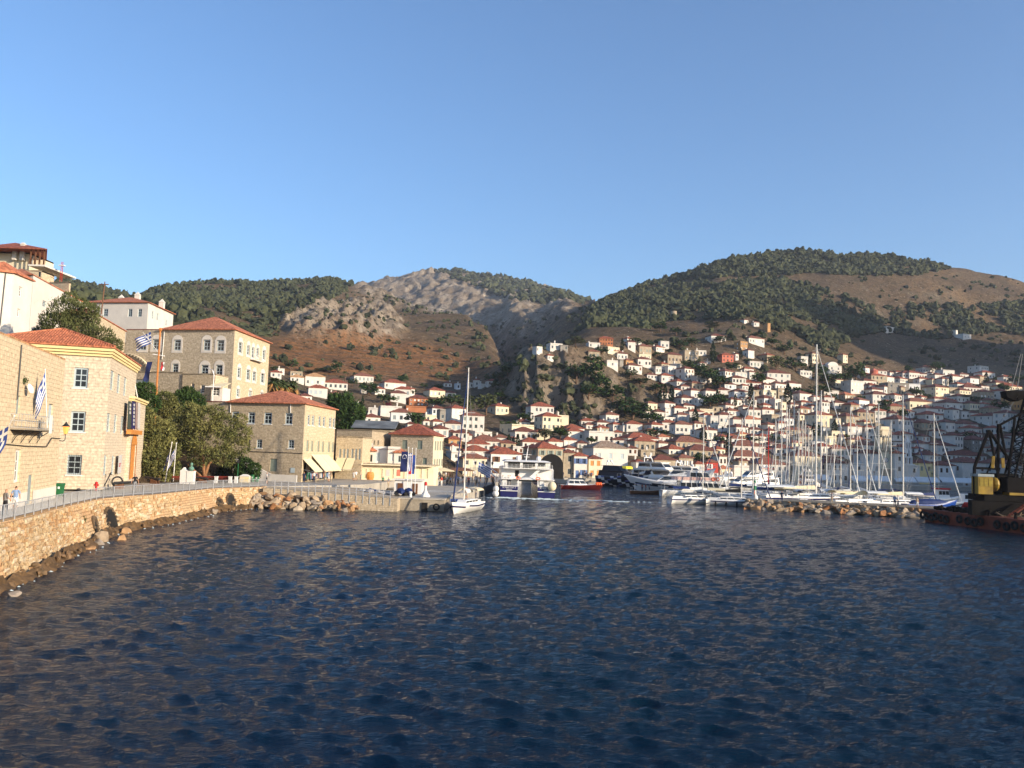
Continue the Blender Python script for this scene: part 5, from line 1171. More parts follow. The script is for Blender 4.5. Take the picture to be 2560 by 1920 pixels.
TOWN = '''
1107 1128 958 967 w h;1135 1150 960 974 v f;1166 1184 958 971 w f;1182 1198 950 968 w h;1195 1216 961 971 w f;1214 1246 953 962 w h;1000 1034 972 989 w h;1058 1109 976 993 c h;1108 1138 982 991 w h
1067 1109 1021 1039 v h;1109 1161 1021 1058 w h;1149 1207 1039 1076 w h;1091 1111 1025 1055 g f;1054 1089 1039 1053 c f;1071 1104 1054 1066 w h;1109 1150 1059 1080 w h;1073 1118 1072 1094 w h;1051 1071 1052 1062 w h;1119 1136 1080 1092 w h
1252 1331 1063 1090 c f;1284 1323 1055 1066 w k;1277 1339 1079 1105 w k;1339 1398 1041 1077 c h;1388 1420 1040 1064 c f;1220 1269 1016 1036 c h;1112 1151 1098 1115 o h;1113 1148 1115 1127 w h;1154 1178 1088 1101 w h;1165 1253 1103 1114 w h;1163 1220 1110 1130 w h;1221 1253 1121 1135 w h;1148 1220 1127 1142 w h;1186 1213 1128 1148 w f;1114 1150 1130 1152 w f;1278 1308 1118 1132 w f;1174 1227 1081 1094 w f;1233 1267 1094 1110 w h;1296 1350 1105 1118 w h
1451 1484 1052 1065 w h;1503 1546 1037 1057 w h;1485 1521 1056 1075 w h;1521 1551 1061 1077 w h;1550 1570 1066 1079 w f;1561 1604 1060 1079 w h;1615 1656 1062 1080 w h;1459 1490 1062 1072 w h;1484 1521 1070 1083 t h;1407 1457 1078 1103 w h;1401 1459 1071 1080 w h;1458 1532 1080 1110 w f;1532 1554 1081 1099 w h;1551 1644 1096 1110 w h;1575 1636 1103 1130 t h;1597 1636 1127 1142 t f;1636 1669 1108 1124 w h;1642 1672 1092 1103 w o;1671 1765 1105 1123 t h;1565 1593 1121 1139 w h
1400 1440 1100 1116 w h;1440 1466 1108 1120 w h;1360 1405 1104 1120 w h;1405 1437 1120 1136 w h
1817 1919 1141 1160 w h;1826 1911 1115 1136 w h;1911 1946 1111 1123 w k;1929 1988 1121 1141 w k;1775 1813 1123 1136 c h;1710 1792 1126 1145 t k;1652 1712 1123 1134 w h;1784 1817 1141 1166 w h;1838 1871 1085 1098 c o;1871 1904 1074 1088 w k;1905 1940 1062 1079 w h;1940 1968 1058 1077 w h;1910 1943 1077 1092 w k;1913 1952 1038 1059 t f;1853 1901 1048 1077 w o;1827 1853 1048 1076 w h;1793 1830 1037 1063 w k;1772 1795 1041 1069 w f;1681 1729 1061 1087 w h;1748 1792 1075 1099 w k;1688 1721 1037 1056 w h;1721 1740 1039 1059 w f;1698 1735 1014 1032 w h;1646 1688 1008 1023 w h;1653 1687 1021 1042 w f;1688 1739 995 1014 w k;1712 1750 976 1000 w k;1698 1734 966 977 w h;1754 1790 977 998 w h;1790 1826 975 989 w h;1800 1835 1013 1029 w k;1806 1849 1027 1040 w h;1850 1873 1017 1038 w h;1865 1901 1024 1045 w k;1897 1930 1013 1023 w h;1898 1935 1024 1038 w h;1888 1942 996 1013 v k;1928 1953 999 1022 w f;1891 1942 977 993 c f;1940 1962 972 998 t f;1746 1782 1024 1045 c f;1752 1781 1038 1058 v h
1613 1642 937 949 w k;1644 1683 939 959 w h;1674 1721 954 966 w h;1656 1690 916 939 w f;1694 1735 922 950 w k;1678 1706 911 923 w f;1630 1660 918 936 w f;1642 1672 910 926 t h;1660 1704 887 910 t k;1704 1745 877 903 t f;1737 1765 877 890 w f;1600 1627 898 914 c h;1589 1628 866 887 t h;1627 1661 868 880 w h;1649 1672 854 873 w f;1858 1911 846 861 w h;1840 1869 855 877 o f;1882 1898 806 817 w h;1853 1871 800 808 w h;1833 1845 885 902 w h;1860 1886 876 895 w k;1902 1938 888 907 t h;1867 1908 905 920 w f;1790 1841 929 942 w h;1831 1868 932 945 w f;1868 1889 930 950 w h;1824 1864 945 961 w h;1851 1902 957 966 w h;1900 1928 962 975 w k;1848 1871 964 979 w h;1745 1765 908 916 w h;1763 1777 904 911 w f;1839 1853 914 922 c f;1853 1884 922 932 w h;1804 1840 961 975 v k
1368 1405 860 877 w f;1398 1419 864 876 g f;1361 1383 889 900 w h;1468 1499 858 870 w f;1468 1498 879 898 t h;1558 1586 847 856 w h;1567 1588 855 878 w k;1587 1603 855 869 w f;1528 1551 878 890 c h;1535 1568 884 901 w k;1510 1544 902 919 w f;1553 1582 901 917 o h;1544 1556 900 917 g f;1557 1604 914 930 w k;1589 1627 887 898 c f;1588 1627 898 917 w k;1500 1548 869 881 c f
1992 2030 928 942 w f;1998 2020 892 911 w f;2019 2046 884 907 c k;2045 2070 912 927 w h;2097 2120 887 907 c h;2156 2175 920 934 v h;2114 2160 953 985 w f;2160 2202 964 976 w h;2167 2209 974 990 w k;2172 2225 986 1012 w k;2229 2272 947 958 w h;2263 2300 932 947 w h;2093 2140 987 1001 t o;2122 2143 997 1008 o f;2080 2112 1007 1023 w h;2112 2150 1012 1030 t h;2041 2075 1005 1034 w k;1979 2030 984 1005 w k;1970 1996 1011 1023 w h;1987 2027 1021 1037 t h;2025 2081 1037 1066 c h;2081 2102 1048 1079 c f;2095 2148 1041 1063 t h;2135 2185 1031 1059 t k;2108 2155 1066 1088 w h;2148 2177 1055 1070 c h;1987 2019 1037 1050 c k;2216 2287 1049 1086 w k;2184 2215 1027 1057 w h;2215 2249 1033 1045 w k;1990 2030 1091 1115 t k;2045 2092 1092 1112 c f;2092 2128 1093 1110 w h;2130 2175 1100 1115 w o;2130 2197 1113 1128 w k;2070 2122 1122 1144 w h;2057 2113 1145 1160 c k
2321 2375 968 992 c k;2263 2331 1004 1025 c h;2296 2347 1021 1043 w k;2303 2359 1037 1052 w h;2369 2400 1024 1050 w k;2353 2408 1007 1025 w h;2352 2393 1001 1012 w h;2410 2452 1009 1025 c k;2451 2475 1010 1023 w h;2446 2485 980 1001 t h;2485 2525 978 999 w h;2383 2415 960 974 w h;2386 2429 976 987 c h;2413 2438 961 972 w h;2402 2457 969 983 w h;2346 2373 947 965 w h;2350 2387 926 943 w f;2432 2474 916 936 w f;2504 2531 942 961 w h;2473 2533 958 970 c h;2493 2560 966 978 c h;2218 2234 931 940 w h;2238 2255 930 942 w h;2252 2317 934 947 w h;2322 2335 932 947 w h;2332 2361 937 951 w h;2321 2342 949 963 c h;2293 2323 947 961 w h;2397 2422 936 947 w h;2414 2449 946 961 v k;2288 2321 993 1005 w h;2259 2287 988 1007 w h;2221 2256 988 1017 w h;2285 2348 1058 1075 t k;2348 2390 1056 1079 w k;2390 2448 1060 1079 w k;2292 2326 1091 1106 w k;2281 2325 1109 1124 w k;2317 2395 1114 1137 w k;2366 2411 1089 1122 w k;2413 2475 1100 1130 g k;2411 2457 1071 1088 w h;2413 2457 1085 1099 w k;2357 2467 1139 1155 w k;2294 2355 1138 1152 w k;2500 2550 1033 1079 w k;2524 2575 990 1025 O k;2475 2530 1095 1120 w k;2460 2510 1040 1066 w k;2530 2590 1090 1130 w k;2440 2475 1040 1056 w h;2480 2540 1130 1156 w k;2333 2366 1078 1096 w k
672 701 931 945 w h;687 709 923 935 w f;717 753 930 942 t f;718 757 943 956 w n;753 808 941 967 w n;800 864 957 974 w h;762 814 970 992 w h;808 858 986 1001 w h;739 776 990 1000 w h;871 929 940 956 w h;945 1010 957 973 w h;927 960 972 987 w h;983 1023 973 992 w h;971 1012 983 1006 w h;898 918 974 983 w f;943 1000 1017 1043 w f;972 1025 1031 1057 v h;902 947 1043 1054 w h;918 942 1021 1039 w f;880 892 1012 1034 w f;1012 1034 1060 1076 w h;860 880 1035 1052 w h
'''
for ln in TOWN.replace('\n', ';').split(';'):  # one narrow grey stone entry stands for a white house's shaded side
    if not ln.strip(): continue
    q = ln.split(); house(float(q[0]), float(q[1]), float(q[2]), float(q[3]), q[4], q[5])
RECT = [tuple(map(float, ln.split()[:4])) for ln in TOWN.replace('\n', ';').split(';') if ln.strip()]
P_dense = [(1120, 1135), (1140, 1070), (1250, 1100), (1400, 1100), (1540, 1085), (1650, 1010), (1700, 960), (1800, 960), (1900, 965), (2040, 985), (2160, 940), (2350, 930), (2540, 945), (2560, 1150), (2000, 1140), (1600, 1120), (1300, 1130)]
rdm = random.Random(99); add = 0; inf = MB()
for _ in range(9000):
    if add >= 105: break
    x = rdm.uniform(1120, 2560); yb = rdm.uniform(930, 1150)
    if not bool(inpoly(np.array(x), np.array(yb), P_dense)): continue
    w_ = rdm.uniform(22, 44); h_ = rdm.uniform(12, 21); a = (x - w_ / 2, x + w_ / 2, yb - h_, yb)
    ov = max(max(0, min(a[1], b[1]) - max(a[0], b[0])) * max(0, min(a[3], b[3] + 4) - max(a[2], b[2] - 6)) for b in RECT) / (w_ * h_)
    if ov > 0.42 or sum(max(0, min(a[1], b[1]) - max(a[0], b[0])) * max(0, min(a[3], b[3]) - max(a[2], b[2])) for b in RECT) > 0.75 * w_ * h_: continue
    RECT.append(a); add += 1; p = hit(x, yb); s_ = mpp(p.y); hw = w_ * s_ / 2.1; hh = max(2.4, h_ * s_); hd = min(4, hw * 0.8); W_ = rdm.choice((0, 0, 0, 0, 0, 1, 2, 3)); n_ = max(2, int(hw)); inf.xf = Matrix.Translation((p.x, p.y + hd, p.z)) @ Matrix.Rotation(R(rdm.uniform(5, 34)), 4, 'Z'); fr_ = max(1, round(hh / 3.1))
    for P0, P1 in (((-hw, -hd), (hw, -hd)), ((hw, -hd), (hw, hd)), ((-hw, hd), (-hw, -hd))):
        L_ = math.hypot(P1[0] - P0[0], P1[1] - P0[1]); k_ = max(1, int(L_ / 2.1)); ops = [(L_ * (c + 0.5) / k_ - 0.4, L_ * (c + 0.5) / k_ + 0.4, r_ * hh / fr_ + 0.9, r_ * hh / fr_ + 2.1) for c in range(k_) for r_ in range(fr_) if r_ * hh / fr_ + 2.3 < hh]; wall(inf, P0, P1, -6, hh, ops, 0.2, W_, W_); wall(inf, (P0[0] + (P1[1] - P0[1]) / L_ * -0.2, P0[1] + (P1[0] - P0[0]) / L_ * 0.2), (P1[0] + (P1[1] - P0[1]) / L_ * -0.2, P1[1] + (P1[0] - P0[0]) / L_ * 0.2), 0, hh - 0.1, (), 0.1, 4)
    q4 = [(-hw, -hd), (hw, -hd), (hw, hd), (-hw, hd)]
    if rdm.random() < 0.8: hip(inf, q4, hh + 0.16, 0.2 * min(hw, hd) * 2 + 0.2, 0.35, rdm.choice((5, 6, 7)))
    else: inf.prism(q4, hh - 0.2, hh + 0.3, W_)
inf.xf = None; tag(inf.build('background_houses', [M[k] for k in ('white', 'white2', 'cream', 'tan', 'glass', 'roof', 'roof2', 'roof5')]), 'small houses packed between the others on the slope', 'houses', kind='stuff')
# singled-out houses
house(1013, 1066, 996, 1016, 'T', 'k', label='terracotta house with dark roof and arcaded ground floor among trees', cols=5, rows=2)
house(1007, 1062, 1017, 1030, 'T', 'f', label='terracotta terrace wall below the terracotta house', win=False, cat='wall', name='terrace_wall', chim=0)
house(1317, 1381, 1016, 1054, 'w', 'h', label='tall white house with two triple windows under the cliff', cols=6, rows=2, chim=0, ang=R(14))
house(1332, 1355, 868, 883, 'w', 'f', label='small white arcaded house alone on the left brink of the cliff', cols=3, rows=1, chim=0)
house(1771, 1814, 840, 857, 'w', 'k', label='white arcaded house high on the bare slope below the windmill stump', cols=4, rows=1)
house(1800, 1833, 887, 906, 'p', 'h', label='rose-red and grey house in the upper town', cols=3, rows=2, chim=0)
house(1912, 1975, 933, 961, 'w', 'k', label='long white house with four upper windows above the cypress', cols=4, rows=2, chim=2, ang=R(10))
house(1830, 1870, 979, 1012, 'v', 'h', label='tall grey-white three storey house between two cypresses', cols=3, rows=3, ang=R(12))
house(2215, 2272, 958, 987, 'g', 'f', label='big grey rendered block with small white windows, flat top', cols=3, rows=2, sh='frame', ang=R(8), chim=0)
house(1914, 1926, 809, 831, 'o', 'f', label='narrow orange ruined tower on the bare shoulder of the hill', win=False, chim=0, name='ruined_tower', cat='tower')
house(2200, 2240, 818, 832, 'w', 'f', label='white chapel wall among pines high on the right hill', chim=0, win=False); house(2385, 2395, 826, 842, 'w', 'f', label='round-looking white tower on the right hillside', win=False, chim=0, name='white_tower', cat='tower'); house(2395, 2430, 836, 848, 'w', 'f', label='low white house joined to the white tower on the right hillside', chim=0)
# brick-red mansion above the cliff
o = house(1497, 1531, 846, 864, 'T', 'h', label='brick-red mansion with white arcade and finial above the cliff', cols=5, rows=2, chim=1, ang=R(6))
# church with dome drum
o = house(2166, 2219, 939, 965, 't', 'h', label='pinkish stone church with a red lantern tower on its roof', cols=4, rows=2, chim=0, ang=R(18), name='church', cat='church')
p = hit(2187, 965); mb = MB(); s_ = mpp(p.y); zt = z_at(p.x, p.y, 921) - o.location.z; zb = z_at(p.x, p.y, 942) - o.location.z
mb.lathe([(9.5 * s_, zb), (9.5 * s_, zt - 1.2), (10.5 * s_, zt - 1.1), (10.5 * s_, zt - 0.8), (0.01, zt + 0.8)], 8); mb.build('lantern', M['pink'], o)
# windmill stump
p = hit(1684, 795); s_ = mpp(p.y); o = empty('windmill_stump', p, 0, 'round ruined windmill stump on the hill crest above the town', 'windmill'); mb = MB()
mb.lathe([(8.5 * s_, -2), (7.5 * s_, 17 * s_), (6.0 * s_, 17 * s_), (6 * s_, 10 * s_), (0.01, 10 * s_)], 14); mb.build('wall', M['tan'], o); mb = MB(); mb.box(-20 * s_, 45 * s_, -0.4, 0.4, -2, 0.9); mb.build('terrace', M['tan'], o, loc=(0, 1.5, 0))
# white gabled house with arch
o = house(2064, 2104, 915, 942, 'w', 'f', label='white villa with a curved gable and dark arched loggia', cols=2, rows=2, chim=1, ang=R(14))
mb = MB(); p = o.location; s_ = mpp(p.y); hh = z_at(p.x, p.y, 915) - p.z; N = 10; wv = 15 * s_
pts = [(wv * math.cos(math.pi * i / N), hh + 10 * s_ * math.sin(math.pi * i / N)) for i in range(N + 1)]
mb.add([(x, -wv * 0.5, z) for x, z in pts] + [(x, wv * 0.5, z) for x, z in pts], [tuple(range(N, -1, -1)), tuple(range(N + 1, 2 * N + 2))] + [(i, i + 1, N + 2 + i, N + 1 + i) for i in range(N)]); mb.build('gable', M['white'], o)

# ---------------- quay front row
def qhouse(x0, x1, ye, W, Rf, label, **k):
    Yq = k.pop('Y', None) or QY((x0 + x1) / 2); zb = 1.3; px = (x0 + x1) / 2
    b = at_y(px, 1180, Yq); yb = proj(b.x, Yq, zb)[1]; return house(x0, x1, ye, yb, W, Rf, Y=Yq, label=label, ang=k.pop('ang', R(16)), **k)
qhouse(1146, 1212, 1146, 'c', 'h', 'cream house with red roof behind the front sailing yacht mast', cols=3, Y=215, chim=0)
qhouse(1212, 1298, 1135, 'v', 'h', 'grey-white house with red shuttered windows left of the catamaran', cols=3, sh='redhull' if False else 'brownsh', Y=225, wk='open')
o41 = qhouse(1311, 1402, 1121, 't', 'h', 'large two-tone house over a wide quay arch behind the catamaran', cols=3, wk='open', Y=232, sh='greysh', ang=R(30), rows=3, win=True)
mb = MB(); N = 12
p = o41.location; aw = 3.1; pts = [(aw * math.cos(math.pi * i / N), 3.4 + 3.0 * math.sin(math.pi * i / N)) for i in range(N + 1)]
b = at_y(1375, 1190, 231); mb.add([(aw, 0, 0)] + [(x, 0, z) for x, z in pts] + [(-aw, 0, 0)], [tuple(range(N + 3))]); o = mb.build('arch_opening', M['dark'], o41); o.matrix_local = o41.matrix_basis.inverted() @ Matrix.Translation((b.x, b.y - 6.0, 1.3))  # flat dark sheet painted as the shade under the arch
qhouse(1400, 1437, 1132, 't', 'k', 'tan house with dark roof right of the quay arch', cols=1, Y=236)
qhouse(1427, 1465, 1140, 'w', 'h', 'white quay house with blue shutters and an iron balcony', cols=2, wk='open', sh='bluesh', Y=236)
qhouse(1464, 1502, 1147, 'c', 'h', 'cream quay house with two tall orange-brown shutters', cols=2, sh='orangewood', wk='shut', Y=238)
qhouse(1465, 1565, 1120, 'w', 'q', 'long white house with weathered grey-tiled roof and three tall shutters', cols=3, wk='shut', sh='bluegrey', Y=255, rows=2)
qhouse(1582, 1608, 1155, 'w', 'h', 'small white quay house behind the motor yachts, leftmost of a low pair', cols=1); qhouse(1606, 1633, 1162, 'w', 'h', 'small white quay house behind the motor yachts, rightmost of a low pair', cols=1)
qhouse(1622, 1690, 1150, 't', 'k', 'tan stone quay house with open white shutters behind the white tour boat', cols=3, wk='open', sh='frame', rows=2); qhouse(1689, 1731, 1145, 't', 'h', 'tan quay house with white shutters and balcony under a red roof', cols=2, wk='open', sh='frame', rows=2)
qhouse(1731, 1760, 1160, 'w', 'h', 'low white quay house left of the small red house', cols=1); qhouse(1759, 1794, 1156, 'r', 'h', 'small red quay house with white arched windows', cols=2, sh='frame', wk='open', chim=0)
qhouse(1793, 1826, 1172, 'c', 'o', 'cream quay house with two brown shutters right of the red house', cols=2, wk='shut', sh='brownsh'); qhouse(1826, 1872, 1166, 'w', 'f', 'white flat-topped quay house between two red-roofed ones', cols=2, chim=0)
qhouse(1839, 1869, 1152, 't', 'h', 'small tan house set back above the flat-topped white quay house', cols=2, Y=268); qhouse(1873, 1971, 1161, 'w', 'h', 'wide white quay house with tall grey doors and awnings', cols=5, sh='shutter', rows=2)
qhouse(1971, 2052, 1140, 'c', 'k', 'tall cream quay house behind the thickest cluster of masts', cols=3, rows=3, sh='shutter'); qhouse(2052, 2121, 1158, 'w', 'h', 'white quay house with four tall dark windows and a long balcony', cols=4, rows=2, wk='door', sh='iron')
qhouse(2126, 2162, 1160, 'w', 'f', 'plain white flat quay house with a small yellow sign', cols=1, chim=0); qhouse(2150, 2202, 1134, 'w', 'h', 'white quay house directly left of the clock tower', cols=2, rows=3); qhouse(2229, 2262, 1134, 'w', 'h', 'white quay house directly right of the clock tower', cols=1, rows=3, Y=286)
qhouse(2230, 2300, 1165, 'w', 'f', 'low white quay building with blank upper wall right of the clock tower', cols=2, chim=0); qhouse(2284, 2334, 1158, 'y', 'k', 'yellow quay house with dark roof', cols=2, Y=298); qhouse(2334, 2390, 1164, 'v', 'k', 'grey-white quay house with a balcony left of the brown-shuttered house', cols=3)
qhouse(2388, 2468, 1157, 'w', 'k', 'white quay house with brown shutters behind the crane', cols=3, rows=2, wk='shut', sh='brownsh'); qhouse(2468, 2560, 1160, 'w', 'k', 'white quay house half hidden behind the crane boom', cols=3, rows=2)
def qawn(x0, x1, yt, label, mt='wcanvas', out=2.6, Yo=-4.2):
    Yq = QY((x0 + x1) / 2) + Yo; a = at_y(x0, yt, Yq); b = at_y(x1, yt, Yq)
    class Fk: pass
    f = Fk(); f.A = V2(a); f.u = (V2(b) - V2(a)).normalized(); f.rz = math.atan2(f.u.y, f.u.x); L = (V2(b) - V2(a)).length
    o = awning(label, f, 0, L, a.z + 0.6, a.z - 0.9, out, mt, 'awnings along the far quay', 0.3)
    for x in (-L / 2 + 0.2, L / 2 - 0.2):
        mb = MB(); mb.cyl((x, -out + 0.1, -0.1), (x, -out + 0.1, 1.3 - o.location.z), 0.05, None, 5); mb.build('post', M['steel'], o)
for k, (x0, x1, yt, m_) in enumerate(((1404, 1428, 1176, 'canvas'), (1432, 1468, 1178, 'wcanvas'), (1468, 1488, 1178, 'canvas'), (1086, 1131, 1171, 'canvas'), (1716, 1758, 1180, 'wcanvas'), (1880, 1925, 1186, 'wcanvas'), (2026, 2072, 1190, 'wcanvas'), (2124, 2161, 1193, 'wcanvas'), (2166, 2218, 1193, 'wcanvas'), (2231, 2284, 1195, 'wcanvas'), (2286, 2342, 1196, 'wcanvas'), (2346, 2430, 1197, 'wcanvas'), (2434, 2505, 1199, 'wcanvas'))):
    nm = 'first second third fourth fifth sixth seventh eighth ninth tenth eleventh twelfth thirteenth'.split()[k]
    if x0 == 1086: continue
    qawn(x0, x1, yt, ('cream' if m_ == 'canvas' else 'white') + ' shop awning on the far quay, ' + {1404: 'right under the quay arch house', 1432: 'under the blue-shuttered house', 1468: 'under the cream orange-shuttered house', 1716: 'left of the red house', 1880: 'behind the mast cluster', 2026: 'under the four-window house, left end', 2124: 'under the plain flat house', 2166: 'at the clock tower foot', 2231: 'just right of the clock tower', 2286: 'second right of the clock tower', 2346: 'widest, third right of the clock tower', 2434: 'partly behind the crane cab'}[x0], m_)

# ---------------- clock tower and belfry
Yt = QY(2214) - 1.0; cx = at_y(2213, 1180, Yt); s_ = mpp(Yt); W2 = 15.5 * s_
o = empty('clock_tower', (cx.x, Yt + W2, 1.3), R(8), 'stone clock tower with arched belfry and round clock face', 'clock tower')
zt = lambda py: z_at(cx.x, Yt, py) - 1.3
mb = MB(); mb.box(-W2, W2, -W2, W2, -1, zt(1127)); mb.build('shaft', M['cream'], o)
mb = MB(); mb.box(-W2 * 1.03, W2 * 1.03, -W2 * 1.03, W2 * 1.03, zt(1190), zt(1172)); mb.build('plinth', M['tan'], o)
mb = MB(); mb.box(-W2 * 1.25, W2 * 1.25, -W2 * 1.25, W2 * 1.25, zt(1127), zt(1124)); 
for i in range(9):
    for sx, sy in ((0, -1), (-1, 0), (1, 0)):
        t = -1.1 + 2.2 * i / 8; x, y = (t * W2, -1.12 * W2) if sx == 0 else (sx * 1.12 * W2, t * W2); mb.box(x - 0.08, x + 0.08, y - 0.12, y + 0.12, zt(1127) - 0.5, zt(1127))
mb.build('gallery', M['tan'], o)
mb = MB()
for i in range(13):
    t = -1.2 + 2.4 * i / 12
    for x, y in ((t * W2, -1.2 * W2), (-1.2 * W2, t * W2), (1.2 * W2, t * W2)): mb.cyl((x, y, zt(1124)), (x, y, zt(1120)), 0.04, None, 4)
for a, b in (((-1.2, -1.2), (1.2, -1.2)), ((-1.2, -1.2), (-1.2, 1.2)), ((1.2, -1.2), (1.2, 1.2))): mb.cyl((a[0] * W2, a[1] * W2, zt(1120)), (b[0] * W2, b[1] * W2, zt(1120)), 0.05, None, 4)
mb.build('gallery_railing', M['iron'], o)
Wb = W2 * 0.93; z0_, z1_ = zt(1124), zt(1075); sp = z0_ + (z1_ - z0_) * 0.62
mb = MB()
for sx in (-1, 1):
    for sy in (-1, 1): x0_, x1_ = sorted((sx * Wb, sx * Wb * 0.66)); y0_, y1_ = sorted((sy * Wb, sy * Wb * 0.66)); mb.box(x0_, x1_, y0_, y1_, z0_, sp)
for px_, py_ in ((0, -0.83), (0, 0.83), (-0.83, 0), (0.83, 0)): mb.box(px_ * Wb - Wb * 0.09, px_ * Wb + Wb * 0.09, py_ * Wb - Wb * 0.09, py_ * Wb + Wb * 0.09, z0_, sp)
N = 8
for ax in range(4):
    mb.xf = Matrix.Rotation(ax * math.pi / 2, 4, 'Z')
    for c in (-0.375, 0.375):
        r_ = 0.285 * Wb; arc = [(c * Wb + r_ * math.cos(math.pi * i / N), sp + r_ * math.sin(math.pi * i / N)) for i in range(N + 1)]
        for i in range(N): (xa, za_), (xb, zb_) = arc[i], arc[i + 1]; mb.add([(xa, -Wb, za_), (xb, -Wb, zb_), (xb, -Wb, sp + Wb * 0.45), (xa, -Wb, sp + Wb * 0.45)], [(3, 2, 1, 0)])
    mb.box(-Wb, Wb, -Wb, -Wb * 0.66, sp + Wb * 0.45, z1_)
mb.xf = None; mb.build('belfry', M['cream'], o)
mb = MB(); mb.box(-W2 * 1.05, W2 * 1.05, -W2 * 1.05, W2 * 1.05, z1_, z1_ + 0.25); mb.box(-W2 * 0.75, W2 * 0.75, -W2 * 0.75, W2 * 0.75, z1_ + 0.25, zt(1066)); mb.build('cap', M['cream'], o)
mb = MB(); mb.ball((0, 0, sp - 0.3), 0.55, None, 0.6, 8, 5); mb.build('bell', M['iron'], o)
zc = zt(1150); mb = MB(); N = 20; rc = 5.6 * s_
ring = [(rc * math.cos(2 * math.pi * i / N), rc * math.sin(2 * math.pi * i / N)) for i in range(N)]; mb.add([(x, -W2 - 0.06, zc + z) for x, z in ring], [tuple(range(N))])
o_c = mb.build('clock_face', M['white2'], o); mb = MB()
for i in range(12):
    a = i * math.pi / 6; mb.add([(0.82 * rc * math.cos(a) + dx, -W2 - 0.09, zc + 0.82 * rc * math.sin(a) + dz) for dx, dz in ((-0.05, -0.08), (0.05, -0.08), (0.05, 0.08), (-0.05, 0.08))], [(0, 1, 2, 3)])
for i in range(N): a, b = ring[i], ring[(i + 1) % N]; mb.cyl((a[0], -W2 - 0.05, zc + a[1]), (b[0], -W2 - 0.05, zc + b[1]), 0.07, None, 4)
for ang_, ln, wd_ in ((R(52), 0.75, 0.06), (R(228), 0.5, 0.07)): mb.cyl((0, -W2 - 0.1, zc), (ln * rc * math.cos(ang_), -W2 - 0.1, zc + ln * rc * math.sin(ang_)), wd_, 0.02, 4)
mb.build('dial', M['bluecanvas'], o_c)
Yt = QY(2270) + 3; cx = at_y(2269, 1170, Yt); s_ = mpp(Yt); o = empty('belfry_wall', (cx.x, Yt, 1.3), R(8), 'stepped white belfry with open arches right of the clock tower', 'belfry'); zt = lambda py: z_at(cx.x, Yt, py) - 1.3
for k, (ya, yb, hw_) in enumerate(((1172, 1160, 16), (1160, 1141, 11), (1141, 1122, 9), (1122, 1104, 7.5), (1104, 1088, 5))):
    h0, h1 = zt(ya), zt(yb); w_ = hw_ * s_; mb = MB(); w0 = w_ * 0.22
    if k in (1, 3):
        for x in (-w_, -w0 / 2, w_ - w0): mb.box(x, x + w0, -0.5, 0.5, h0, h1 - 0.5)
        mb.box(-w_, w_, -0.5, 0.5, h1 - 0.5, h1 - 0.15)
    elif k == 4: mb.add([(-w_, -0.5, h0), (w_, -0.5, h0), (w_, 0.5, h0), (-w_, 0.5, h0), (0, 0, h1)], [(0, 1, 4), (1, 2, 4), (2, 3, 4), (3, 0, 4)])
    else:
        for x in (-w_, w_ - w_ * 0.55): mb.box(x, x + w_ * 0.55, -0.5, 0.5, h0, h1 - 0.15)
        mb.box(-w_ * 0.45, w_ * 0.45, -0.5, 0.5, h1 - 0.7, h1 - 0.15)
    if k < 4: mb.box(-w_ * 1.1, w_ * 1.1, -0.6, 0.6, h1 - 0.15, h1)
    mb.build('tier', M['white2'], o)

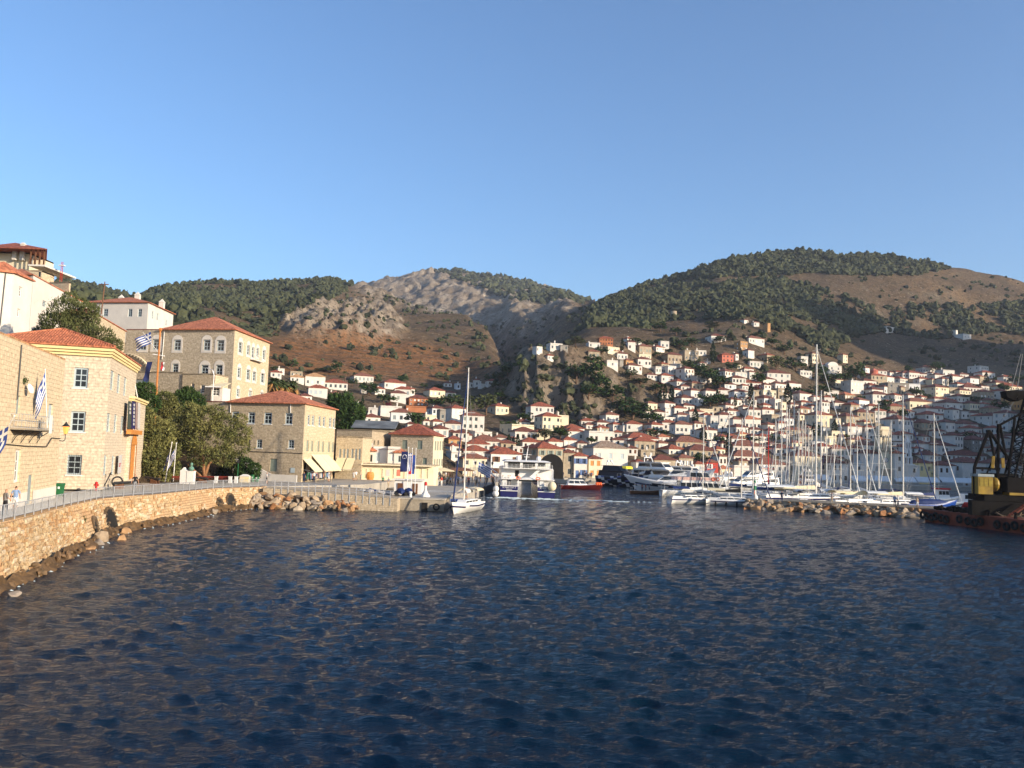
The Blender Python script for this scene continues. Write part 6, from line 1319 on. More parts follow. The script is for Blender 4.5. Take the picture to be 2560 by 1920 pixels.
# ---------------- trees among the houses
TR = '''r 850 985 1078 60 80;r 890 1005 1080 60 75;c 905 990 1040 10 60;r 870 975 1010 30 30;r 925 965 990 50 36;r 960 985 1010 40 34;r 1030 968 990 26 30;r 1060 958 972 24 16;r 1095 960 975 26 18;r 1040 1032 1075 55 62;r 1090 990 1022 70 46;r 1130 985 1020 60 50;o 1165 985 1035 60 60;o 1215 985 1040 60 62;r 1250 975 1000 46 40
r 1280 1050 1080 60 40;r 1310 1030 1060 50 46;p 1360 1068 1110 50 50;r 1400 1062 1100 60 44;c 1272 1085 1118 11 38;c 1283 1092 1118 9 30;c 1294 1086 1118 11 36;r 1478 1090 1112 32 26;b 1425 1065 1072 20 14;r 1440 905 960 60 66;r 1480 900 965 66 66;r 1500 925 985 56 60;r 1470 960 1000 60 50;r 1530 960 1010 70 54;r 1580 1010 1050 90 56;r 1620 1020 1062 80 62;r 1560 990 1030 60 44;r 1640 1070 1094 60 30;r 1600 1085 1096 60 20;c 1650 975 1010 12 50;c 1662 960 1010 12 56;c 1678 965 1010 14 60;c 1738 1020 1068 16 56;r 1710 1050 1070 24 22;r 1755 985 1010 40 34;r 1775 990 1022 50 50;r 1800 985 1020 46 46
r 1745 905 940 60 50;r 1770 915 965 70 64;r 1800 935 975 60 54;r 1720 900 930 40 36;c 1782 855 912 14 60;c 1852 870 900 9 34;r 1830 905 930 40 36;c 1793 975 1012 11 46;c 1838 985 1018 9 42;c 1877 960 1024 18 66;r 1896 930 965 40 46;c 1970 960 1014 20 62;o 1940 890 930 52 50;r 1990 895 930 60 44;r 2040 910 945 60 40;r 2070 935 965 70 40;r 2110 925 960 70 60;r 2140 905 960 60 60;r 2050 960 990 60 44;r 2020 975 1000 50 36;r 1995 965 985 40 26;r 2075 985 1005 50 34;c 2025 885 925 9 40;r 2150 990 1008 30 26;r 2180 1010 1030 40 36;r 2200 1012 1040 50 46;r 2215 995 1030 44 44;r 2235 984 992 26 14
r 2290 965 995 40 40;r 2310 985 1000 40 24;r 2330 990 1005 30 20;c 2377 940 966 10 38;c 2466 930 966 11 50;r 2400 985 1005 40 40;r 2440 990 1008 50 34;r 2440 960 975 40 26;r 2510 955 985 40 40;r 2540 935 965 44 40;r 2500 940 955 30 24;r 2340 905 935 40 30;r 2270 910 935 30 30;c 2160 900 930 9 40;r 2200 900 920 30 26;c 2086 1050 1090 14 60;c 2040 1055 1092 22 60;r 1935 1085 1108 40 30;r 1880 1090 1110 60 30;r 1800 1090 1120 40 40;b 1745 1130 1152 50 26;r 1770 1140 1156 28 20;c 1758 1070 1120 18 60;c 1820 1085 1130 14 60;r 1855 1072 1082 26 20;r 2430 1080 1110 40 30;r 2500 1000 1030 50 40;r 2545 1075 1100 40 30
r 1300 900 925 40 26;r 1250 930 955 40 24;r 1225 935 958 36 22;r 1270 915 940 44 28;p 1440 838 872 44 44;r 1505 868 888 40 22;r 1480 890 908 50 22;r 1590 845 866 40 24;c 1555 845 880 9 44;r 1620 850 868 34 22;r 1700 850 872 40 26;r 1730 845 868 40 26;r 1690 815 840 50 30;r 1650 805 830 50 30;p 1780 800 830 50 36;r 1800 840 860 40 26;r 1930 840 868 40 30;r 1960 860 885 50 32;r 1890 830 846 40 20;r 1640 880 896 26 20;r 1615 870 880 20 14;r 1575 925 950 40 26;r 1600 945 962 60 26;r 1640 960 985 46 30
b 690 915 928 40 16;r 725 900 926 40 26;r 780 925 935 40 16;r 840 905 935 34 34;b 810 920 930 60 12;r 880 945 968 30 30;r 920 952 985 50 32;r 1005 940 960 30 26;r 975 985 1008 40 30;b 1330 1095 1100 26 10;r 2260 1020 1050 30 30;r 2350 960 975 26 20;r 2305 945 952 22 14'''
TK = dict(r=('round', 'round_tree', 'leaf', 'bushy dark green tree'), p=('pine', 'pine_tree', 'pine', 'spreading pine'), c=('cypress', 'cypress_tree', 'cypress', 'tall dark cypress'), o=('round', 'olive_tree', 'olive', 'pale olive green tree'), b=('bush', 'shrub', 'leaf', 'low green shrub'))
for i, ln in enumerate(TR.replace('\n', ';').split(';')):
    k, x, yt, yb, w_, h_ = ln.split(); x, yt, yb, w_, h_ = map(float, (x, yt, yb, w_, h_)); kd, nm, mt, ds = TK[k]
    p = hit(x, yb); s_ = mpp(p.y); hh = (yb - yt) * s_; ww = w_ * s_
    if k == 'c': sw = ww / 0.28
    elif k == 'b': sw = ww / 1.1
    else: sw = ww / 0.95
    t = tree(kd, nm, None, p, hh * 1.03 if k != 'c' else hh, sw, i * 1.7, mt, None, 420 if k != 'c' else 330, 0.062 if k != 'c' else 0.05, i)
    PENDING.append((t, x, (yt + yb) / 2, ds))
for x, yb, ht in ((2116, 1125, 36), (1205, 1095, 12), (862, 955, 24)):
    p = hit(x, yb); t = palm(None, p, ht * mpp(p.y), int(x), dead=False); PENDING.append((t, x, yb - ht / 2, 'green palm'))
for x, yb, s0_ in ((1137, 1045, 10), (1892, 975, 14), (1655, 972, 16), (2135, 1018, 14), (968, 1018, 12)):
    p = hit(x, yb); t = tree('bush', 'bougainvillea', None, p, s0_ * 1.2 * mpp(p.y), s0_ * 1.6 * mpp(p.y), x, 'bougain', None, 260, 0.08, 1, 'shrub'); PENDING.append((t, x, yb - 5, 'dark red bougainvillea'))
# ================================================================== MORE LEFT-HAND HOUSES
def simple(name, label, A, B, dv, z0, z1, mats, roof=None, rise=1.6, over=0.35, wins=(), rwins=(), kind='p23', mf='bluegrey', uv=True, cat='house', inset=None, mi=None):
    rt, f, r, b_, l = block(name, label, cat, A, B, dv, z0, z1, None)
    for w_ in wins: f.pwin(*w_, kind, M[mf])
    for w_ in rwins: r.pwin(*w_, kind, M[mf])
    close(rt, [f, r, b_, l], mats, uv=uv, mi=mi); pts = [V2(A), V2(B), V2(B) + V2(dv), V2(A) + V2(dv)]
    if roof: hiproof(rt, pts, z1 + 0.15, rise, over, roof, inset)
    else: flatroof(rt, pts, z1 + 0.04, 'tan')
    return rt, f, r
# tall white house on the left edge
B_ = at_y(29, 760, 103); z1 = z_at(B_.x, B_.y, 684)
rt, f, r = simple('white_house', 'tall white house with orange roof edge at far left above the stone house', V2(at_y(-70, 760, 101)), V2(B_), Vector((-0.45, 4.9)), z1 - 12, z1, M['white'], 'roof3', 1.5, 0.3, (), ((47, 55, 717, 742), (43, 50, 772, 792)), 'p23', 'frame', False)
mb = MB(); s_ = f.sz(13, 700)[0]; mb.path([f.P(s_, z1, 0.08), f.P(s_ - 0.15, z1 - 6.5, 0.08)], 0.06, 6); mb.build('drainpipe', M['iron'], rt)
# veranda house on top
B_ = at_y(73, 650, 150); z1 = z_at(B_.x, B_.y, 632); zf = z_at(B_.x, B_.y, 668)
rt, f, r = simple('veranda_house', 'red-roofed house with wooden veranda at the top left corner', V2(at_y(-40, 650, 150)), V2(B_), Vector((0, 8)), zf - 9, z1, M['cream'], None, wins=((76, 80, 640, 660),), uv=False)
mb = MB(); q = [rel(rt, p) for p in (at_y(-45, 640, 147), at_y(116, 640, 147), at_y(116, 640, 158), at_y(-45, 640, 158))]; hip(mb, q, z1 + 0.15 - rt.location.z, 2.0, 0.1); mb.build('roof', M['roof'], rt)
for px in (76, 88, 99, 110):
    p = at_y(px, 650, 147.6); mb = MB(); mb.box(-0.09, 0.09, -0.09, 0.09, 0, z1 - zf); mb.build('post', M['brownsh'], rt, loc=(p.x - rt.location.x, p.y - rt.location.y, zf - rt.location.z))
p0, p1 = at_y(70, 668, 147.3), at_y(112, 668, 147.3); mb = MB(); mb.box(p0.x - rt.location.x, p1.x - rt.location.x, p0.y - rt.location.y, 8, zf - rt.location.z - 0.3, zf - rt.location.z); mb.build('terrace', M['white'], rt)
mb = MB()
for k in range(16): x = p0.x + (p1.x - p0.x) * k / 15 - rt.location.x; mb.cyl((x, p0.y - rt.location.y, zf - rt.location.z), (x, p0.y - rt.location.y, zf + 0.95 - rt.location.z), 0.035, None, 4)
mb.cyl((p0.x - rt.location.x, p0.y - rt.location.y, zf + 0.95 - rt.location.z), (p1.x - rt.location.x, p0.y - rt.location.y, zf + 0.95 - rt.location.z), 0.05, None, 4); mb.build('railing', M['brownsh'], rt)
for px, yt in ((56, 607), (37, 623)): p = at_y(px, 640, 149.5); chimney(rt, p.x - rt.location.x, p.y - rt.location.y, z1 - rt.location.z - 1.5, z_at(p.x, p.y, yt) - rt.location.z, 0.65)
A_, B_ = at_y(-30, 690, 146), at_y(104, 690, 145.5); z1 = z_at(B_.x, B_.y, 676)
simple('terrace_house', 'tan lower terrace storey with shaded loggia under the veranda house', V2(A_), V2(B_), Vector((0, 4)), z1 - 9, z1, STONE_L, None, wins=((57, 66, 686, 700), (70, 80, 688, 702), (95, 102, 678, 692)), kind='hole', uv=True)
A_, B_ = at_y(105, 710, 144), at_y(173, 710, 142); z1 = z_at(B_.x, B_.y, 704)
simple('garden_wall', 'long tan garden wall running right from the veranda house', V2(A_), V2(B_), Vector((0, 0.5)), z1 - 7, z1, STONE_L, None, cat='wall')
A_, B_ = at_y(78, 760, 120), at_y(236, 790, 150); z1 = z_at(B_.x, B_.y, 773)
simple('white_house', 'low white house with orange tiles half hidden behind the pine', V2(A_), V2(B_), Vector((-7, 2)), z1 - 12, z1, M['white'], 'roof3', 1.6, 0.35, ((106, 116, 752, 768),), uv=False)
A_, B_ = at_y(236, 830, 116), at_y(313, 845, 134); z1 = z_at(B_.x, B_.y, 829)
simple('stone_cottage', 'small cream stone cottage with red tiles and a green shutter right of the pine', V2(A_), V2(B_), Vector((-6, 2)), z1 - 12, z1, STONE_L, 'roof3', 1.4, 0.3, ((278, 285, 852, 868),), kind='shut', mf='greensh')
# white house with tan roof
B_ = at_y(369, 790, 195); A_ = at_y(211, 790, 198); z1 = z_at(B_.x, B_.y, 757)
rt, f, r = simple('white_villa', 'square white villa with orange tiled roof and pointed chimneys behind the mansion', V2(A_), V2(B_), Vector((-0.85, 16.8)), z1 - 10, z1, M['white'], 'roof3', 2.6, 0.5, ((258, 270, 772, 791), (320, 330.5, 772, 792), (344.5, 354.5, 772, 792)), ((380, 384, 778, 798), (392, 396, 783, 801), (414, 418, 799, 815)), 'p23', 'bluegrey', False)
for px, Yc, yt in ((343, 204, 729), (405, 205, 747), (303, 206, 736)):
    p = at_y(px, 760, Yc); zt = z_at(p.x, p.y, yt); mb = MB(); x, y = p.x - rt.location.x, p.y - rt.location.y; za_, zb_ = z1 - rt.location.z, zt - rt.location.z
    mb.box(x - 0.55, x + 0.55, y - 0.5, y + 0.5, za_, zb_ - 0.9); mb.add([(x - 0.65, y - 0.6, zb_ - 0.9), (x + 0.65, y - 0.6, zb_ - 0.9), (x + 0.65, y + 0.6, zb_ - 0.9), (x - 0.65, y + 0.6, zb_ - 0.9), (x, y, zb_)], [(0, 1, 4), (1, 2, 4), (2, 3, 4), (3, 0, 4)]); mb.build('chimney', M['white'], rt)
# antenna, pole and wires
p = at_y(153, 700, 150); zt = z_at(p.x, p.y, 655); o = empty('antenna_mast', p, 0, 'thin red and white lattice antenna on the skyline at upper left', 'antenna'); h = zt - p.z; mb = MB()
for dx, dy in ((-0.2, -0.12), (0.2, -0.12), (0, 0.23)): mb.cyl((dx, dy, -2), (dx * 0.6, dy * 0.6, h), 0.035, None, 4)
for k in range(9): z = h * k / 9; mb.cyl((-0.2, -0.12, z), (0.2, -0.12, z + h / 9), 0.025, None, 4); mb.cyl((0.2, -0.12, z), (0, 0.23, z + h / 9), 0.025, None, 4)
mb.build('lattice', M['red'], o); mb = MB(); mb.box(-0.55, 0.45, -0.3, 0.3, h * 0.78, h * 0.82); mb.build('platform', M['whitemetal'], o)
p = at_y(256, 746, 160); zt = z_at(p.x, p.y, 704); o = empty('utility_pole', p, 0, 'leaning wooden utility pole left of the white villa', 'pole'); mb = MB(); mb.cyl((0, 0, -3), (0.25, 0, zt - p.z), 0.14, 0.1, 6); mb.box(-0.9, 1.0, -0.06, 0.06, zt - p.z - 0.6, zt - p.z - 0.45); mb.build('shaft', M['brownsh'], o)
ptop = Vector((p.x + 0.2, p.y, zt - 0.5)); o = empty('overhead_wires', ptop, 0, 'black overhead wires from the utility pole to the veranda house', 'wires')
for k, (px, py) in enumerate(((110, 668), (108, 676), (125, 690))):
    e = at_y(px, py, 147); mb = MB(); pts = []
    for i in range(9): t = i / 8; q = (e - ptop) * t; q.z -= 4 * t * (1 - t) * (0.8 + 0.4 * k); pts.append(q)
    mb.path(pts, 0.03, 4); mb.build('wire', M['iron'], o)
# ---------------- beyond the brown waterfront house
def zq(px, py, Y): p = at_y(px, py, Y); return p
A_, B_ = at_y(840, 1120, 147), at_y(906, 1120, 146); z1 = z_at(B_.x, B_.y, 1092)
rt, f, r = simple('stone_shop', 'plain pale stone shop house with narrow windows right of the brown waterfront house', V2(A_), V2(B_), Vector((0.3, 8)), 2.2, z1, STONE_L, None, wins=[(x, x + 5.5, 1122, 1149) for x in (847, 857, 866, 878, 887, 896)], kind='shut', mf='bluegrey')
for k, (s0_, s1_) in enumerate(((0.3, 1.9), (2.1, 3.6))): awning(('left' if k == 0 else 'right') + ' cream awning on the pale stone shop house', f, s0_, s1_, 6.0, 4.1, 1.7)
A_, B_ = at_y(842, 1085, 160), at_y(930, 1085, 158); z1 = z_at(B_.x, B_.y, 1075)
rt, f, r = simple('flat_stone_house', 'flat stone house with pale parapet behind the shop house', V2(A_), V2(B_), Vector((1.6, 14)), 2.2, z1, STONE_D, None, rwins=((934, 938, 1101, 1113), (944, 948, 1101, 1113)), kind='hole')
A_, B_ = at_y(976, 1120, 166), at_y(1083, 1120, 164); z1 = z_at(B_.x, B_.y, 1089)
rt, f, r = simple('stone_house', 'stone house with red hipped roof and sunlit white right flank by the quay', V2(A_), V2(B_), Vector((0.9, 13)), 1.5, z1, [STONE_C, M['cream']], 'roof', 2.2, 0.5, ((1005, 1018, 1100, 1122), (1043, 1056, 1101, 1123), (1056, 1067, 1145, 1162)), [(x, x + 3.5, 1103, 1126) for x in (1087, 1093, 1099, 1105)] + [(x, x + 3.5, 1147, 1165) for x in (1085, 1091, 1097, 1103)], 'shut', 'greysh', True, mi=[0, 1, 0, 0])
house(905, 932, 1128, 1166, 'w', 'o', Y=153, label='small white house with orange roof strip above the arcade, leftmost', cols=1, rows=1, ang=R(10)); house(930, 972, 1121, 1166, 'v', 'f', Y=154, label='grey-white flat house with a blue door above the arcade', cols=2, rows=1, ang=R(6), sh='bluegrey', chim=0)
house(970, 989, 1121, 1166, 'w', 'f', Y=153, label='narrow bright white block above the arcade', cols=1, rows=1, ang=R(10), chim=0); house(987, 1004, 1132, 1166, 'w', 'o', Y=153, label='small white house with brown-orange roof above the arcade, rightmost', cols=1, rows=1, ang=R(10), chim=0)
A_, B_ = at_y(904, 1180, 147), at_y(1084, 1180, 150); z1 = z_at(B_.x, B_.y, 1163)
rt, f, r = simple('arcade', 'long low cream shopfront arcade with posters along the quay', V2(A_), V2(B_), Vector((0.4, 5)), 1.2, z1, M['cream'], None, wins=[(x, x + 8, 1172, 1196) for x in (908, 920, 948, 976, 1003, 1046, 1062)], kind='shut', mf='canvas', uv=False, cat='building')
for x in (965, 992, 1018): a, b, c, d = f.rect(x, x + 9, 1174, 1190); mb = MB(); mb.add([f.P(a, c, 0.05), f.P(b, c, 0.05), f.P(b, d, 0.05), f.P(a, d, 0.05)], [(0, 1, 2, 3)]); mb.build('poster', BANM[3] if x != 992 else M['pink'], rt)
mb = MB(); mb.prism([rel(rt, p) for p in (V2(A_) + Vector((0, -1.2)), V2(B_) + Vector((0, -1.2)), V2(B_), V2(A_))], z1 - 1.2 - 0.25, z1 - 1.2 - 0.1); mb.build('canopy', M['cream'], rt)
# metal-roofed shed
A_, B_ = at_y(884, 1065, 176), at_y(984, 1065, 176); z1 = z_at(B_.x, B_.y, 1073); rt, f, r = simple('old_shed', 'long shed with grey corrugated metal roof and stone gable', V2(A_), V2(B_), Vector((0, 9)), 3, z1, STONE_D, None, wins=((905, 925, 1076, 1084), (955, 975, 1078, 1088)), kind='hole', cat='shed')
mb = MB(); a, b = rel(rt, A_), rel(rt, B_); zz = z1 - 3; N = 34
for i in range(N):
    x0_ = a[0] - 0.5 + (b[0] - a[0] + 1.0) * i / N; x1_ = a[0] - 0.5 + (b[0] - a[0] + 1.0) * (i + 1) / N; xm = (x0_ + x1_) / 2
    for (y0_, y1_, za_, zb_) in ((-0.6, 4.5, zz, zz + 1.7), (9.6, 4.5, zz, zz + 1.7)): mb.add([(x0_, y0_, za_), (xm, y0_, za_ + 0.09), (xm, y1_, zb_ + 0.09), (x0_, y1_, zb_)], [(0, 1, 2, 3)]); mb.add([(xm, y0_, za_ + 0.09), (x1_, y0_, za_), (x1_, y1_, zb_), (xm, y1_, zb_ + 0.09)], [(0, 1, 2, 3)])
mb.build('roof', mat('old_zinc', (0.20, 0.21, 0.21), 0.55, 0.25, 0.4, metal=0.3), rt)

# ================================================================== TREES ON THE LEFT
p = at_y(200, 905, 97); hh = z_at(p.x, p.y, 735) - p.z
def big_tree(kind, name, label, p, parts, mt, leaf, n, trunk=None, seed=0):
    """parts: (px, py, radius_px) lobes in the photo, each turned into a leafy lobe around the tree"""
    o = empty(name, p, 0, label, 'tree'); r = np.random.default_rng(seed); VS = []; tot = sum(q[2] ** 2 for q in parts); mi = []
    for k, (px, py, rad) in enumerate(parts):
        Yk = p.y + (r.uniform(-0.6, 0.6) * rad * mpp(p.y)); c = at_y(px, py, Yk); R_ = rad * mpp(p.y); m_ = int(n * rad ** 2 / tot)
        g = r.normal(0, 1, (m_, 3)); g /= np.linalg.norm(g, axis=1)[:, None]; lump = 0.72 + 0.5 * fbm(g[:, 0] * 2.2 + k * 7 + 10, g[:, 2] * 2.2 + g[:, 1] * 1.7 + 10, 3, 90 + k)
        P = g * (R_ * lump * r.uniform(0.3, 1, m_) ** 0.35 * np.where(r.random(m_) < 0.12, r.uniform(1, 1.25, m_), 1))[:, None] * np.array((1, 0.9, 0.85)) + np.array((c.x - p.x, c.y - p.y, c.z - p.z))
        up = np.array((0, 0, 1.0)) if kind == 'pine' else np.array((0, 0, 0.25)); a = g * 0.9 + up + r.normal(0, 0.6, (m_, 3)); a /= np.linalg.norm(a, axis=1)[:, None]; b = np.cross(a, r.normal(0, 1, (m_, 3))); b /= np.linalg.norm(b, axis=1)[:, None]
        s_ = leaf * r.uniform(0.6, 1.5, m_)[:, None]; VS.append(np.stack([P - a * s_, P + b * s_ * 0.28, P + a * s_, P - b * s_ * 0.28], 1).reshape(-1, 3))
    V = np.concatenate(VS); link('crown', np_mesh('crown', V, np.arange(len(V)).reshape(-1, 4), M[mt], False), o)
    mb = MB()
    for pts, ra in trunk or ():
        w_ = [at_y(x, y, p.y + dy) - Vector(p) for x, y, dy in pts]
        for i in range(len(w_) - 1): t0_, t1_ = i / (len(w_) - 1), (i + 1) / (len(w_) - 1); mb.cyl(w_[i], w_[i + 1], ra * (1 - 0.6 * t0_), ra * (1 - 0.6 * t1_), 8)
    if trunk: mb.build('trunk', mat('sunlit_bark', (0.30, 0.15, 0.07), 0.9, 0.2, 2, 0.5, 6), o, True)  # lighter bark copy with the sunlit tone painted in
    return o
big_tree('pine', 'pine_tree', 'big dark pine behind the museum roof', p, [(165, 775, 42), (205, 790, 46), (150, 815, 44), (110, 830, 26), (195, 830, 54), (245, 845, 42), (285, 862, 24), (120, 800, 26), (225, 775, 26), (175, 745, 22), (95, 845, 20), (260, 870, 36), (215, 868, 40)], 'olive', 0.16, 15000, [(((205, 905, 0), (200, 850, 0), (180, 780, 0)), 0.35), (((202, 860, 0), (240, 840, 0.5)), 0.2)], 3)
p = at_z(480, 1208, 2.5)
p = Vector((p.x, 117.0, 2.5)); p = at_y(508, 1200, 118); p.z = 2.5
TW = [(((512, 1192, 0), (508, 1160, 0), (502, 1130, 0)), 0.32), (((512, 1190, 0), (522, 1160, 0), (540, 1145, 0.5)), 0.24), (((508, 1195, 0), (490, 1180, 0), (468, 1160, -0.5)), 0.22)]
big_tree('tam', 'tamarisk_tree', 'large golden-green tamarisk with forked trunk in the waterfront garden', p, [(470, 1035, 36), (510, 1050, 46), (560, 1065, 42), (600, 1085, 34), (470, 1085, 52), (530, 1100, 58), (590, 1115, 36), (440, 1070, 36), (430, 1115, 36), (500, 1135, 36), (560, 1140, 34), (600, 1050, 20), (540, 1030, 24)], 'tamarisk', 0.20, 15000, TW, 5)
p = at_y(395, 1205, 114); p.z = 2.6
big_tree('tam', 'tamarisk_tree', 'dark bushy tamarisk close beside the museum porch', p, [(375, 1060, 34), (400, 1080, 40), (380, 1110, 38), (410, 1130, 44), (385, 1155, 40), (420, 1170, 34), (370, 1175, 26), (400, 1190, 24), (365, 1035, 22), (350, 1080, 20)], 'tamarisk', 0.20, 12000, [(((400, 1205, 0), (395, 1160, 0), (390, 1110, 0)), 0.22)], 7)
p = at_y(345, 1040, 124); big_tree('fig', 'fig_tree', 'dense dark green tree left of the orange flagpole', p, [(340, 985, 30), (365, 975, 26), (330, 1010, 30), (370, 1010, 34), (350, 1030, 30)], 'leaf', 0.22, 6000, None, 9)
p = at_y(470, 1060, 130); big_tree('fig', 'fig_tree', 'bright green round tree behind the tamarisk under the annex', p, [(455, 1000, 30), (485, 1005, 30), (470, 985, 24), (495, 1025, 24), (450, 1030, 26)], 'leaf', 0.22, 6000, None, 11)
p = at_y(420, 1040, 128); big_tree('tam', 'tamarisk_tree', 'brownish tamarisk top between the orange flagpole and the round green tree', p, [(410, 1000, 28), (425, 1025, 30), (405, 1040, 28)], 'tamarisk', 0.2, 5000, None, 12)
p = at_y(620, 1200, 121); p.z = 2.5; big_tree('fig', 'oleander_bush', 'dark green flowering bush beside the white stair parapet', p, [(615, 1160, 20), (635, 1170, 18), (600, 1175, 16), (640, 1185, 14), (612, 1188, 18)], 'leaf', 0.17, 4000, None, 13)
p = at_y(588, 1200, 124); p.z = 2.5; big_tree('fig', 'shrub', 'dark shrub in the shade between the tamarisk and the flowering bush', p, [(588, 1150, 24), (580, 1175, 26), (560, 1180, 20)], 'pine', 0.18, 4000, None, 14)
p = at_y(865, 1080, 190); big_tree('fig', 'dense_tree', 'big dark tree behind the right corner of the brown waterfront house', p, [(855, 1010, 34), (880, 1035, 34), (850, 1050, 36), (890, 1065, 24), (835, 1000, 20)], 'leaf', 0.4, 6000, None, 15)
p = at_y(225, 760, 165); big_tree('fig', 'dry_shrub', 'greyish dry shrub on the bank behind the pine', p, [(150, 735, 16), (135, 728, 12), (205, 760, 18), (180, 752, 16)], 'olive', 0.25, 2500, None, 16)
p = at_y(85, 715, 140); big_tree('fig', 'vine', 'green vine climbing below the veranda house', p, [(82, 710, 8), (85, 695, 6), (98, 708, 5)], 'leaf', 0.2, 900, None, 17)
for k, (px, yb, ht) in enumerate(((728, 1000, 52), (706, 995, 48), (682, 985, 44))):
    p = at_y(px, yb, 215 - k * 3); s_ = mpp(p.y); palm(['right palm of three with orange dry skirt beside the mansion', 'middle palm of three with orange dry skirt beside the mansion', 'left palm of three half hidden by the mansion wall'][k], p, (ht - 14) * s_, k + 3, True, 'three palms beside the mansion', fr=30 * s_)
# ================================================================== PEOPLE
def person_mesh(pose, mats, fingers=False):
    """one continuous skinned body; zones by height: shoes/trousers, shirt, skin, hair"""
    V = []; E_ = []; Rr = []
    def v(p, r): V.append(p); Rr.append(r); return len(V) - 1
    def ch(a, lst):
        for p, r in lst: b = v(p, r); E_.append((a, b)); a = b
        return a
    st = pose.get('stride', 0.08); el = pose.get('elbow', (0.0, 0.0)); hd = pose.get('hand', ((0.02, -0.10, 0.84), (0.02, -0.10, 0.84)))
    pel = v((0, 0, 0.95), 0.150); ch1 = ch(pel, [((0, 0.0, 1.10), 0.135), ((0, 0.01, 1.26), 0.155), ((0, 0.01, 1.40), 0.135)])
    nk = ch(ch1, [((0, 0.0, 1.50), 0.058), ((0, -0.015, 1.57), 0.075), ((0, -0.025, 1.65), 0.098), ((0, -0.015, 1.73), 0.075)])
    for s, sg in ((0, -1), (1, 1)):
        h = hd[s]; sh = ch(ch1, [((sg * 0.11, 0.01, 1.43), 0.075), ((sg * 0.195, 0.01, 1.41), 0.066)])
        wr = ch(sh, [((sg * (0.225 + el[s] * 0.05), 0.02 - el[s] * 0.05, 1.15), 0.048), ((sg * (0.235 + h[0]), h[1] * 0.7, h[2] + 0.08), 0.032), ((sg * (0.24 + h[0]), h[1], h[2]), 0.034)])
        if fingers:
            for k in range(4): ch(wr, [((sg * (0.225 + h[0] + 0.012 * k), h[1] - 0.03 + 0.018 * k, h[2] - 0.05 - 0.006 * (k in (1, 2))), 0.010), ((sg * (0.22 + h[0] + 0.010 * k), h[1] - 0.035 + 0.016 * k, h[2] - 0.085 - 0.01 * (k in (1, 2))), 0.008)])
            ch(wr, [((sg * (0.21 + h[0]), h[1] - 0.045, h[2] - 0.01), 0.011), ((sg * (0.20 + h[0]), h[1] - 0.06, h[2] - 0.04), 0.009)])
        y = -st if s == 0 else st
        ch(pel, [((sg * 0.09, 0, 0.88), 0.105), ((sg * 0.10, y * 0.55 - 0.01, 0.50), 0.070), ((sg * 0.10, y + 0.02, 0.10), 0.046), ((sg * 0.105, y - 0.05, 0.045), 0.045), ((sg * 0.11, y - 0.15, 0.035), 0.034)])
    me = bpy.data.meshes.new('body'); me.from_pydata(V, E_, []); o = bpy.data.objects.new('tmp', me); COL.objects.link(o)
    sk = o.modifiers.new('s', 'SKIN'); sk.use_smooth_shade = True
    for i, r in enumerate(Rr): me.skin_vertices[0].data[i].radius = (r, r * (0.72 if 1.05 < V[i][2] < 1.45 and abs(V[i][0]) < 0.05 else 1)); me.skin_vertices[0].data[i].use_root = i == 0
    sb = o.modifiers.new('b', 'SUBSURF'); sb.levels = 1
    dg = bpy.context.evaluated_depsgraph_get(); out = bpy.data.meshes.new_from_object(o.evaluated_get(dg)); bpy.data.objects.remove(o)
    out.materials.clear()
    for m_ in mats: out.materials.append(m_)
    short = pose.get('shorts', 0.0); sleeve = pose.get('sleeve', 1.18)
    for p in out.polygons:
        c = p.center; arm = abs(c.x) > 0.185 and c.z > 0.7
        if c.z > 1.70 or (c.z > 1.60 and c.y > 0.02): k = 3
        elif c.z > 1.50: k = 2
        elif arm: k = 1 if c.z > sleeve else 2
        elif c.z > 0.98: k = 1
        elif c.z > short: k = 0
        else: k = 2 if c.z > 0.09 else 3
        p.material_index = k; p.use_smooth = True
    out.name = 'body'; return out
cl = lambda n, c: mat('cloth_' + n, c, 0.85, 0.12, 6)
CL = dict(navy=cl('navy', (0.02, 0.03, 0.07)), black=cl('black', (0.015, 0.015, 0.018)), blue=cl('pale_blue', (0.22, 0.32, 0.52)), white=cl('white', (0.70, 0.69, 0.66)), grey=cl('grey', (0.22, 0.22, 0.23)), red=cl('red', (0.45, 0.05, 0.04)), pink=cl('pink', (0.62, 0.28, 0.24)), green=cl('green', (0.06, 0.25, 0.12)), beige=cl('beige', (0.45, 0.36, 0.25)), dots=mat('patterned_shirt', (0.30, 0.28, 0.26), 0.85, 0.4, 30, col2=(0.02, 0.02, 0.03)))
BLOND = mat('blond_hair', (0.30, 0.17, 0.08), 0.7, 0.2, 8)
def person(label, loc, rz, me, h=1.72):
    o = empty('person', loc, rz, label, 'person'); b = link('body', me, o); s_ = h / 1.79; b.scale = (s_, s_, s_)
    return o
mA = person_mesh(dict(stride=0.10, elbow=(0.6, 0.2), hand=((0.0, -0.16, 1.02), (0.02, -0.04, 0.82))), [CL['black'], CL['dots'], M['skin'], BLOND], True)
mB = person_mesh(dict(stride=-0.12, elbow=(0.2, 0.4), hand=((-0.02, -0.14, 0.98), (0.05, -0.06, 0.82)), shorts=0.52, sleeve=1.25), [CL['white'], CL['blue'], M['skin'], M['hair']], True)
mC = person_mesh(dict(stride=0.12, elbow=(0.5, 0.5), hand=((0.12, -0.12, 0.90), (0.10, -0.05, 0.86)), sleeve=1.22), [CL['grey'], CL['black'], M['skin'], BLOND], True)
pA = at_z(11, 1289, 3.07); pB = at_z(36, 1283, 3.06); pC = at_z(336, 1229, 2.84)
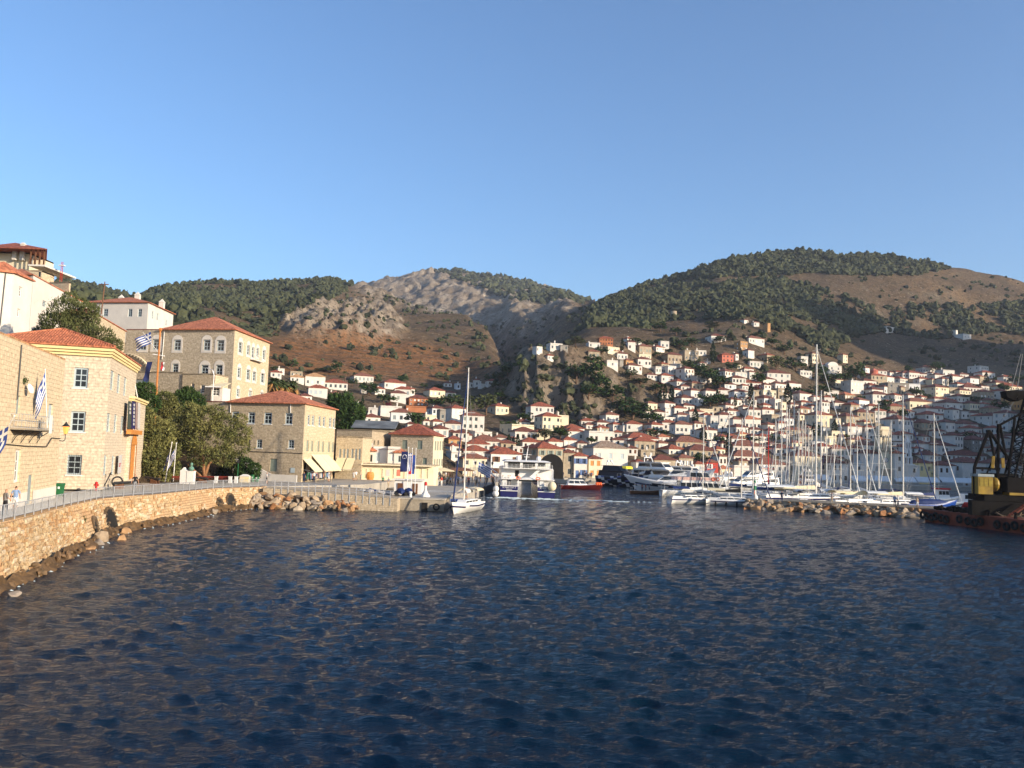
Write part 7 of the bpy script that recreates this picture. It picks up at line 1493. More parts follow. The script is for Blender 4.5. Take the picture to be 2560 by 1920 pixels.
pa = person('person in dark patterned shirt and black trousers walking at the left edge', pA, R(150), mA, 1.68); person('person in pale blue polo and white shorts with a camera strap by the railing', pB, R(195), mB, 1.78); person('person in black polo and grey trousers standing by the museum corner', pC, R(40), mC, 1.78)
mb = MB(); mb.box(-0.07, 0.07, -0.06, 0.05, 0, 0.1); mb.cyl((0, -0.06, 0.05), (0, -0.13, 0.05), 0.04, None, 8); o = mb.build('camera_bag', M['rubber']); o.location = (pB.x - 0.32, pB.y + 0.10, pB.z + 1.0); tag(o, 'black camera held by the person in the pale blue polo', 'camera')
# people farther off share a few bodies in different clothes
base_poses = [person_mesh(dict(stride=0.0), [CL['navy'], CL['white'], M['skin'], M['hair']]), person_mesh(dict(stride=0.13, elbow=(0.4, 0.2)), [CL['navy'], CL['white'], M['skin'], M['hair']]), person_mesh(dict(stride=-0.08, shorts=0.5, hand=((0.0, -0.2, 1.05), (0.02, -0.05, 0.84))), [CL['navy'], CL['white'], M['skin'], M['hair']])]
FARP = {}
def far_person(px, py, z, top, bot, seed):
    k = (top, bot, seed % 3)
    if k not in FARP:
        m_ = base_poses[seed % 3].copy(); m_.materials[0] = CL[bot]; m_.materials[1] = CL[top]; FARP[k] = m_
    p = at_z(px, py, z) if isinstance(z, float) and py else None
    return k
def crowd(spots, seed):
    r = random.Random(seed); tops = ['white', 'white', 'black', 'navy', 'red', 'pink', 'blue', 'beige', 'grey', 'green']; bots = ['navy', 'black', 'beige', 'white', 'grey']
    for px, Y, z in spots:
        t, b, s_ = r.choice(tops), r.choice(bots), r.randrange(3); k = far_person(0, 0, None, t, b, s_); d = ray(px, 1190); X = d[0] / d[1] * Y
        o = person(None, (X, Y, z), r.uniform(0, 6.28), FARP[k], r.uniform(1.58, 1.84)); pp = proj(X, Y, z + 0.9); PENDING.append((o, float(pp[0]), float(pp[1]), f'person in {"pale blue" if t == "blue" else t} top and {b} trousers'))
r = random.Random(4)
sp = []
for i in range(62): sp.append((r.uniform(1040, 1235), r.uniform(153, 190), 1.46))
for i in range(22): sp.append((r.uniform(1385, 1480), r.uniform(229, 240), 1.46))
for px, Y in ((785, 128.5), (812, 132), (822, 133), (826, 133.5), (884, 141), (890, 141.5), (902, 143), (958, 143), (972, 136), (760, 124), (790, 129), (667, 119)): sp.append((px, Y, 2.42 if px < 935 else 1.68))
for i in range(16): sp.append((r.uniform(1500, 1760), QY(1600) - r.uniform(3, 9), 1.46))
for px, Y in ((1887, 137.6), (2237, 131.5), (2245, 131.2), (2293, 130.0), (1955, 136.2), (2080, 134.5)): sp.append((px, Y, 1.55))
for px in (1277, 1283, 1264): sp.append((px, 151.6, 1.46))
crowd(sp, 8)

# ================================================================== STREET THINGS ON THE LEFT
def onprom(px, py, z=2.8): return at_z(px, py, z)
# wall lantern
s_, zz = fA.sz(141, 1084); q = fA.P(fA.L - 0.03, zz, 0.0) + rootA.location; L0 = at_y(166, 1052, q.y + 0.6)
o = empty('wall_lantern', q, 0, 'lit amber lantern on a wall bracket between the two stone buildings', 'lantern'); d = L0 - q; mb = MB(); e = Vector((d.x, d.y, -0.5)); mb.path([(0, 0, -0.55), (d.x * 0.6, d.y * 0.6, -0.6), (d.x, d.y, -0.5), (d.x, d.y, 0.0)], 0.035, 6); mb.build('bracket', M['iron'], o)
mb = MB(); mb.lathe([(0.14, 0.0), (0.30, 0.62)], 6, (d.x, d.y, 0.0)); mb.build('glass', mat('amber_glass', (0.75, 0.25, 0.07), 0.3, 0.1, 4, emit=(1.0, 0.35, 0.08), es=0.8), o)
mb = MB(); mb.lathe([(0.36, 0.62), (0.26, 0.74), (0.12, 0.86), (0.05, 1.0), (0.001, 1.02)], 6, (d.x, d.y, 0.0)); mb.lathe([(0.0, -0.05), (0.16, 0.0)], 6, (d.x, d.y, 0.0)); mb.build('cap', M['iron'], o)
# wheelie bin
p = onprom(147, 1242, 3.0); o = empty('wheelie_bin', p, R(10), 'green wheelie bin with white label against the honey stone house', 'bin'); gm = mat('bin_green', (0.02, 0.14, 0.05), 0.5, 0.08, 2); mb = MB()
mb.add([(-0.24, -0.3, 0.08), (0.24, -0.3, 0.08), (0.24, 0.3, 0.08), (-0.24, 0.3, 0.08), (-0.31, -0.4, 1.0), (0.31, -0.4, 1.0), (0.31, 0.36, 1.0), (-0.31, 0.36, 1.0)], [(0, 3, 2, 1), (0, 1, 5, 4), (1, 2, 6, 5), (2, 3, 7, 6), (3, 0, 4, 7), (4, 5, 6, 7)]); mb.build('body', gm, o)
mb = MB(); mb.add([(-0.34, -0.44, 1.0), (0.34, -0.44, 1.0), (0.34, 0.42, 1.0), (-0.34, 0.42, 1.0), (-0.30, -0.38, 1.1), (0.30, -0.38, 1.1), (0.3, 0.36, 1.14), (-0.3, 0.36, 1.14)], [(0, 1, 5, 4), (1, 2, 6, 5), (2, 3, 7, 6), (3, 0, 4, 7), (4, 5, 6, 7)]); mb.build('lid', gm, o)
for sx in (-1, 1): mb = MB(); mb.cyl((sx * 0.2, 0.3, 0.1), (sx * 0.28, 0.3, 0.1), 0.1, None, 10); mb.build('wheel', M['rubber'], o)
mb = MB(); mb.box(-0.02, 0.14, -0.385, -0.375, 0.68, 0.9); mb.build('label_plate', M['whitemetal'], o)
# hydrant
p = onprom(240, 1226, 2.95); o = empty('fire_hydrant', p, 0, 'red fire hydrant at the corner of the museum', 'hydrant'); mb = MB(); mb.lathe([(0.16, 0), (0.16, 0.06), (0.11, 0.08), (0.11, 0.62), (0.15, 0.64), (0.15, 0.72), (0.10, 0.82), (0.001, 0.86)], 12); mb.build('barrel', M['red'], o)
for sx in (-1, 1): mb = MB(); mb.cyl((0, 0, 0.52), (sx * 0.24, -0.04, 0.52), 0.07, 0.08, 8); mb.build('outlet', M['red'], o)
# cannons, anchor, planters
def cannon(label, px, py, z, rz, L=2.0):
    o = empty('cannon', at_z(px, py, z), rz, label, 'cannon'); mb = MB(); mb.cyl((-L * 0.35, 0, 0.55), (L * 0.65, 0, 0.72), 0.17, 0.11, 10); mb.ball((-L * 0.40, 0, 0.545), 0.1, n=8, k=5); mb.cyl((L * 0.62, 0, 0.71), (L * 0.68, 0, 0.725), 0.15, None, 10); mb.build('barrel', M['iron'], o)
    for sy in (-0.22, 0.22): mb = MB(); mb.add([(-0.6, sy - 0.04, 0), (0.45, sy - 0.04, 0), (0.3, sy - 0.04, 0.55), (-0.5, sy - 0.04, 0.35), (-0.6, sy + 0.04, 0), (0.45, sy + 0.04, 0), (0.3, sy + 0.04, 0.55), (-0.5, sy + 0.04, 0.35)], [(0, 1, 2, 3), (7, 6, 5, 4), (0, 4, 5, 1), (1, 5, 6, 2), (2, 6, 7, 3), (3, 7, 4, 0)]); mb.build('carriage', M['brownsh'], o)
cannon('black cannon on the terrace right of the person in black polo', 385, 1209, 2.8, R(160)); cannon('black cannon pointing left beside the museum side wall', 300, 1222, 2.88, R(20), 1.8); cannon('black cannon among the benches beyond the white monument', 505, 1207, 2.65, R(175), 1.8)
p = onprom(270, 1223, 2.9); o = empty('old_anchor', p, R(40), 'old black anchor leaning by the museum side wall', 'anchor'); mb = MB(); mb.path([(-0.5, 0, 0.05), (0.2, 0, 1.7)], 0.06, 6); mb.path([(-1.0, 0, 0.55), (-0.75, 0, 0.2), (-0.5, 0, 0.05), (-0.1, 0, 0.0), (0.25, 0, 0.15)], 0.07, 6); mb.path([(0.1, -0.6, 1.5), (0.18, 0.6, 1.5)], 0.06, 6); mb.build('body', M['iron'], o)
p = onprom(292, 1220, 2.9); o = empty('bronze_wheel', p, R(30), 'dark ship wheel shaped ornament beside the anchor', 'ornament'); mb = MB()
for i in range(14): a0, a1 = 6.283 * i / 14, 6.283 * (i + 1) / 14; mb.cyl((0.5 * math.cos(a0), 0, 0.65 + 0.5 * math.sin(a0)), (0.5 * math.cos(a1), 0, 0.65 + 0.5 * math.sin(a1)), 0.09, None, 6)
mb.box(-0.3, 0.3, -0.2, 0.2, 0, 0.25); mb.build('ring', M['iron'], o)
# monument with bust
p = onprom(468, 1210, 2.65); o = empty('monument', p, 0, 'white stone stele and pedestal carrying a green bronze bust', 'monument'); s_ = mpp(p.y); mb = MB(); mb.box(-0.85, -0.05, -0.3, 0.3, 0, 1.7); mb.add([(-0.75, -0.3, 1.7), (-0.15, -0.3, 1.7), (-0.15, 0.3, 1.7), (-0.75, 0.3, 1.7), (-0.45, -0.3, 2.05), (-0.45, 0.3, 2.05)], [(0, 1, 4), (2, 3, 5), (1, 2, 5, 4), (3, 0, 4, 5)]); mb.build('stele', M['white2'], o)
mb = MB(); mb.box(0.0, 0.85, -0.35, 0.35, 0, 1.55); mb.box(-0.04, 0.89, -0.39, 0.39, 1.55, 1.63); mb.build('pedestal', M['white2'], o); gb = mat('verdigris_bronze', (0.13, 0.26, 0.20), 0.6, 0.15, 4)
mb = MB(); mb.lathe([(0.12, 1.63), (0.32, 1.8), (0.34, 1.98), (0.24, 2.12), (0.10, 2.2), (0.10, 2.26), (0.17, 2.36), (0.18, 2.5), (0.13, 2.62), (0.001, 2.66)], 12, (0.4, 0, 0)); mb.ball((0.4, -0.18, 2.43), 0.03, n=6, k=4); mb.build('bust', gb, o, True)
# flags
b = onprom(413, 1204, 2.75); flag('navy flag on the left of two white poles in front of the tamarisk', b, at_y(430, 1106, b.y), 'eu', 1.7, 1.2, (-0.45, 0.1, -1), None, 5, 0.05, at=0.80, wave=0.08)
b = onprom(433, 1203, 2.75); flag('striped blue and white flag on the right of two white poles by the tamarisk', b, at_y(441, 1108, b.y), 'gr', 2.0, 1.3, (-0.55, 0.1, -1), None, 6, 0.05, at=0.90, wave=0.08)
b = at_y(386, 1062, 126.5); t = at_y(401, 824, 126.5); pm = mat('orange_wood_pole', (0.55, 0.20, 0.05), 0.6, 0.12, 1)
fo = flag('tall orange flagpole with cross-tree and striped flag beside the mansion', b, t, 'gr', 2.6, 1.7, (-1, 0.1, -0.45), (0.12, 0, -1), 7, 0.16, pm, 0.93, wave=0.2)
ch = [c for c in fo.children if c.name.startswith('cloth')][0]; ch.location = (-1.4, 0, 0.6)
mb = MB(); d = t - b; k = 0.73; mb.cyl((d.x * k - 0.9, 0, d.z * k + 0.1), (d.x * k + 0.9, 0, d.z * k - 0.1), 0.07, None, 6); mb.build('cross_tree', M['whitemetal'], fo)
mb = MB(); mb.cyl((d.x * 0.9, 0, d.z * 0.75), (d.x * 0.94 - 2.6, 0, d.z * 0.97), 0.03, None, 4); mb.build('gaff', M['whitemetal'], fo)
mb2 = flag_cloth((d.x * 0.70 - 0.9, 0.05, d.z * 0.66), Vector((-0.15, 0, -1)), Vector((-1, 0, -0.1)), 3.0, 0.8, 'navy', 8); mb2.build('signal_flag', FLAGM, fo)
mb2 = flag_cloth((d.x * 0.70 + 0.9, 0.05, d.z * 0.66), Vector((0.0, 0, -1)), Vector((-0.8, 0, -0.1)), 1.2, 0.6, 'red', 9); mb2.build('signal_flag', FLAGM, fo)
b = rW.P(4.0, zW + 0.5, 0.0) + rootW.location; flag('blue and red flag on a white pole above the museum porch', b, at_y(331, 919, b.y), 'hydra', 2.2, 1.0, (-0.15, 0, -1), (-0.9, 0, -0.2), 10, 0.05, at=0.93, wave=0.1)
b = at_z(1016, 1239, 1.66); flag('navy flag with ring of stars on the left of three poles on the pier', b, at_y(1021.5, 1119, b.y), 'eu', 2.6, 0.9, (-0.05, 0, -1), (-1, 0, -0.05), 11, 0.05, at=0.92, group='three flags on the pier', wave=0.06)
b = at_z(1027, 1239, 1.66); flag('striped blue and white flag on the middle of three poles on the pier', b, at_y(1031, 1121, b.y), 'gr', 2.3, 0.9, (-0.05, 0, -1), (-1, 0, -0.05), 12, 0.05, at=0.9, group='three flags on the pier', wave=0.06)
b = at_z(1037, 1236, 1.66); flag('dark red flag on the right of three poles on the pier', b, at_y(1040, 1122, b.y), 'hydra', 2.5, 0.8, (-0.05, 0, -1), (-1, 0, -0.05), 13, 0.05, at=0.86, group='three flags on the pier', wave=0.06)
# pier beacon with red lantern
p = at_z(1063, 1242, 1.66); o = empty('harbour_beacon', p, 0, 'small white beacon with red lantern on the pier head', 'beacon'); mb = MB(); mb.lathe([(0.66, 0), (0.62, 0.2), (0.34, 0.55), (0.17, 0.95), (0.17, 1.45), (0.24, 1.5), (0.001, 1.52)], 10); mb.build('tower', M['white2'], o, False); mb = MB(); mb.lathe([(0.2, 1.5), (0.2, 1.85), (0.12, 1.95), (0.001, 1.98)], 10); mb.build('lantern', M['red'], o)
p = at_z(1026, 1243, 1.66); o = empty('bollard', p, 0, 'short stone bollard at the foot of the pier flagpoles', 'bollard'); mb = MB(); mb.lathe([(0.2, 0), (0.16, 0.5), (0.22, 0.55), (0.22, 0.72), (0.001, 0.78)], 10); mb.build('post', M['white2'], o)
# recycling box, bins, lamp, tables, stone posts
p = onprom(612, 1206, 2.55); o = empty('recycling_box', p, 0, 'cream recycling box with yellow panel beside the flowering bush', 'bin'); mb = MB(); mb.box(-0.65, 0.65, -0.35, 0.35, 0, 0.85); mb.build('body', M['cream'], o); mb = MB(); mb.box(0.05, 0.6, -0.36, -0.351, 0.15, 0.7); mb.build('panel', M['yellow'], o); mb = MB(); mb.add([(-0.7, -0.4, 0.85), (0.7, -0.4, 0.85), (0.7, 0.4, 0.85), (-0.7, 0.4, 0.85), (-0.3, 0, 1.12), (0.3, 0, 1.12)], [(0, 1, 5, 4), (1, 2, 5), (2, 3, 4, 5), (3, 0, 4)]); mb.build('lid', M['white2'], o)
for k, px in enumerate((630, 642)):
    p = onprom(px, 1205, 2.55); o = empty('litter_bin', p, 0, ('left' if k == 0 else 'right') + ' of two dark green litter bins beside the recycling box', 'bin'); mb = MB(); mb.lathe([(0.28, 0.02), (0.30, 0.9), (0.33, 0.92), (0.33, 1.0), (0.2, 1.12), (0.001, 1.15)], 12); mb.build('drum', gm, o); mb = MB(); mb.box(-0.12, 0.12, -0.31, -0.29, 0.5, 0.75); mb.build('plate', M['whitemetal'], o)
p = onprom(593, 1207, 2.55); o = empty('lamp_post', p, 0, 'dark green lamp post beside the recycling box', 'lamp post'); mb = MB(); mb.cyl((0, 0, 0), (0, 0, 2.6), 0.06, 0.05, 8); mb.build('post', gm, o); mb = MB(); mb.lathe([(0.08, 2.6), (0.16, 2.9), (0.2, 2.95), (0.001, 3.15)], 8); mb.build('head', M['iron'], o)
for k, (px, w_) in enumerate(((500, 1.6), (530, 1.5), (556, 1.3), (440, 1.2))):
    p = onprom(px, 1207, 2.62); o = empty('park_bench', p, R(5), ['long dark red bench, left of three by the forked tamarisk', 'dark red bench, middle of three by the forked tamarisk', 'dark red bench, right of three by the forked tamarisk', 'dark red bench between the flagpoles and the monument'][k], 'bench')
    rm = mat('dark_red_paint', (0.18, 0.03, 0.02), 0.5, 0.1, 2)
    for j in range(3): mb = MB(); mb.box(-w_ / 2, w_ / 2, -0.25 + j * 0.17, -0.11 + j * 0.17, 0.42, 0.46); mb.build('slat', rm, o)
    for j in range(2): mb = MB(); mb.box(-w_ / 2, w_ / 2, 0.25, 0.29, 0.55 + j * 0.17, 0.69 + j * 0.17); mb.build('backrest_slat', rm, o)
    for sx in (-1, 1): mb = MB(); mb.box(sx * w_ * 0.4 - 0.04, sx * w_ * 0.4 + 0.04, -0.25, 0.3, 0, 0.42); mb.build('leg', M['iron'], o)
for k, px in enumerate((575, 590, 540)):
    p = onprom(px, 1208, 2.6); o = empty('stone_post', p, 0, ['pale stone post left of the lamp post', 'pale stone post close against the lamp post', 'pale stone post behind the benches'][k], 'post'); mb = MB(); mb.box(-0.18, 0.18, -0.18, 0.18, 0, 0.8); mb.box(-0.22, 0.22, -0.22, 0.22, 0.8, 0.9); mb.build('shaft', M['white2'], o)
# goods and stands in front of the shops
r = random.Random(77); gcol = ['pink', 'blue', 'green', 'white', 'red', 'beige', 'navy']
for k in range(9):
    q = rD.A + rD.u * (0.7 + 1.5 * k); nx = Vector((rD.u.y, -rD.u.x)); x, y = q + nx * r.uniform(0.5, 1.1); o = empty('clothes_rack', (x, y, 2.42), rD.rz, f'rack of hanging clothes under the shop awnings, {["first", "second", "third", "fourth", "fifth", "sixth", "seventh", "eighth", "ninth"][k]} from the corner', 'clothes rack')
    mb = MB(); mb.path([(-0.5, 0, 0), (-0.5, 0, 1.5), (0.5, 0, 1.5), (0.5, 0, 0)], 0.025, 4); mb.build('frame', M['steel'], o)
    for j in range(4): c = CL[r.choice(gcol)]; mb = MB(); x0_ = -0.45 + j * 0.24; mb.add([(x0_, -0.2, 1.45), (x0_ + 0.2, -0.2, 1.45), (x0_ + 0.24, -0.28, 0.5), (x0_ - 0.03, -0.28, 0.5), (x0_, 0.2, 1.45), (x0_ + 0.2, 0.2, 1.45), (x0_ + 0.24, 0.28, 0.5), (x0_ - 0.03, 0.28, 0.5)], [(3, 2, 1, 0), (4, 5, 6, 7), (0, 1, 5, 4), (1, 2, 6, 5), (0, 4, 7, 3)]); mb.build('garment', c, o)
# quay lamp posts far
for k, px in enumerate((1121, 1140, 1187, 1215, 1230, 2185, 2330)):
    Yq = 188 if px < 1300 else QY(px) - 7; d = ray(px, 1190); o = empty('street_lamp', (d[0] / d[1] * Yq, Yq, 1.3), 0, f'black quay lamp post with lantern head, {["first", "second", "third", "fourth", "fifth", "sixth", "last"][k]} from the left', 'lamp post', 'lamp posts along the far quay'); mb = MB(); mb.cyl((0, 0, 0), (0, 0, 3.6), 0.07, 0.05, 6); mb.build('post', M['iron'], o); mb = MB(); mb.lathe([(0.12, 3.6), (0.26, 4.05), (0.3, 4.1), (0.001, 4.4)], 6); mb.build('lantern', M['iron'], o)
# cafe parasols and quay tents left of the catamaran
for k, (px, Yq, w_) in enumerate(((1105, 165, 4.0), (1150, 172, 5.0), (1190, 180, 4.5), (1218, 186, 4.0))):
    d = ray(px, 1190); o = empty('cafe_canopy', (d[0] / d[1] * Yq, Yq, 1.3), R(12), f'brown and cream cafe canopy on the quay, {["leftmost", "second from left", "third from left", "nearest the catamaran"][k]}', 'canopy', 'cafe canopies on the quay'); mb = MB(); hip(mb, [(-w_ / 2, -1.6), (w_ / 2, -1.6), (w_ / 2, 1.6), (-w_ / 2, 1.6)], 2.7, 0.5, 0.1); mb.build('canvas', M['canvas'] if k % 2 == 0 else M['brownsh'], o)
    for sx in (-1, 1):
        for sy in (-1, 1): mb = MB(); mb.cyl((sx * w_ * 0.45, sy * 1.4, 0), (sx * w_ * 0.45, sy * 1.4, 2.7), 0.05, None, 5); mb.build('post', M['brownsh'], o)
p = at_z(925, 1200, 2.35); o = empty('amphora', p, 0, 'big golden brown barrel stand on the quay before the arcade', 'barrel'); mb = MB(); mb.lathe([(0.6, 0), (0.75, 0.5), (0.75, 0.9), (0.6, 1.4), (0.001, 1.42)], 12); mb.build('barrel', M['orangewood'], o)
# ================================================================== BOATS
def hull_mesh(L, B, fb, bow=0.35, stern=0.8, sheer=0.25, draft=0.5, n=14, m=9, mats=None, stripe=None, rake=0.12, full=0.75):
    """x forward (stern at 0), y across, z up from the waterline; returns MB with hull (0), stripe (1), deck (2)"""
    mb = MB(); S = []
    for i in range(n + 1):
        t = i / n; w = B / 2 * (stern + (1 - stern) * min(1, t / 0.4)) if t < 0.45 else B / 2 * max(0.0, 1 - ((t - 0.45) / 0.55) ** (1.6 + full)) 
        w = max(w, 0.02); f = fb * (1 + sheer * (2 * t - 0.7) ** 2) if t > 0.35 else fb
        xs = t * L; row = []
        for j in range(m):
            a = j / (m - 1)          # 0 keel .. 1 sheer
            z = -draft * (1 - t * 0.5) + (f + draft * (1 - t * 0.5)) * a; k = math.sin(min(1, a * 1.25) * math.pi / 2) ** 0.7
            wf = w * k * (0.62 + 0.38 * a if t > 0.5 else 0.8 + 0.2 * a); x = xs + (L * rake * (a - 0.35) * t ** 3)
            row.append((x, wf, z))
        S.append(row)
    V = []; 
    for row in S: V += [(x, -w, z) for x, w, z in row] + [(x, w, z) for x, w, z in row]
    k2 = 2 * m; fs = []; mi = []
    for i in range(n):
        for j in range(m - 1):
            zm = (S[i][j][2] + S[i][j + 1][2]) / 2; q = 1 if (stripe and zm > stripe[0] * fb and zm < stripe[1] * fb) else 0
            a = i * k2 + j; b = (i + 1) * k2 + j; fs.append((a, b, b + 1, a + 1)); mi.append(q); a += m; b += m; fs.append((b, a, a + 1, b + 1)); mi.append(q)
        fs.append((i * k2 + m - 1, (i + 1) * k2 + m - 1, (i + 1) * k2 + 2 * m - 1, i * k2 + 2 * m - 1)); mi.append(2)
    fs.append(tuple(list(range(m - 1, -1, -1)) + list(range(m, 2 * m)))); mi.append(0)
    b0 = len(mb.v); mb.v += V; mb.f += [list(f) for f in fs]; mb.m += mi
    return mb
def boat_root(name, label, px, py, head, cat='boat', group=None, Y=None):
    p = at_z(px, py, 0.0) if Y is None else at_y(px, 1230, Y); return empty(name, (p.x, p.y, 0), head, label, cat, group)
def cabin(mb, x0, x1, w0, w1, z0, z1, rf=0.3, rb=0.1, ins=0.12, m=0):
    """tapered deckhouse, raked front (towards +x) and back"""
    mb.add([(x0, -w0, z0), (x1, -w1, z0), (x1, w1, z0), (x0, w0, z0), (x0 + rb, -w0 + ins, z1), (x1 - rf, -w1 + ins, z1), (x1 - rf, w1 - ins, z1), (x0 + rb, w0 - ins, z1)], [(0, 1, 5, 4), (1, 2, 6, 5), (2, 3, 7, 6), (3, 0, 4, 7), (4, 5, 6, 7)], m)
def band(mb, x0, x1, w0, w1, z0, z1, zb0, zb1, rf, rb, ins, out=0.02, m=1, front=True, gaps=0):
    """dark window band on such a deckhouse"""
    def at(z): t = (z - z0) / (z1 - z0); return (x0 + rb * t, x1 - rf * t, w0 - ins * t, w1 - ins * t)
    a, b, wa, wb = at(zb0); c, d, wc, wd = at(zb1); n = gaps + 1
    for s in (-1, 1):
        for i in range(n):
            t0, t1 = (i + 0.06) / n, (i + 0.94) / n; f = lambda p, q, t: p + (q - p) * t
            mb.add([(f(a, b, t0), s * (f(wa, wb, t0) + out), zb0), (f(a, b, t1), s * (f(wa, wb, t1) + out), zb0), (f(c, d, t1), s * (f(wc, wd, t1) + out), zb1), (f(c, d, t0), s * (f(wc, wd, t0) + out), zb1)], [(0, 1, 2, 3) if s < 0 else (3, 2, 1, 0)], m)
    if front: mb.add([(b + out, -wb * 0.92, zb0), (b + out, wb * 0.92, zb0), (d + out, wd * 0.92, zb1), (d + out, -wd * 0.92, zb1)], [(0, 1, 2, 3)], m)
SAILC = dict(w='wcanvas', n='bluecanvas', c='canvas', k='rubber')
def yacht(name, label, root_loc, head, L=12.5, mast_h=18, hullm='hull', cover='w', bimini=None, seed=0, group=None, fenders=0, jib='w', stripe='navyhull', mastm='mast', spreaders=2, dark=False):
    r = random.Random(seed); o = empty(name, root_loc, head, label, 'sailing yacht', group); B = L * 0.30; fb = L * 0.095
    hull_mesh(L, B, fb, stern=0.82, stripe=(0.72, 0.86)).build('hull', [M[hullm], M[stripe], M['hull']], o, True)
    mb = MB(); cabin(mb, L * 0.22, L * 0.70, B * 0.30, B * 0.20, fb, fb + 0.50, 0.9, 0.1, 0.12); band(mb, L * 0.22, L * 0.70, B * 0.30, B * 0.20, fb, fb + 0.5, fb + 0.14, fb + 0.36, 0.9, 0.1, 0.12, gaps=3, front=False); mb.build('coachroof', [M['hull'], M['glass']], o)
    mb = MB(); mb.box(L * 0.03, L * 0.21, -B * 0.24, B * 0.24, fb + 0.005, fb + 0.28); mb.box(L * 0.05, L * 0.20, -B * 0.15, B * 0.15, fb + 0.281, fb + 0.3); mb.build('cockpit', M['hull'], o)
    xm = L * 0.56; mb = MB(); mb.cyl((xm, 0, fb + 0.3), (xm, 0, mast_h), L * 0.0095, L * 0.0062, 8); mb.build('mast', M[mastm], o)
    mb = MB()
    for k in range(spreaders): z = fb + (mast_h - fb) * (0.36 + 0.30 * k); w = B * (0.40 - 0.08 * k); mb.cyl((xm, -w, z + 0.1), (xm, w, z + 0.1), 0.035, None, 5)
    mb.build('spreaders', M[mastm], o)
    zb = fb + 1.25; mb = MB(); mb.cyl((xm, 0, zb), (L * 0.14, 0, zb + 0.08), 0.09, 0.08, 7); mb.build('boom', M['mast'], o)
    mb = MB(); N = 7
    for i in range(N):       # flaked sail under its cover
        t0, t1 = i / N, (i + 1) / N; x0, x1 = xm - 0.15 - (xm - L * 0.17) * t0, xm - 0.15 - (xm - L * 0.17) * t1; h0, h1 = 0.62 * (1 - 0.6 * t0), 0.62 * (1 - 0.6 * t1); w0, w1 = 0.17 * (1 - 0.4 * t0), 0.17 * (1 - 0.4 * t1)
        mb.add([(x0, -w0, zb + 0.1), (x1, -w1, zb + 0.1), (x1, 0, zb + 0.1 + h1), (x0, 0, zb + 0.1 + h0), (x0, w0, zb + 0.1), (x1, w1, zb + 0.1)], [(0, 3, 2, 1), (3, 4, 5, 2), (0, 1, 5, 4)])
    mb.build('sail_cover', M[SAILC[cover]], o)
    mb = MB(); xb = L * 1.02; mb.cyl((xb, 0, fb + 0.45), (xm + 0.1, 0, mast_h * 0.97), 0.10, 0.04, 6); mb.build('furled_jib', M[SAILC[jib]], o)
    mb = MB()
    for s in (-1, 1): mb.path([(xm - 0.2, s * B * 0.46, fb), (xm - 0.1, s * B * 0.34, fb + (mast_h - fb) * 0.36), (xm, 0, mast_h * 0.96)], 0.018, 4); mb.cyl((0.1, s * B * 0.25, fb), (xm * 0.5, 0, mast_h * 0.45), 0.015, None, 4)
    mb.cyl((0.1, 0, fb), (xm, 0, mast_h), 0.018, None, 4); mb.build('rigging', M['wire'], o)
    mb = MB()
    for s in (-1, 1):
        pts = []
        for i in range(9):
            t = 0.02 + 0.96 * i / 8; w = B / 2 * (0.82 + 0.18 * min(1, t / 0.4)) if t < 0.45 else B / 2 * max(0, 1 - ((t - 0.45) / 0.55) ** 2.35); q = (t * L + 0.05, s * w * 0.96, fb * (1 + 0.25 * max(0, 2 * t - 0.7) ** 2) + 0.02); mb.cyl(q, (q[0], q[1], q[2] + 0.65), 0.016, None, 4); pts.append((q[0], q[1], q[2] + 0.65))
        mb.path(pts, 0.014, 4)
    mb.build('guard_rail', M['steel'], o)
    if bimini:
        mb = MB(); N = 6; x0, x1 = L * 0.02, L * 0.30; zt = fb + 1.9
        arc = [(-B * 0.36 * math.cos(math.pi * i / N), zt - 0.35 + 0.4 * math.sin(math.pi * i / N)) for i in range(N + 1)]
        for i in range(N): (ya, za), (yb, zb_) = arc[i], arc[i + 1]; mb.add([(x0, ya, za), (x1, ya, za), (x1, yb, zb_), (x0, yb, zb_)], [(0, 1, 2, 3)])
        mb.build('bimini', M[SAILC[bimini]], o); 
        for x in (x0, x1):
            for y in (-B * 0.36, B * 0.36): mb = MB(); mb.cyl((x, y, fb), (x, y, zt - 0.35), 0.02, None, 4); mb.build('bimini_post', M['steel'], o)
    for k in range(fenders):
        for s in (-1, 1): mb = MB(); mb.ball((L * (0.15 + 0.5 * k / max(1, fenders - 1)), s * (B / 2 * 0.99), fb * 0.35), 0.16, 0.14, 0.42, 8, 6); mb.build('fender', M['rubber'], o)
    return o
# the white sloop coming out past the pier
sl_p = at_z(1130, 1270, 0.0); 
bow = at_z(1137, 1285, 0.0); stern = at_z(1197, 1270, 0.0)
hd = math.atan2(bow.y - stern.y, bow.x - stern.x); LL = 11.5
yacht('sailing_yacht', 'white sloop with tall mast motoring out past the pier head', (bow.x - math.cos(hd) * LL * 0.93, bow.y - math.sin(hd) * LL * 0.93, 0), hd, LL, z_at(0, 0, 0) if False else 18.8, 'hull', 'w', 'c', 1, jib='n', stripe='navyhull')
for k, (dx, dy) in enumerate(((0.16, 0.5), (0.2, -0.6), (0.55, 0.3))):
    X = bow.x + (math.cos(hd) * -LL * 0.93) + math.cos(hd) * LL * dx - math.sin(hd) * dy; Yy = bow.y - math.sin(hd) * LL * 0.93 + math.sin(hd) * LL * dx + math.cos(hd) * dy
    kk = far_person(0, 0, None, ['white', 'beige', 'white'][k], ['navy', 'beige', 'grey'][k], k); person(['person in white top steering the sloop leaving the pier', 'person in beige standing in the cockpit of the leaving sloop', 'person in white top and grey trousers by the mast of the leaving sloop'][k], (X, Yy, 1.12 + (0.3 if k < 2 else 0.5)), hd, FARP[kk], 1.7)
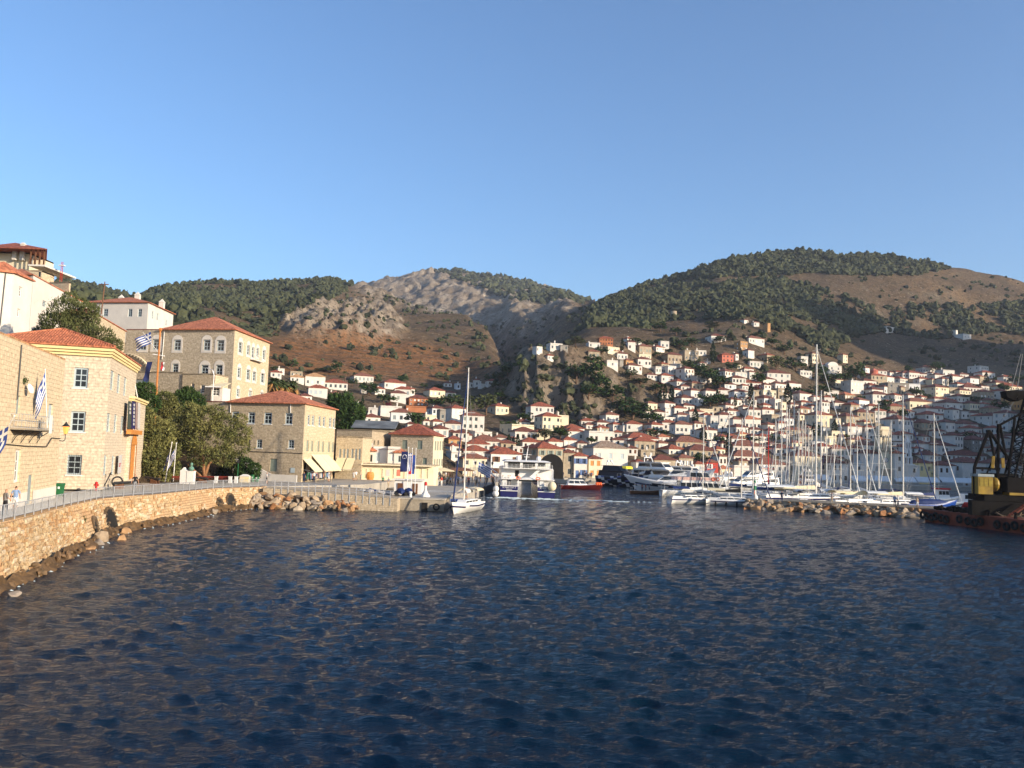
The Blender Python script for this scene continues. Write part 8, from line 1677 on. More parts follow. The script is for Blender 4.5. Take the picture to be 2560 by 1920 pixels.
# blue caique with white wheelhouse beside the pier
o = boat_root('fishing_caique', 'blue wooden caique with white wheelhouse moored behind the pier', 1175, 1247, R(176), Y=121)
hull_mesh(13.5, 4.0, 1.2, stern=0.75, sheer=0.5, rake=0.10).build('hull', [M['bluehull'], M['bluehull'], M['pave']], o, True)
mb = MB(); cabin(mb, 6.6, 10.6, 1.25, 1.2, 1.2, 3.5, 0.1, 0.1, 0.08); mb.box(6.4, 10.9, -1.4, 1.4, 3.52, 3.64); mb.build('wheelhouse', M['hull'], o)
for x in (7.2, 9.3): mb = MB(); mb.box(x, x + 0.75, 1.2, 1.27, 1.4, 3.1); mb.build('door', M['brownsh'], o)
for k in range(4): mb = MB(); mb.cyl((2.0 + k * 1.3, 1.95, 0.7), (2.0 + k * 1.3, 2.15, 0.7), 0.36, 0.36, 10); mb.build('tyre_fender', M['rubber'], o)
mb = MB(); mb.path([(0.6, -1.2, 1.2), (0.6, -1.2, 2.1), (5.8, -1.4, 2.1), (5.8, 1.4, 2.1), (0.6, 1.2, 2.1), (0.6, 1.2, 1.2)], 0.035, 5); mb.cyl((3, 1.3, 1.2), (3, 1.3, 2.1), 0.03, None, 4); mb.build('rail', M['steel'], o)
# stacked inflatables and gear on the pier
for k, (px, py, sc) in enumerate(((935, 1233, 1.0), (960, 1235, 1.1), (985, 1237, 1.2), (915, 1231, 0.9))):
    p = at_z(px, py, 1.75); o = empty('net_pile', p, k, f'heap of pale fishing net on the low quay, {["second", "third", "rightmost", "leftmost"][k]} of four', 'net', 'heaps of fishing net on the low quay'); mb = MB(); r = random.Random(k)
    for j in range(16): mb.ball((r.uniform(-0.9, 0.9) * sc, r.uniform(-0.5, 0.5), r.uniform(0, 0.28)), r.uniform(0.2, 0.42) * sc, None, r.uniform(0.1, 0.25), 7, 4)
    mb.build('heap', mat('pale_net', (0.50, 0.46, 0.42), 0.9, 0.25, 5, 0.6, 12), o)
for k, (px, Y, nm) in enumerate(((1003, 114, 'black covered rib boat lying on the pier, left of two'), (1022, 115, 'black covered rib boat lying on the pier, right of two'))):
    o = boat_root('inflatable_boat', nm, px, 1240, R(100), Y=Y); o.location.z = 1.66; mb = MB()
    mb.path([(0, -0.65, 0.3), (2.2, -0.65, 0.3), (3.0, -0.3, 0.4), (3.2, 0, 0.42), (3.0, 0.3, 0.4), (2.2, 0.65, 0.3), (0, 0.65, 0.3)], 0.26, 8); mb.build('tube', M['rubber'], o); mb = MB(); mb.ball((1.2, 0, 0.5), 1.3, 0.6, 0.55, 10, 5); mb.build('cover', M['bluecanvas'], o)

# ---------------- catamaran ferry, stern to us
cY = 150.0; cl_ = at_z(1250, 1246, 0.0); crr = at_z(1386, 1248, 0.0); cX = (cl_.x + crr.x) / 2; cW = (crr.x - cl_.x); cYs = (cl_.y + crr.y) / 2
cat_ = empty('catamaran_ferry', (cX, cYs, 0), R(2), 'white and navy catamaran ferry seen from astern with two radar domes', 'ferry'); hw = cW / 2; LC = 30.0
textm = M['whitemetal']
for s in (-1, 1):
    x0, x1 = sorted((s * hw, s * hw * 0.37)); mb = MB(); Ns = 10
    sec = []
    for i in range(Ns + 1):
        t = i / Ns; y = t * LC; k = 1 if t < 0.6 else max(0.05, 1 - ((t - 0.6) / 0.4) ** 2); c = (x0 + x1) / 2; w = (x1 - x0) / 2 * k
        sec.append([(c - w * 0.85, y, -0.8), (c - w, y, 1.0), (c - w, y, 2.05 + 0.5 * t), (c + w, y, 2.05 + 0.5 * t), (c + w, y, 1.0), (c + w * 0.85, y, -0.8)])
    for i in range(Ns):
        for j in range(5): mb.add([sec[i][j], sec[i][j + 1], sec[i + 1][j + 1], sec[i + 1][j]], [(0, 1, 2, 3)], 0)
    mb.add(sec[0], [(5, 4, 3, 2, 1, 0)], 0); hl = mb.build('hull', [M['navyhull']], cat_)
    mb = MB(); mb.box(x0 - 0.03, x1 + 0.03, -0.06, 0.0, 1.22, 1.34); mb.box(x0 - 0.04, x1 + 0.04, -0.08, LC * 0.6, 2.06, 2.18); mb.build('rubbing_strake', M['hull'], hl)
    cu_ = (x0 + x1) / 2
    for txt, z, sz in (('FLYING CAT 3', 1.72, 0.36), ('PIRAEUS', 1.42, 0.27)):
        c_ = bpy.data.curves.new('lettering', 'FONT'); c_.body = txt; c_.size = sz; c_.align_x = 'CENTER'; c_.extrude = 0.004; tmp = bpy.data.objects.new('tmp', c_); COL.objects.link(tmp)
        dg = bpy.context.evaluated_depsgraph_get(); me = bpy.data.meshes.new_from_object(tmp.evaluated_get(dg)); bpy.data.objects.remove(tmp); me.materials.clear(); me.materials.append(textm)
        t_ = link('lettering', me, hl, (cu_, -0.025, z)); t_.rotation_euler = (R(90), 0, 0)
    # aft deck of each hull: bulwark, rail, locker
    mb = MB(); mb.box(x0 + 0.05, x1 - 0.05, 2.5, 2.6, 2.05, 4.4); mb.build('transom_house', M['hull'], cat_)
    mb = MB(); mb.box(x0 + 0.3, x0 + 1.1, 0.6, 1.3, 2.19, 3.5); mb.build('locker', M['white2'], cat_)
    mb = MB()
    for zz in (2.55, 2.9, 3.2): mb.path([(x0 + 0.1, 2.4, zz), (x0 + 0.1, 0.15, zz), (x1 - 0.1, 0.15, zz), (x1 - 0.1, 2.4, zz)], 0.025, 4)
    for x in (x0 + 0.1, cu_, x1 - 0.1): mb.cyl((x, 0.15, 2.1), (x, 0.15, 3.2), 0.03, None, 4)
    mb.build('stern_rail', M['whitemetal'], cat_)
    mb = MB(); xx = s * hw * 0.36
    for i in range(14): a0, a1 = 6.283 * i / 14, 6.283 * (i + 1) / 14; mb.cyl((xx + 0.34 * math.cos(a0), 0.05, 4.2 + 0.34 * math.sin(a0)), (xx + 0.34 * math.cos(a1), 0.05, 4.2 + 0.34 * math.sin(a1)), 0.1, None, 6)
    mb.build('lifebuoy', M['orange'], cat_)
    mb = MB(); mb.cyl((xx, 0.2, 2.1), (xx, 0.2, 5.2), 0.07, None, 6); mb.build('stanchion', M['whitemetal'], cat_)
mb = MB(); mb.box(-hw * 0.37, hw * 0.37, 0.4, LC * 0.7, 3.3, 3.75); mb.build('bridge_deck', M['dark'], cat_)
mb = MB(); mb.box(-hw * 0.99, hw * 0.99, 0.3, LC * 0.75, 3.75, 3.95); mb.build('main_deck', M['hull'], cat_)
# aft bulkhead with doors, side wings
mb = MB(); wall(mb, (-hw * 0.97, 2.4), (hw * 0.97, 2.4), 3.95, 6.55, [(hw * 0.50, hw * 0.66, 3.97, 6.1), (hw * 1.42, hw * 1.52, 5.3, 5.7)], 0.3); mb.box(-hw * 0.97, hw * 0.97, 2.75, LC * 0.72, 3.95, 6.55); mb.build('saloon', M['hull'], cat_)
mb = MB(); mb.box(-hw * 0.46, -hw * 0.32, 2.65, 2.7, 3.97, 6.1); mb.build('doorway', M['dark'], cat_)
mb = MB(); mb.box(hw * 0.34, hw * 0.56, 2.32, 2.395, 3.97, 6.0); mb.build('door', M['white2'], cat_)
mb = MB(); mb.add([(-hw * 0.02, 2.1, 3.95), (hw * 0.12, 2.1, 3.95), (hw * 0.50, 2.1, 6.5), (hw * 0.36, 2.1, 6.5), (-hw * 0.02, 1.3, 3.95), (hw * 0.12, 1.3, 3.95), (hw * 0.50, 1.3, 6.5), (hw * 0.36, 1.3, 6.5)], [(0, 1, 2, 3), (7, 6, 5, 4), (0, 3, 7, 4), (1, 5, 6, 2), (3, 2, 6, 7)]); mb.build('stairway', M['hull'], cat_)
mb = MB(); mb.add([(-hw * 0.25, 1.6, 3.96), (hw * 0.22, 1.6, 3.96), (hw * 0.22, 0.5, 3.96), (-hw * 0.25, 0.5, 3.96), (-hw * 0.05, 1.4, 4.45), (hw * 0.12, 1.4, 4.45), (hw * 0.18, 0.7, 4.3), (-hw * 0.2, 0.7, 4.2)], [(3, 2, 6, 7), (2, 1, 5, 6), (1, 0, 4, 5), (0, 3, 7, 4), (4, 7, 6, 5)]); mb.build('covered_tender', M['wcanvas'], cat_)
mb = MB(); mb.box(-hw * 0.92, hw * 0.92, 0.8, LC * 0.7, 6.56, 6.78); mb.build('upper_deck', M['hull'], cat_)
mb = MB()
for i in range(13): x = -hw * 0.9 + hw * 1.8 * i / 12; mb.cyl((x, 0.9, 6.78), (x, 0.9, 7.7), 0.03, None, 4)
for zz in (7.1, 7.4, 7.72): mb.cyl((-hw * 0.9, 0.9, zz), (hw * 0.9, 0.9, zz), 0.03, None, 4)
mb.build('upper_rail', M['whitemetal'], cat_)
for x in (-0.86, -0.30, 0.26, 0.72): mb = MB(); mb.box(hw * x, hw * (x + 0.10), 1.2, 1.5, 6.78, 8.4); mb.build('pillar', M['hull'], cat_)
mb = MB(); mb.box(-hw * 0.8, hw * 0.8, 5, LC * 0.55, 6.79, 8.35); mb.build('upper_saloon', M['white2'], cat_); mb = MB(); mb.box(-hw * 0.7, hw * 0.7, 4.93, 4.99, 7.2, 8.1); mb.build('saloon_windows', M['glass'], cat_)
mb = MB(); mb.add([(-hw * 0.92, 0.7, 8.4), (hw * 0.86, 0.7, 8.4), (hw * 0.86, LC * 0.5, 8.4), (-hw * 0.92, LC * 0.5, 8.4), (-hw * 0.8, 1.2, 8.75), (hw * 0.72, 1.2, 8.75), (hw * 0.72, LC * 0.48, 8.75), (-hw * 0.8, LC * 0.48, 8.75)], [(0, 1, 5, 4), (1, 2, 6, 5), (2, 3, 7, 6), (3, 0, 4, 7), (4, 5, 6, 7), (3, 2, 1, 0)]); mb.build('sun_roof', M['hull'], cat_)
for x in (-0.34, 0.42): mb = MB(); mb.lathe([(0.28, 8.75), (0.42, 9.0), (0.45, 9.4), (0.36, 9.75), (0.15, 9.93), (0.001, 9.98)], 12, (hw * x, 4, 0)); mb.build('radar_dome', M['hull'], cat_, True)
mb = MB(); mb.cyl((-0.2, 5, 8.7), (0.1, 5, 12.2), 0.12, 0.06, 6); mb.cyl((-0.8, 5, 10.3), (0.8, 5, 10.3), 0.06, None, 5); mb.box(-0.5, 0.4, 4.9, 5.1, 9.6, 9.75); mb.cyl((0.1, 5, 12), (0.3, 5, 13.6), 0.04, 0.02, 5); mb.build('mast', M['hull'], cat_)
for k, (px, py, rr_) in enumerate(((1239, 1234, 0.55), (1240, 1222, 0.5), (1380, 1216, 0.75))):
    p = at_y(px, py, cYs - 0.2); o = empty('fender_ball', p, 0, ['lower grey ball fender hanging on the left flank of the catamaran', 'upper grey ball fender hanging on the left flank of the catamaran', 'big cream ball fender on the right flank of the catamaran'][k], 'fender'); mb = MB(); mb.ball((0, 0, 0), rr_, None, rr_ * 1.1, 14, 9); mb.build('ball', M['white2'] if k < 2 else M['canvas'], o, True); mb = MB(); mb.cyl((0, 0, rr_), (0, 0.1, rr_ + 1.2), 0.02, None, 4); mb.build('rope', M['wire'], o)
for k, (px, zz) in enumerate(((1257, 2.2), (1270, 2.2), (1275, 2.2))):
    kk = far_person(0, 0, None, 'white', 'navy', k); d = ray(px, 1200); person(['crew person in white shirt at the left stern corner of the catamaran', 'left of two crew persons in white shirts on the catamaran stern', 'right of two crew persons in white shirts on the catamaran stern'][k], (d[0] / d[1] * (cYs + 1.7), cYs + 1.7, zz), R(20 * k), FARP[kk], 1.75)
for c in cat_.children:
    for v_ in c.data.vertices:
        if v_.co.z > 2.2: v_.co.z = 2.2 + (v_.co.z - 2.2) * 0.66
# gangway
p0 = at_y(1212, 1172, 165); p1 = at_y(1243, 1195, 160); o = empty('gangway', p0, 0, 'white inclined passenger gangway left of the catamaran', 'gangway'); mb = MB(); d = p1 - p0
for dy in (0, 1.2): mb.cyl((0, dy, 0), (d.x, d.y + dy, d.z), 0.1, None, 6); mb.cyl((0, dy, 0.9), (d.x, d.y + dy, d.z + 0.9), 0.06, None, 6)
for i in range(9): t = i / 8; mb.cyl((d.x * t, d.y * t, d.z * t), (d.x * t, d.y * t, d.z * t + 0.9), 0.03, None, 4); mb.cyl((d.x * t, d.y * t, d.z * t), (d.x * t, d.y * t + 1.2, d.z * t), 0.05, None, 4)
mb.cyl((0, 0, 0), (0, 0, -2.5), 0.1, None, 6); mb.build('frame', M['hull'], o)
b = at_y(1195, 1200, 158); b.z = 1.45; flag('striped blue and white flag flying from the quay left of the catamaran', b, at_y(1197, 1153, 158), 'gr', 2.6, 1.7, (1, 0, -0.5), (-0.1, 0, -1), 21, 0.04, at=0.98, wave=0.22)
# wash behind the catamaran
wm = mat('sea_foam', (0.62, 0.72, 0.74), 0.6, 0.15, 1.2); V = []; r = np.random.default_rng(8); mb = MB()
for cx_, w_, n_ in ((cX - hw * 0.68, 2.4, 90), (cX + hw * 0.68, 2.4, 90), (cX, 7, 110), (cX + 10, 9, 90)):
    for i in range(n_):
        x = cx_ + r.normal(0, w_ * 0.5) + (0 if w_ < 3 else 1.5); y = cYs - 0.3 - abs(r.normal(0, 1.5 if w_ < 8 else 0.9)) + (0 if w_ < 8 else 1.0); s = r.uniform(0.1, 0.42); z = 0.07 + 0.12 * r.random() * (w_ < 3)
        pts = [(x + s * r.uniform(0.7, 1.8) * math.cos(a), y + s * 0.5 * math.sin(a), z) for a in np.linspace(0, 6.28, 7)[:-1]]; mb.add(pts + [(x, y, z + s * 0.25)], [(j, (j + 1) % 6, 6) for j in range(6)])
foam = tag(mb.build('foam', wm), 'white churned wash behind the catamaran', 'foam', kind='stuff')
mb = MB(); r = np.random.default_rng(9)
for s0_ in np.linspace(cum[1] + 3, cum[-1] - 2, 120):
    if r.random() < 0.55: continue
    p, d, o_ = along(float(s0_)); q = Vector((p.x, p.y, 0)) + o_ * (1.5 + 0.9 * float(fbm(s0_ / 5, 3.1, 3, 15)) + r.uniform(-0.2, 0.5)); s = r.uniform(0.03, 0.13)
    pts = [(q.x + s * r.uniform(0.7, 1.6) * math.cos(a), q.y + s * math.sin(a), 0.06) for a in np.linspace(0, 6.28, 7)[:-1]]; mb.add(pts + [(q.x, q.y, 0.1 + s * 0.2)], [(j, (j + 1) % 6, 6) for j in range(6)])
tag(mb.build('foam', wm), 'little flecks of foam along the foot of the sea wall', 'foam', kind='stuff')

# ---------------- motor boats
def motor_yacht(name, label, px, Y, head, L, hullm='hull', tiers=2, flare=0.5, glassband=True, seed=0, cat='motor yacht', B=None, fbk=0.13, red=None):
    o = boat_root(name, label, px, 1225, head, cat, None, Y); B = B or L * 0.27; fb = L * fbk
    hull_mesh(L, B, fb, stern=0.9, sheer=flare, rake=0.2, full=1.1, stripe=(0.55, 0.75) if glassband else None).build('hull', [M[hullm], M['glass'], M['hull']], o, True)
    z = fb; x0, x1, w = L * 0.06, L * 0.70, B * 0.42
    for k in range(tiers):
        h = L * 0.085 * (1 if k == 0 else 0.85); mb = MB(); rf = h * (1.5 if k == 0 else 1.1); args = (x0, x1, w, w * 0.72, z, z + h); cabin(mb, *args, rf, 0.2, 0.18); band(mb, *args, z + h * 0.32, z + h * 0.82, rf, 0.2, 0.18, gaps=1 if glassband else 3); mb.box(x0 - 0.5, x1 - rf * 0.8, -w * 0.95, w * 0.95, z + h, z + h + 0.1, 0)
        mb.build('deckhouse', [M['hull'], M['glass']], o); z += h + 0.1; x0 += L * 0.07; x1 -= L * 0.16; w *= 0.82
    mb = MB(); mb.path([(x0 + 0.4, -w, z), (x0 + 0.1, -w * 0.8, z + L * 0.05), (x0 + 0.1, w * 0.8, z + L * 0.05), (x0 + 0.4, w, z)], 0.12, 6); mb.build('radar_arch', M['hull'], o)
    for s in (-1, 1): mb = MB(); mb.lathe([(0.25, 0), (0.33, 0.2), (0.25, 0.5), (0.001, 0.6)], 10, (x0 + 0.1, s * w * 0.5, z + L * 0.05)); mb.build('dome', M['hull'], o, True)
    mb = MB()
    for s in (-1, 1):
        pts = []
        for i in range(8):
            t = 0.5 + 0.5 * i / 7; ww = B / 2 * max(0, 1 - ((t - 0.45) / 0.55) ** 2.7); zz = fb * (1 + flare * (2 * t - 0.7) ** 2); q = (t * L * 0.99 + L * 0.12 * t ** 3, s * ww * 0.93, zz); mb.cyl(q, (q[0], q[1], zz + 0.7), 0.02, None, 4); pts.append((q[0], q[1], zz + 0.7))
        mb.path(pts, 0.02, 4)
    mb.build('bow_rail', M['steel'], o); return o
# red water taxi
o = boat_root('water_taxi', 'varnished red water taxi with orange stern right of the catamaran', 1400, 1226, R(8), 'water taxi', None, 195)
hull_mesh(9.5, 2.6, 0.95, stern=0.85, sheer=0.4, rake=0.15).build('hull', [M['redhull'], M['redhull'], M['hull']], o, True)
mb = MB(); cabin(mb, 1.6, 6.2, 1.05, 0.9, 0.95, 2.15, 1.1, 0.3, 0.15); band(mb, 1.6, 6.2, 1.05, 0.9, 0.95, 2.15, 1.3, 1.95, 1.1, 0.3, 0.15, gaps=2); mb.build('cabin', [M['hull'], M['glass']], o)
for k in range(3): mb = MB(); mb.ball((8.3 + 0.5 * k, -0.6 + 0.15 * k, 1.35), 0.33, None, 0.4, 8, 5); mb.build('fender', M['orange'], o)
# dazzle-painted yacht
dz = motor_yacht('motor_yacht', 'large yacht painted in black, white and yellow geometric shapes', 1500, 226, R(-52), 16, 'navyhull', 2, 0.5, False, fbk=0.16)
dzp = [mat('dazzle_black', (0.012, 0.014, 0.03), 0.3, 0.1, 1), mat('dazzle_white', (0.75, 0.75, 0.74), 0.3, 0.05, 1), mat('dazzle_yellow', (0.75, 0.62, 0.04), 0.3, 0.05, 1), mat('dazzle_blue', (0.10, 0.12, 0.30), 0.3, 0.05, 1), mat('dazzle_magenta', (0.45, 0.05, 0.35), 0.3, 0.05, 1)]
for c in dz.children:
    if c.name.startswith('hull'):
        me = c.data; me.materials.clear(); [me.materials.append(m_) for m_ in dzp]
        for p in me.polygons:
            x, z = p.center.x, p.center.z; v_ = (x * 0.9 + z * 1.8) % 5.0; w_ = (x * 0.7 - z * 2.2) % 4.0; p.material_index = 1 if v_ < 1.2 else (3 if w_ < 0.8 else 0)
            if p.normal.z > 0.8: p.material_index = 1
    if c.name.startswith('deckhouse'):
        me = c.data; me.materials.clear(); [me.materials.append(m_) for m_ in (dzp[0], M['glass'], dzp[2])]
        tot = len(me.polygons)
        for i, p in enumerate(me.polygons):
            if p.normal.z > 0.7: p.material_index = 2 if p.center.y > 0 else 0
mb = MB(); mb.add([(9.6, -1.6, 4.7), (10.6, -1.2, 4.6), (10.5, 1.2, 4.6), (9.6, 1.6, 4.7), (9.4, -1.6, 5.3), (10.3, -1.1, 5.2), (10.3, 1.1, 5.2), (9.4, 1.6, 5.3)], [(0, 1, 5, 4), (1, 2, 6, 5), (2, 3, 7, 6), (4, 5, 6, 7)], 0); mb.build('brow_panel', [dzp[2]], dz)
motor_yacht('motor_yacht', 'big white motor yacht with dark curved window right of the painted yacht', 1585, 226, R(-50), 22, 'hull', 2); motor_yacht('motor_yacht', 'white motor yacht with long sloping bow, middle of the moored row', 1625, 228, R(-55), 20, 'hull', 1, 0.7)
motor_yacht('motor_yacht', 'white flybridge yacht moored behind the tour boat', 1668, 230, R(-52), 19, 'hull', 2); motor_yacht('motor_yacht', 'sleek white yacht with black hull windows left of the mast cluster', 1770, 196, R(168), 17, 'hull', 2, 0.4); motor_yacht('motor_yacht', 'white sports yacht with black sun canopy behind the small sailboats', 1838, 215, R(-150), 16, 'hull', 1, 0.4)
motor_yacht('motor_yacht', 'white yacht with tall upper works behind the mast cluster', 1945, 205, R(-160), 18, 'hull', 2, 0.4); motor_yacht('motor_yacht', 'white yacht stern behind the masts, right of the tall upper works', 2010, 212, R(-100), 16, 'hull', 2, 0.4)
# white tour boat with red trim
o = boat_root('tour_boat', 'white two-deck tour boat with orange lifebuoys at the harbour mouth', 1652, 1238, R(4), 'tour boat', None, 176)
hull_mesh(13.5, 3.9, 1.25, stern=0.85, sheer=0.55, rake=0.10).build('hull', [M['hull'], M['hull'], M['hull']], o, True)
mb = MB(); cabin(mb, 3.6, 12.2, 1.55, 1.25, 1.25, 3.3, 0.9, 0.1, 0.05); band(mb, 3.6, 12.2, 1.55, 1.25, 1.25, 3.3, 2.0, 2.9, 0.9, 0.1, 0.05, gaps=6); mb.build('saloon', [M['hull'], M['glass']], o)
mb = MB(); mb.box(2.4, 11.4, -1.5, 1.5, 3.31, 3.42); mb.build('upper_deck', M['hull'], o); mb = MB(); mb.box(2.5, 11.2, -1.5, -1.44, 3.43, 4.05); mb.box(2.5, 11.2, 1.44, 1.5, 3.43, 4.05); mb.build('bulwark', mat('faded_pink_paint', (0.66, 0.42, 0.36), 0.5, 0.1, 1), o)
mb = MB(); cabin(mb, 5.6, 10.2, 1.25, 1.05, 3.43, 5.2, 0.9, 0.1, 0.08); band(mb, 5.6, 10.2, 1.25, 1.05, 3.43, 5.2, 4.1, 4.95, 0.9, 0.1, 0.08, gaps=2); mb.build('wheelhouse', [M['hull'], M['glass']], o)
for k in range(2):
    mb = MB()
    for i in range(12): a0, a1 = 6.283 * i / 12, 6.283 * (i + 1) / 12; mb.cyl((10.4 + k * 0.9 + 0.32 * math.cos(a0), -1.55, 3.75 + 0.32 * math.sin(a0)), (10.4 + k * 0.9 + 0.32 * math.cos(a1), -1.55, 3.75 + 0.32 * math.sin(a1)), 0.09, None, 6)
    mb.build('lifebuoy', M['orange'], o)
mb = MB(); mb.box(0.2, 3.5, -1.45, 1.45, 2.75, 2.83); [mb.cyl((x, y, 1.25), (x, y, 2.75), 0.04, None, 4) for x in (0.4, 3.3) for y in (-1.35, 1.35)]; mb.build('aft_canopy', M['wcanvas'], o)
o = boat_root('wooden_launch', 'dark wooden launch with passengers astern of the tour boat', 1575, 1232, R(-4), 'launch', None, 182); hull_mesh(7, 2.2, 0.7, stern=0.8, sheer=0.5).build('hull', [M['brownsh'], M['brownsh'], M['pave']], o, True); mb = MB(); mb.path([(1, -0.8, 0.7), (1, -0.8, 2.1), (4, -0.8, 2.1), (4, 0.8, 2.1), (1, 0.8, 2.1), (1, 0.8, 0.7)], 0.04, 5); mb.build('frame', M['steel'], o); mb = MB(); mb.box(0.8, 4.2, -0.9, 0.9, 2.1, 2.16); mb.build('canopy', M['bluecanvas'], o)
for k, px in enumerate((1606, 1615, 1624)):
    kk = far_person(0, 0, None, ['pink', 'red', 'blue'][k], 'navy', k); d = ray(px, 1220); person(['person in pink top sitting high in the dark wooden launch', 'person in red top standing in the dark wooden launch', 'person in pale blue top at the bow of the dark wooden launch'][k], (d[0] / d[1] * 182, 182.3, 0.5), 1.0 * k, FARP[kk], 1.7)

# ---------------- breakwater on the right
BW0 = at_z(1856, 1273, 0.0); BW1 = at_z(2310, 1298, 0.0); bwd = (V2(BW1) - V2(BW0)).normalized(); bwn = Vector((-bwd.y, bwd.x))
mb = MB(); a, b = V2(BW0) + bwn * 3.0, V2(BW1) + bwn * 3.0 + bwd * 26
mb.prism([a, b, b + bwn * 5.0, a + bwn * 5.0], -3, 1.5); bwo = mb.build('breakwater', M['conc']); tag(bwo, kind='structure')
mb = MB(); mb.prism([a - bwn * 0.2 + bwd * 6, b - bwn * 0.2, b + bwn * 0.4, a + bwn * 0.4 + bwd * 6], 1.501, 1.85); tag(mb.build('breakwater_kerb', M['pave']), kind='structure')
rr = random.Random(31); Lb = (V2(BW1) - V2(BW0)).length
for i in range(150):
    t = rr.random(); lay = rr.random(); s_ = rr.uniform(0.5, 1.15) * (1.15 if lay < 0.5 else 0.9); q = V2(BW0) + bwd * (Lb * t + rr.uniform(-0.5, 0.5)) + bwn * (0.4 + lay * 3.0)
    boulder((q.x, q.y, 0.05 + lay * 1.35), s_, 'pale angular boulder in the breakwater facing the camera', 'breakwater boulders', 900 + i)
p = V2(BW0) + bwd * 1.4 + bwn * 4.2; o = empty('harbour_beacon', (p.x, p.y, 1.5), 0, 'slim white beacon with green band at the tip of the breakwater', 'beacon'); mb = MB(); mb.lathe([(0.55, 0), (0.5, 0.5), (0.24, 0.8), (0.22, 2.6), (0.3, 2.65), (0.001, 2.7)], 12); mb.build('tower', M['white2'], o); mb = MB(); mb.lathe([(0.235, 1.5), (0.235, 2.2)], 12); mb.build('band', CL['green'], o); mb = MB(); mb.lathe([(0.2, 2.7), (0.2, 3.05), (0.001, 3.15)], 10); mb.build('lantern', CL['green'], o)
# moored yachts: (px of mast at the waterline, distance, px row of the mast top, heading, length, cover, bimini)
YS = [(1757, 150, 1041, 12, 11, 'w', 'n'), (1821, 172, 1032, 175, 13, 'n', 'w'), (1882, 156, 978, 172, 13.5, 'n', 'c'), (1920, 178, 1066, 100, 12, 'w', 'n'), (1953, 164, 994, 96, 13, 'w', 'n'), (1984, 156, 1000, 88, 12, 'n', 'w'), (2006, 180, 1040, 92, 12, 'w', None), (2021, 168, 1066, 84, 11, 'w', 'w'), (2040, 154, 861, 10, 19, 'c', 'w'), (2052, 184, 976, 90, 15, 'w', None), (1972, 186, 1022, 80, 13, 'w', None), (2126, 160, 1017, 8, 12, 'w', 'w'), (2167, 152, 1017, 12, 12.5, 'c', 'c'), (2197, 170, 1010, 85, 13, 'w', 'n'), (2258, 152, 987, 6, 13.5, 'c', 'w'), (2336, 158, 1034, 10, 12, 'n', 'w'), (1938, 170, 1044, 88, 12, 'n', 'w'), (1966, 178, 1012, 94, 13, 'w', None), (1996, 164, 1022, 86, 12, 'w', 'n'), (2013, 190, 1050, 90, 12, 'w', None), (2030, 186, 1074, 92, 11, 'n', None), (2066, 162, 1052, 82, 12, 'w', 'w'), (2102, 184, 1062, 95, 12, 'w', None), (2143, 180, 1064, 88, 12, 'w', None), (2228, 178, 1050, 92, 12, 'n', None), (1905, 188, 1075, 95, 12, 'w', None), (2085, 176, 1090, 88, 11, 'w', 'n')]
nm = 'first second third fourth fifth sixth seventh eighth ninth tenth eleventh twelfth thirteenth fourteenth fifteenth sixteenth seventeenth eighteenth nineteenth twentieth twenty-first twenty-second twenty-third twenty-fourth twenty-fifth twenty-sixth twenty-seventh twenty-eighth'.split()
for rank, (px, Y, yt, hd_, L, cov, bim) in enumerate(sorted(YS)):
    d = ray(px, 1225); X = d[0] / d[1] * Y; h = R(hd_); mh = z_at(X, Y, yt); red = px == 1920
    yacht('sailing_yacht', f'{"big " if L > 17 else ""}white sailing yacht with {"red-topped" if red else {"w": "white", "n": "navy", "c": "cream"}[cov] + " sail cover under its"} mast, {nm[rank]} mast from the left', (X - math.cos(h) * L * 0.56, Y - math.sin(h) * L * 0.56, 0), h, L, mh, 'hull' if px != 1882 else 'hull', cov, bim, px, 'sailing yachts moored behind the breakwater', 0, 'n' if rank % 4 == 1 else 'w', mastm='mast' if not red else 'red', spreaders=3 if L > 17 else 2)
# blue-hulled small yacht and the white sloop with fenders at the tip
h = R(-12); p = at_z(1772, 1262, 0); yacht('sailing_yacht', 'white sloop with four black fenders lying off the breakwater tip', (p.x - 0.5, p.y, 0), h, 10.5, 15.0, 'hull', 'k', 'c', 50, None, 4, 'n')
p = at_z(2300, 1262, 0.0); o = boat_root('open_boat', 'blue covered boat alongside the breakwater near the barge', 2262, 1250, R(8), 'boat', None, 146); hull_mesh(9, 2.8, 1.4, sheer=0.4).build('hull', [M['bluehull'], M['hull'], M['hull']], o, True); mb = MB(); mb.ball((4.5, 0, 1.6), 3.8, 1.1, 0.8, 12, 6); mb.build('cover', M['bluecanvas'], o)
o = boat_root('motor_boat', 'small boat with red hull and white cabin near the crane', 2380, 1250, R(5), 'boat', None, 172); hull_mesh(8, 2.6, 1.0, sheer=0.4).build('hull', [M['red'], M['hull'], M['hull']], o, True); mb = MB(); cabin(mb, 2, 5, 1, 0.9, 1.0, 2.6, 0.7, 0.1, 0.1); band(mb, 2, 5, 1, 0.9, 1.0, 2.6, 1.6, 2.4, 0.7, 0.1, 0.1, gaps=1); mb.build('cabin', [M['hull'], M['glass']], o)
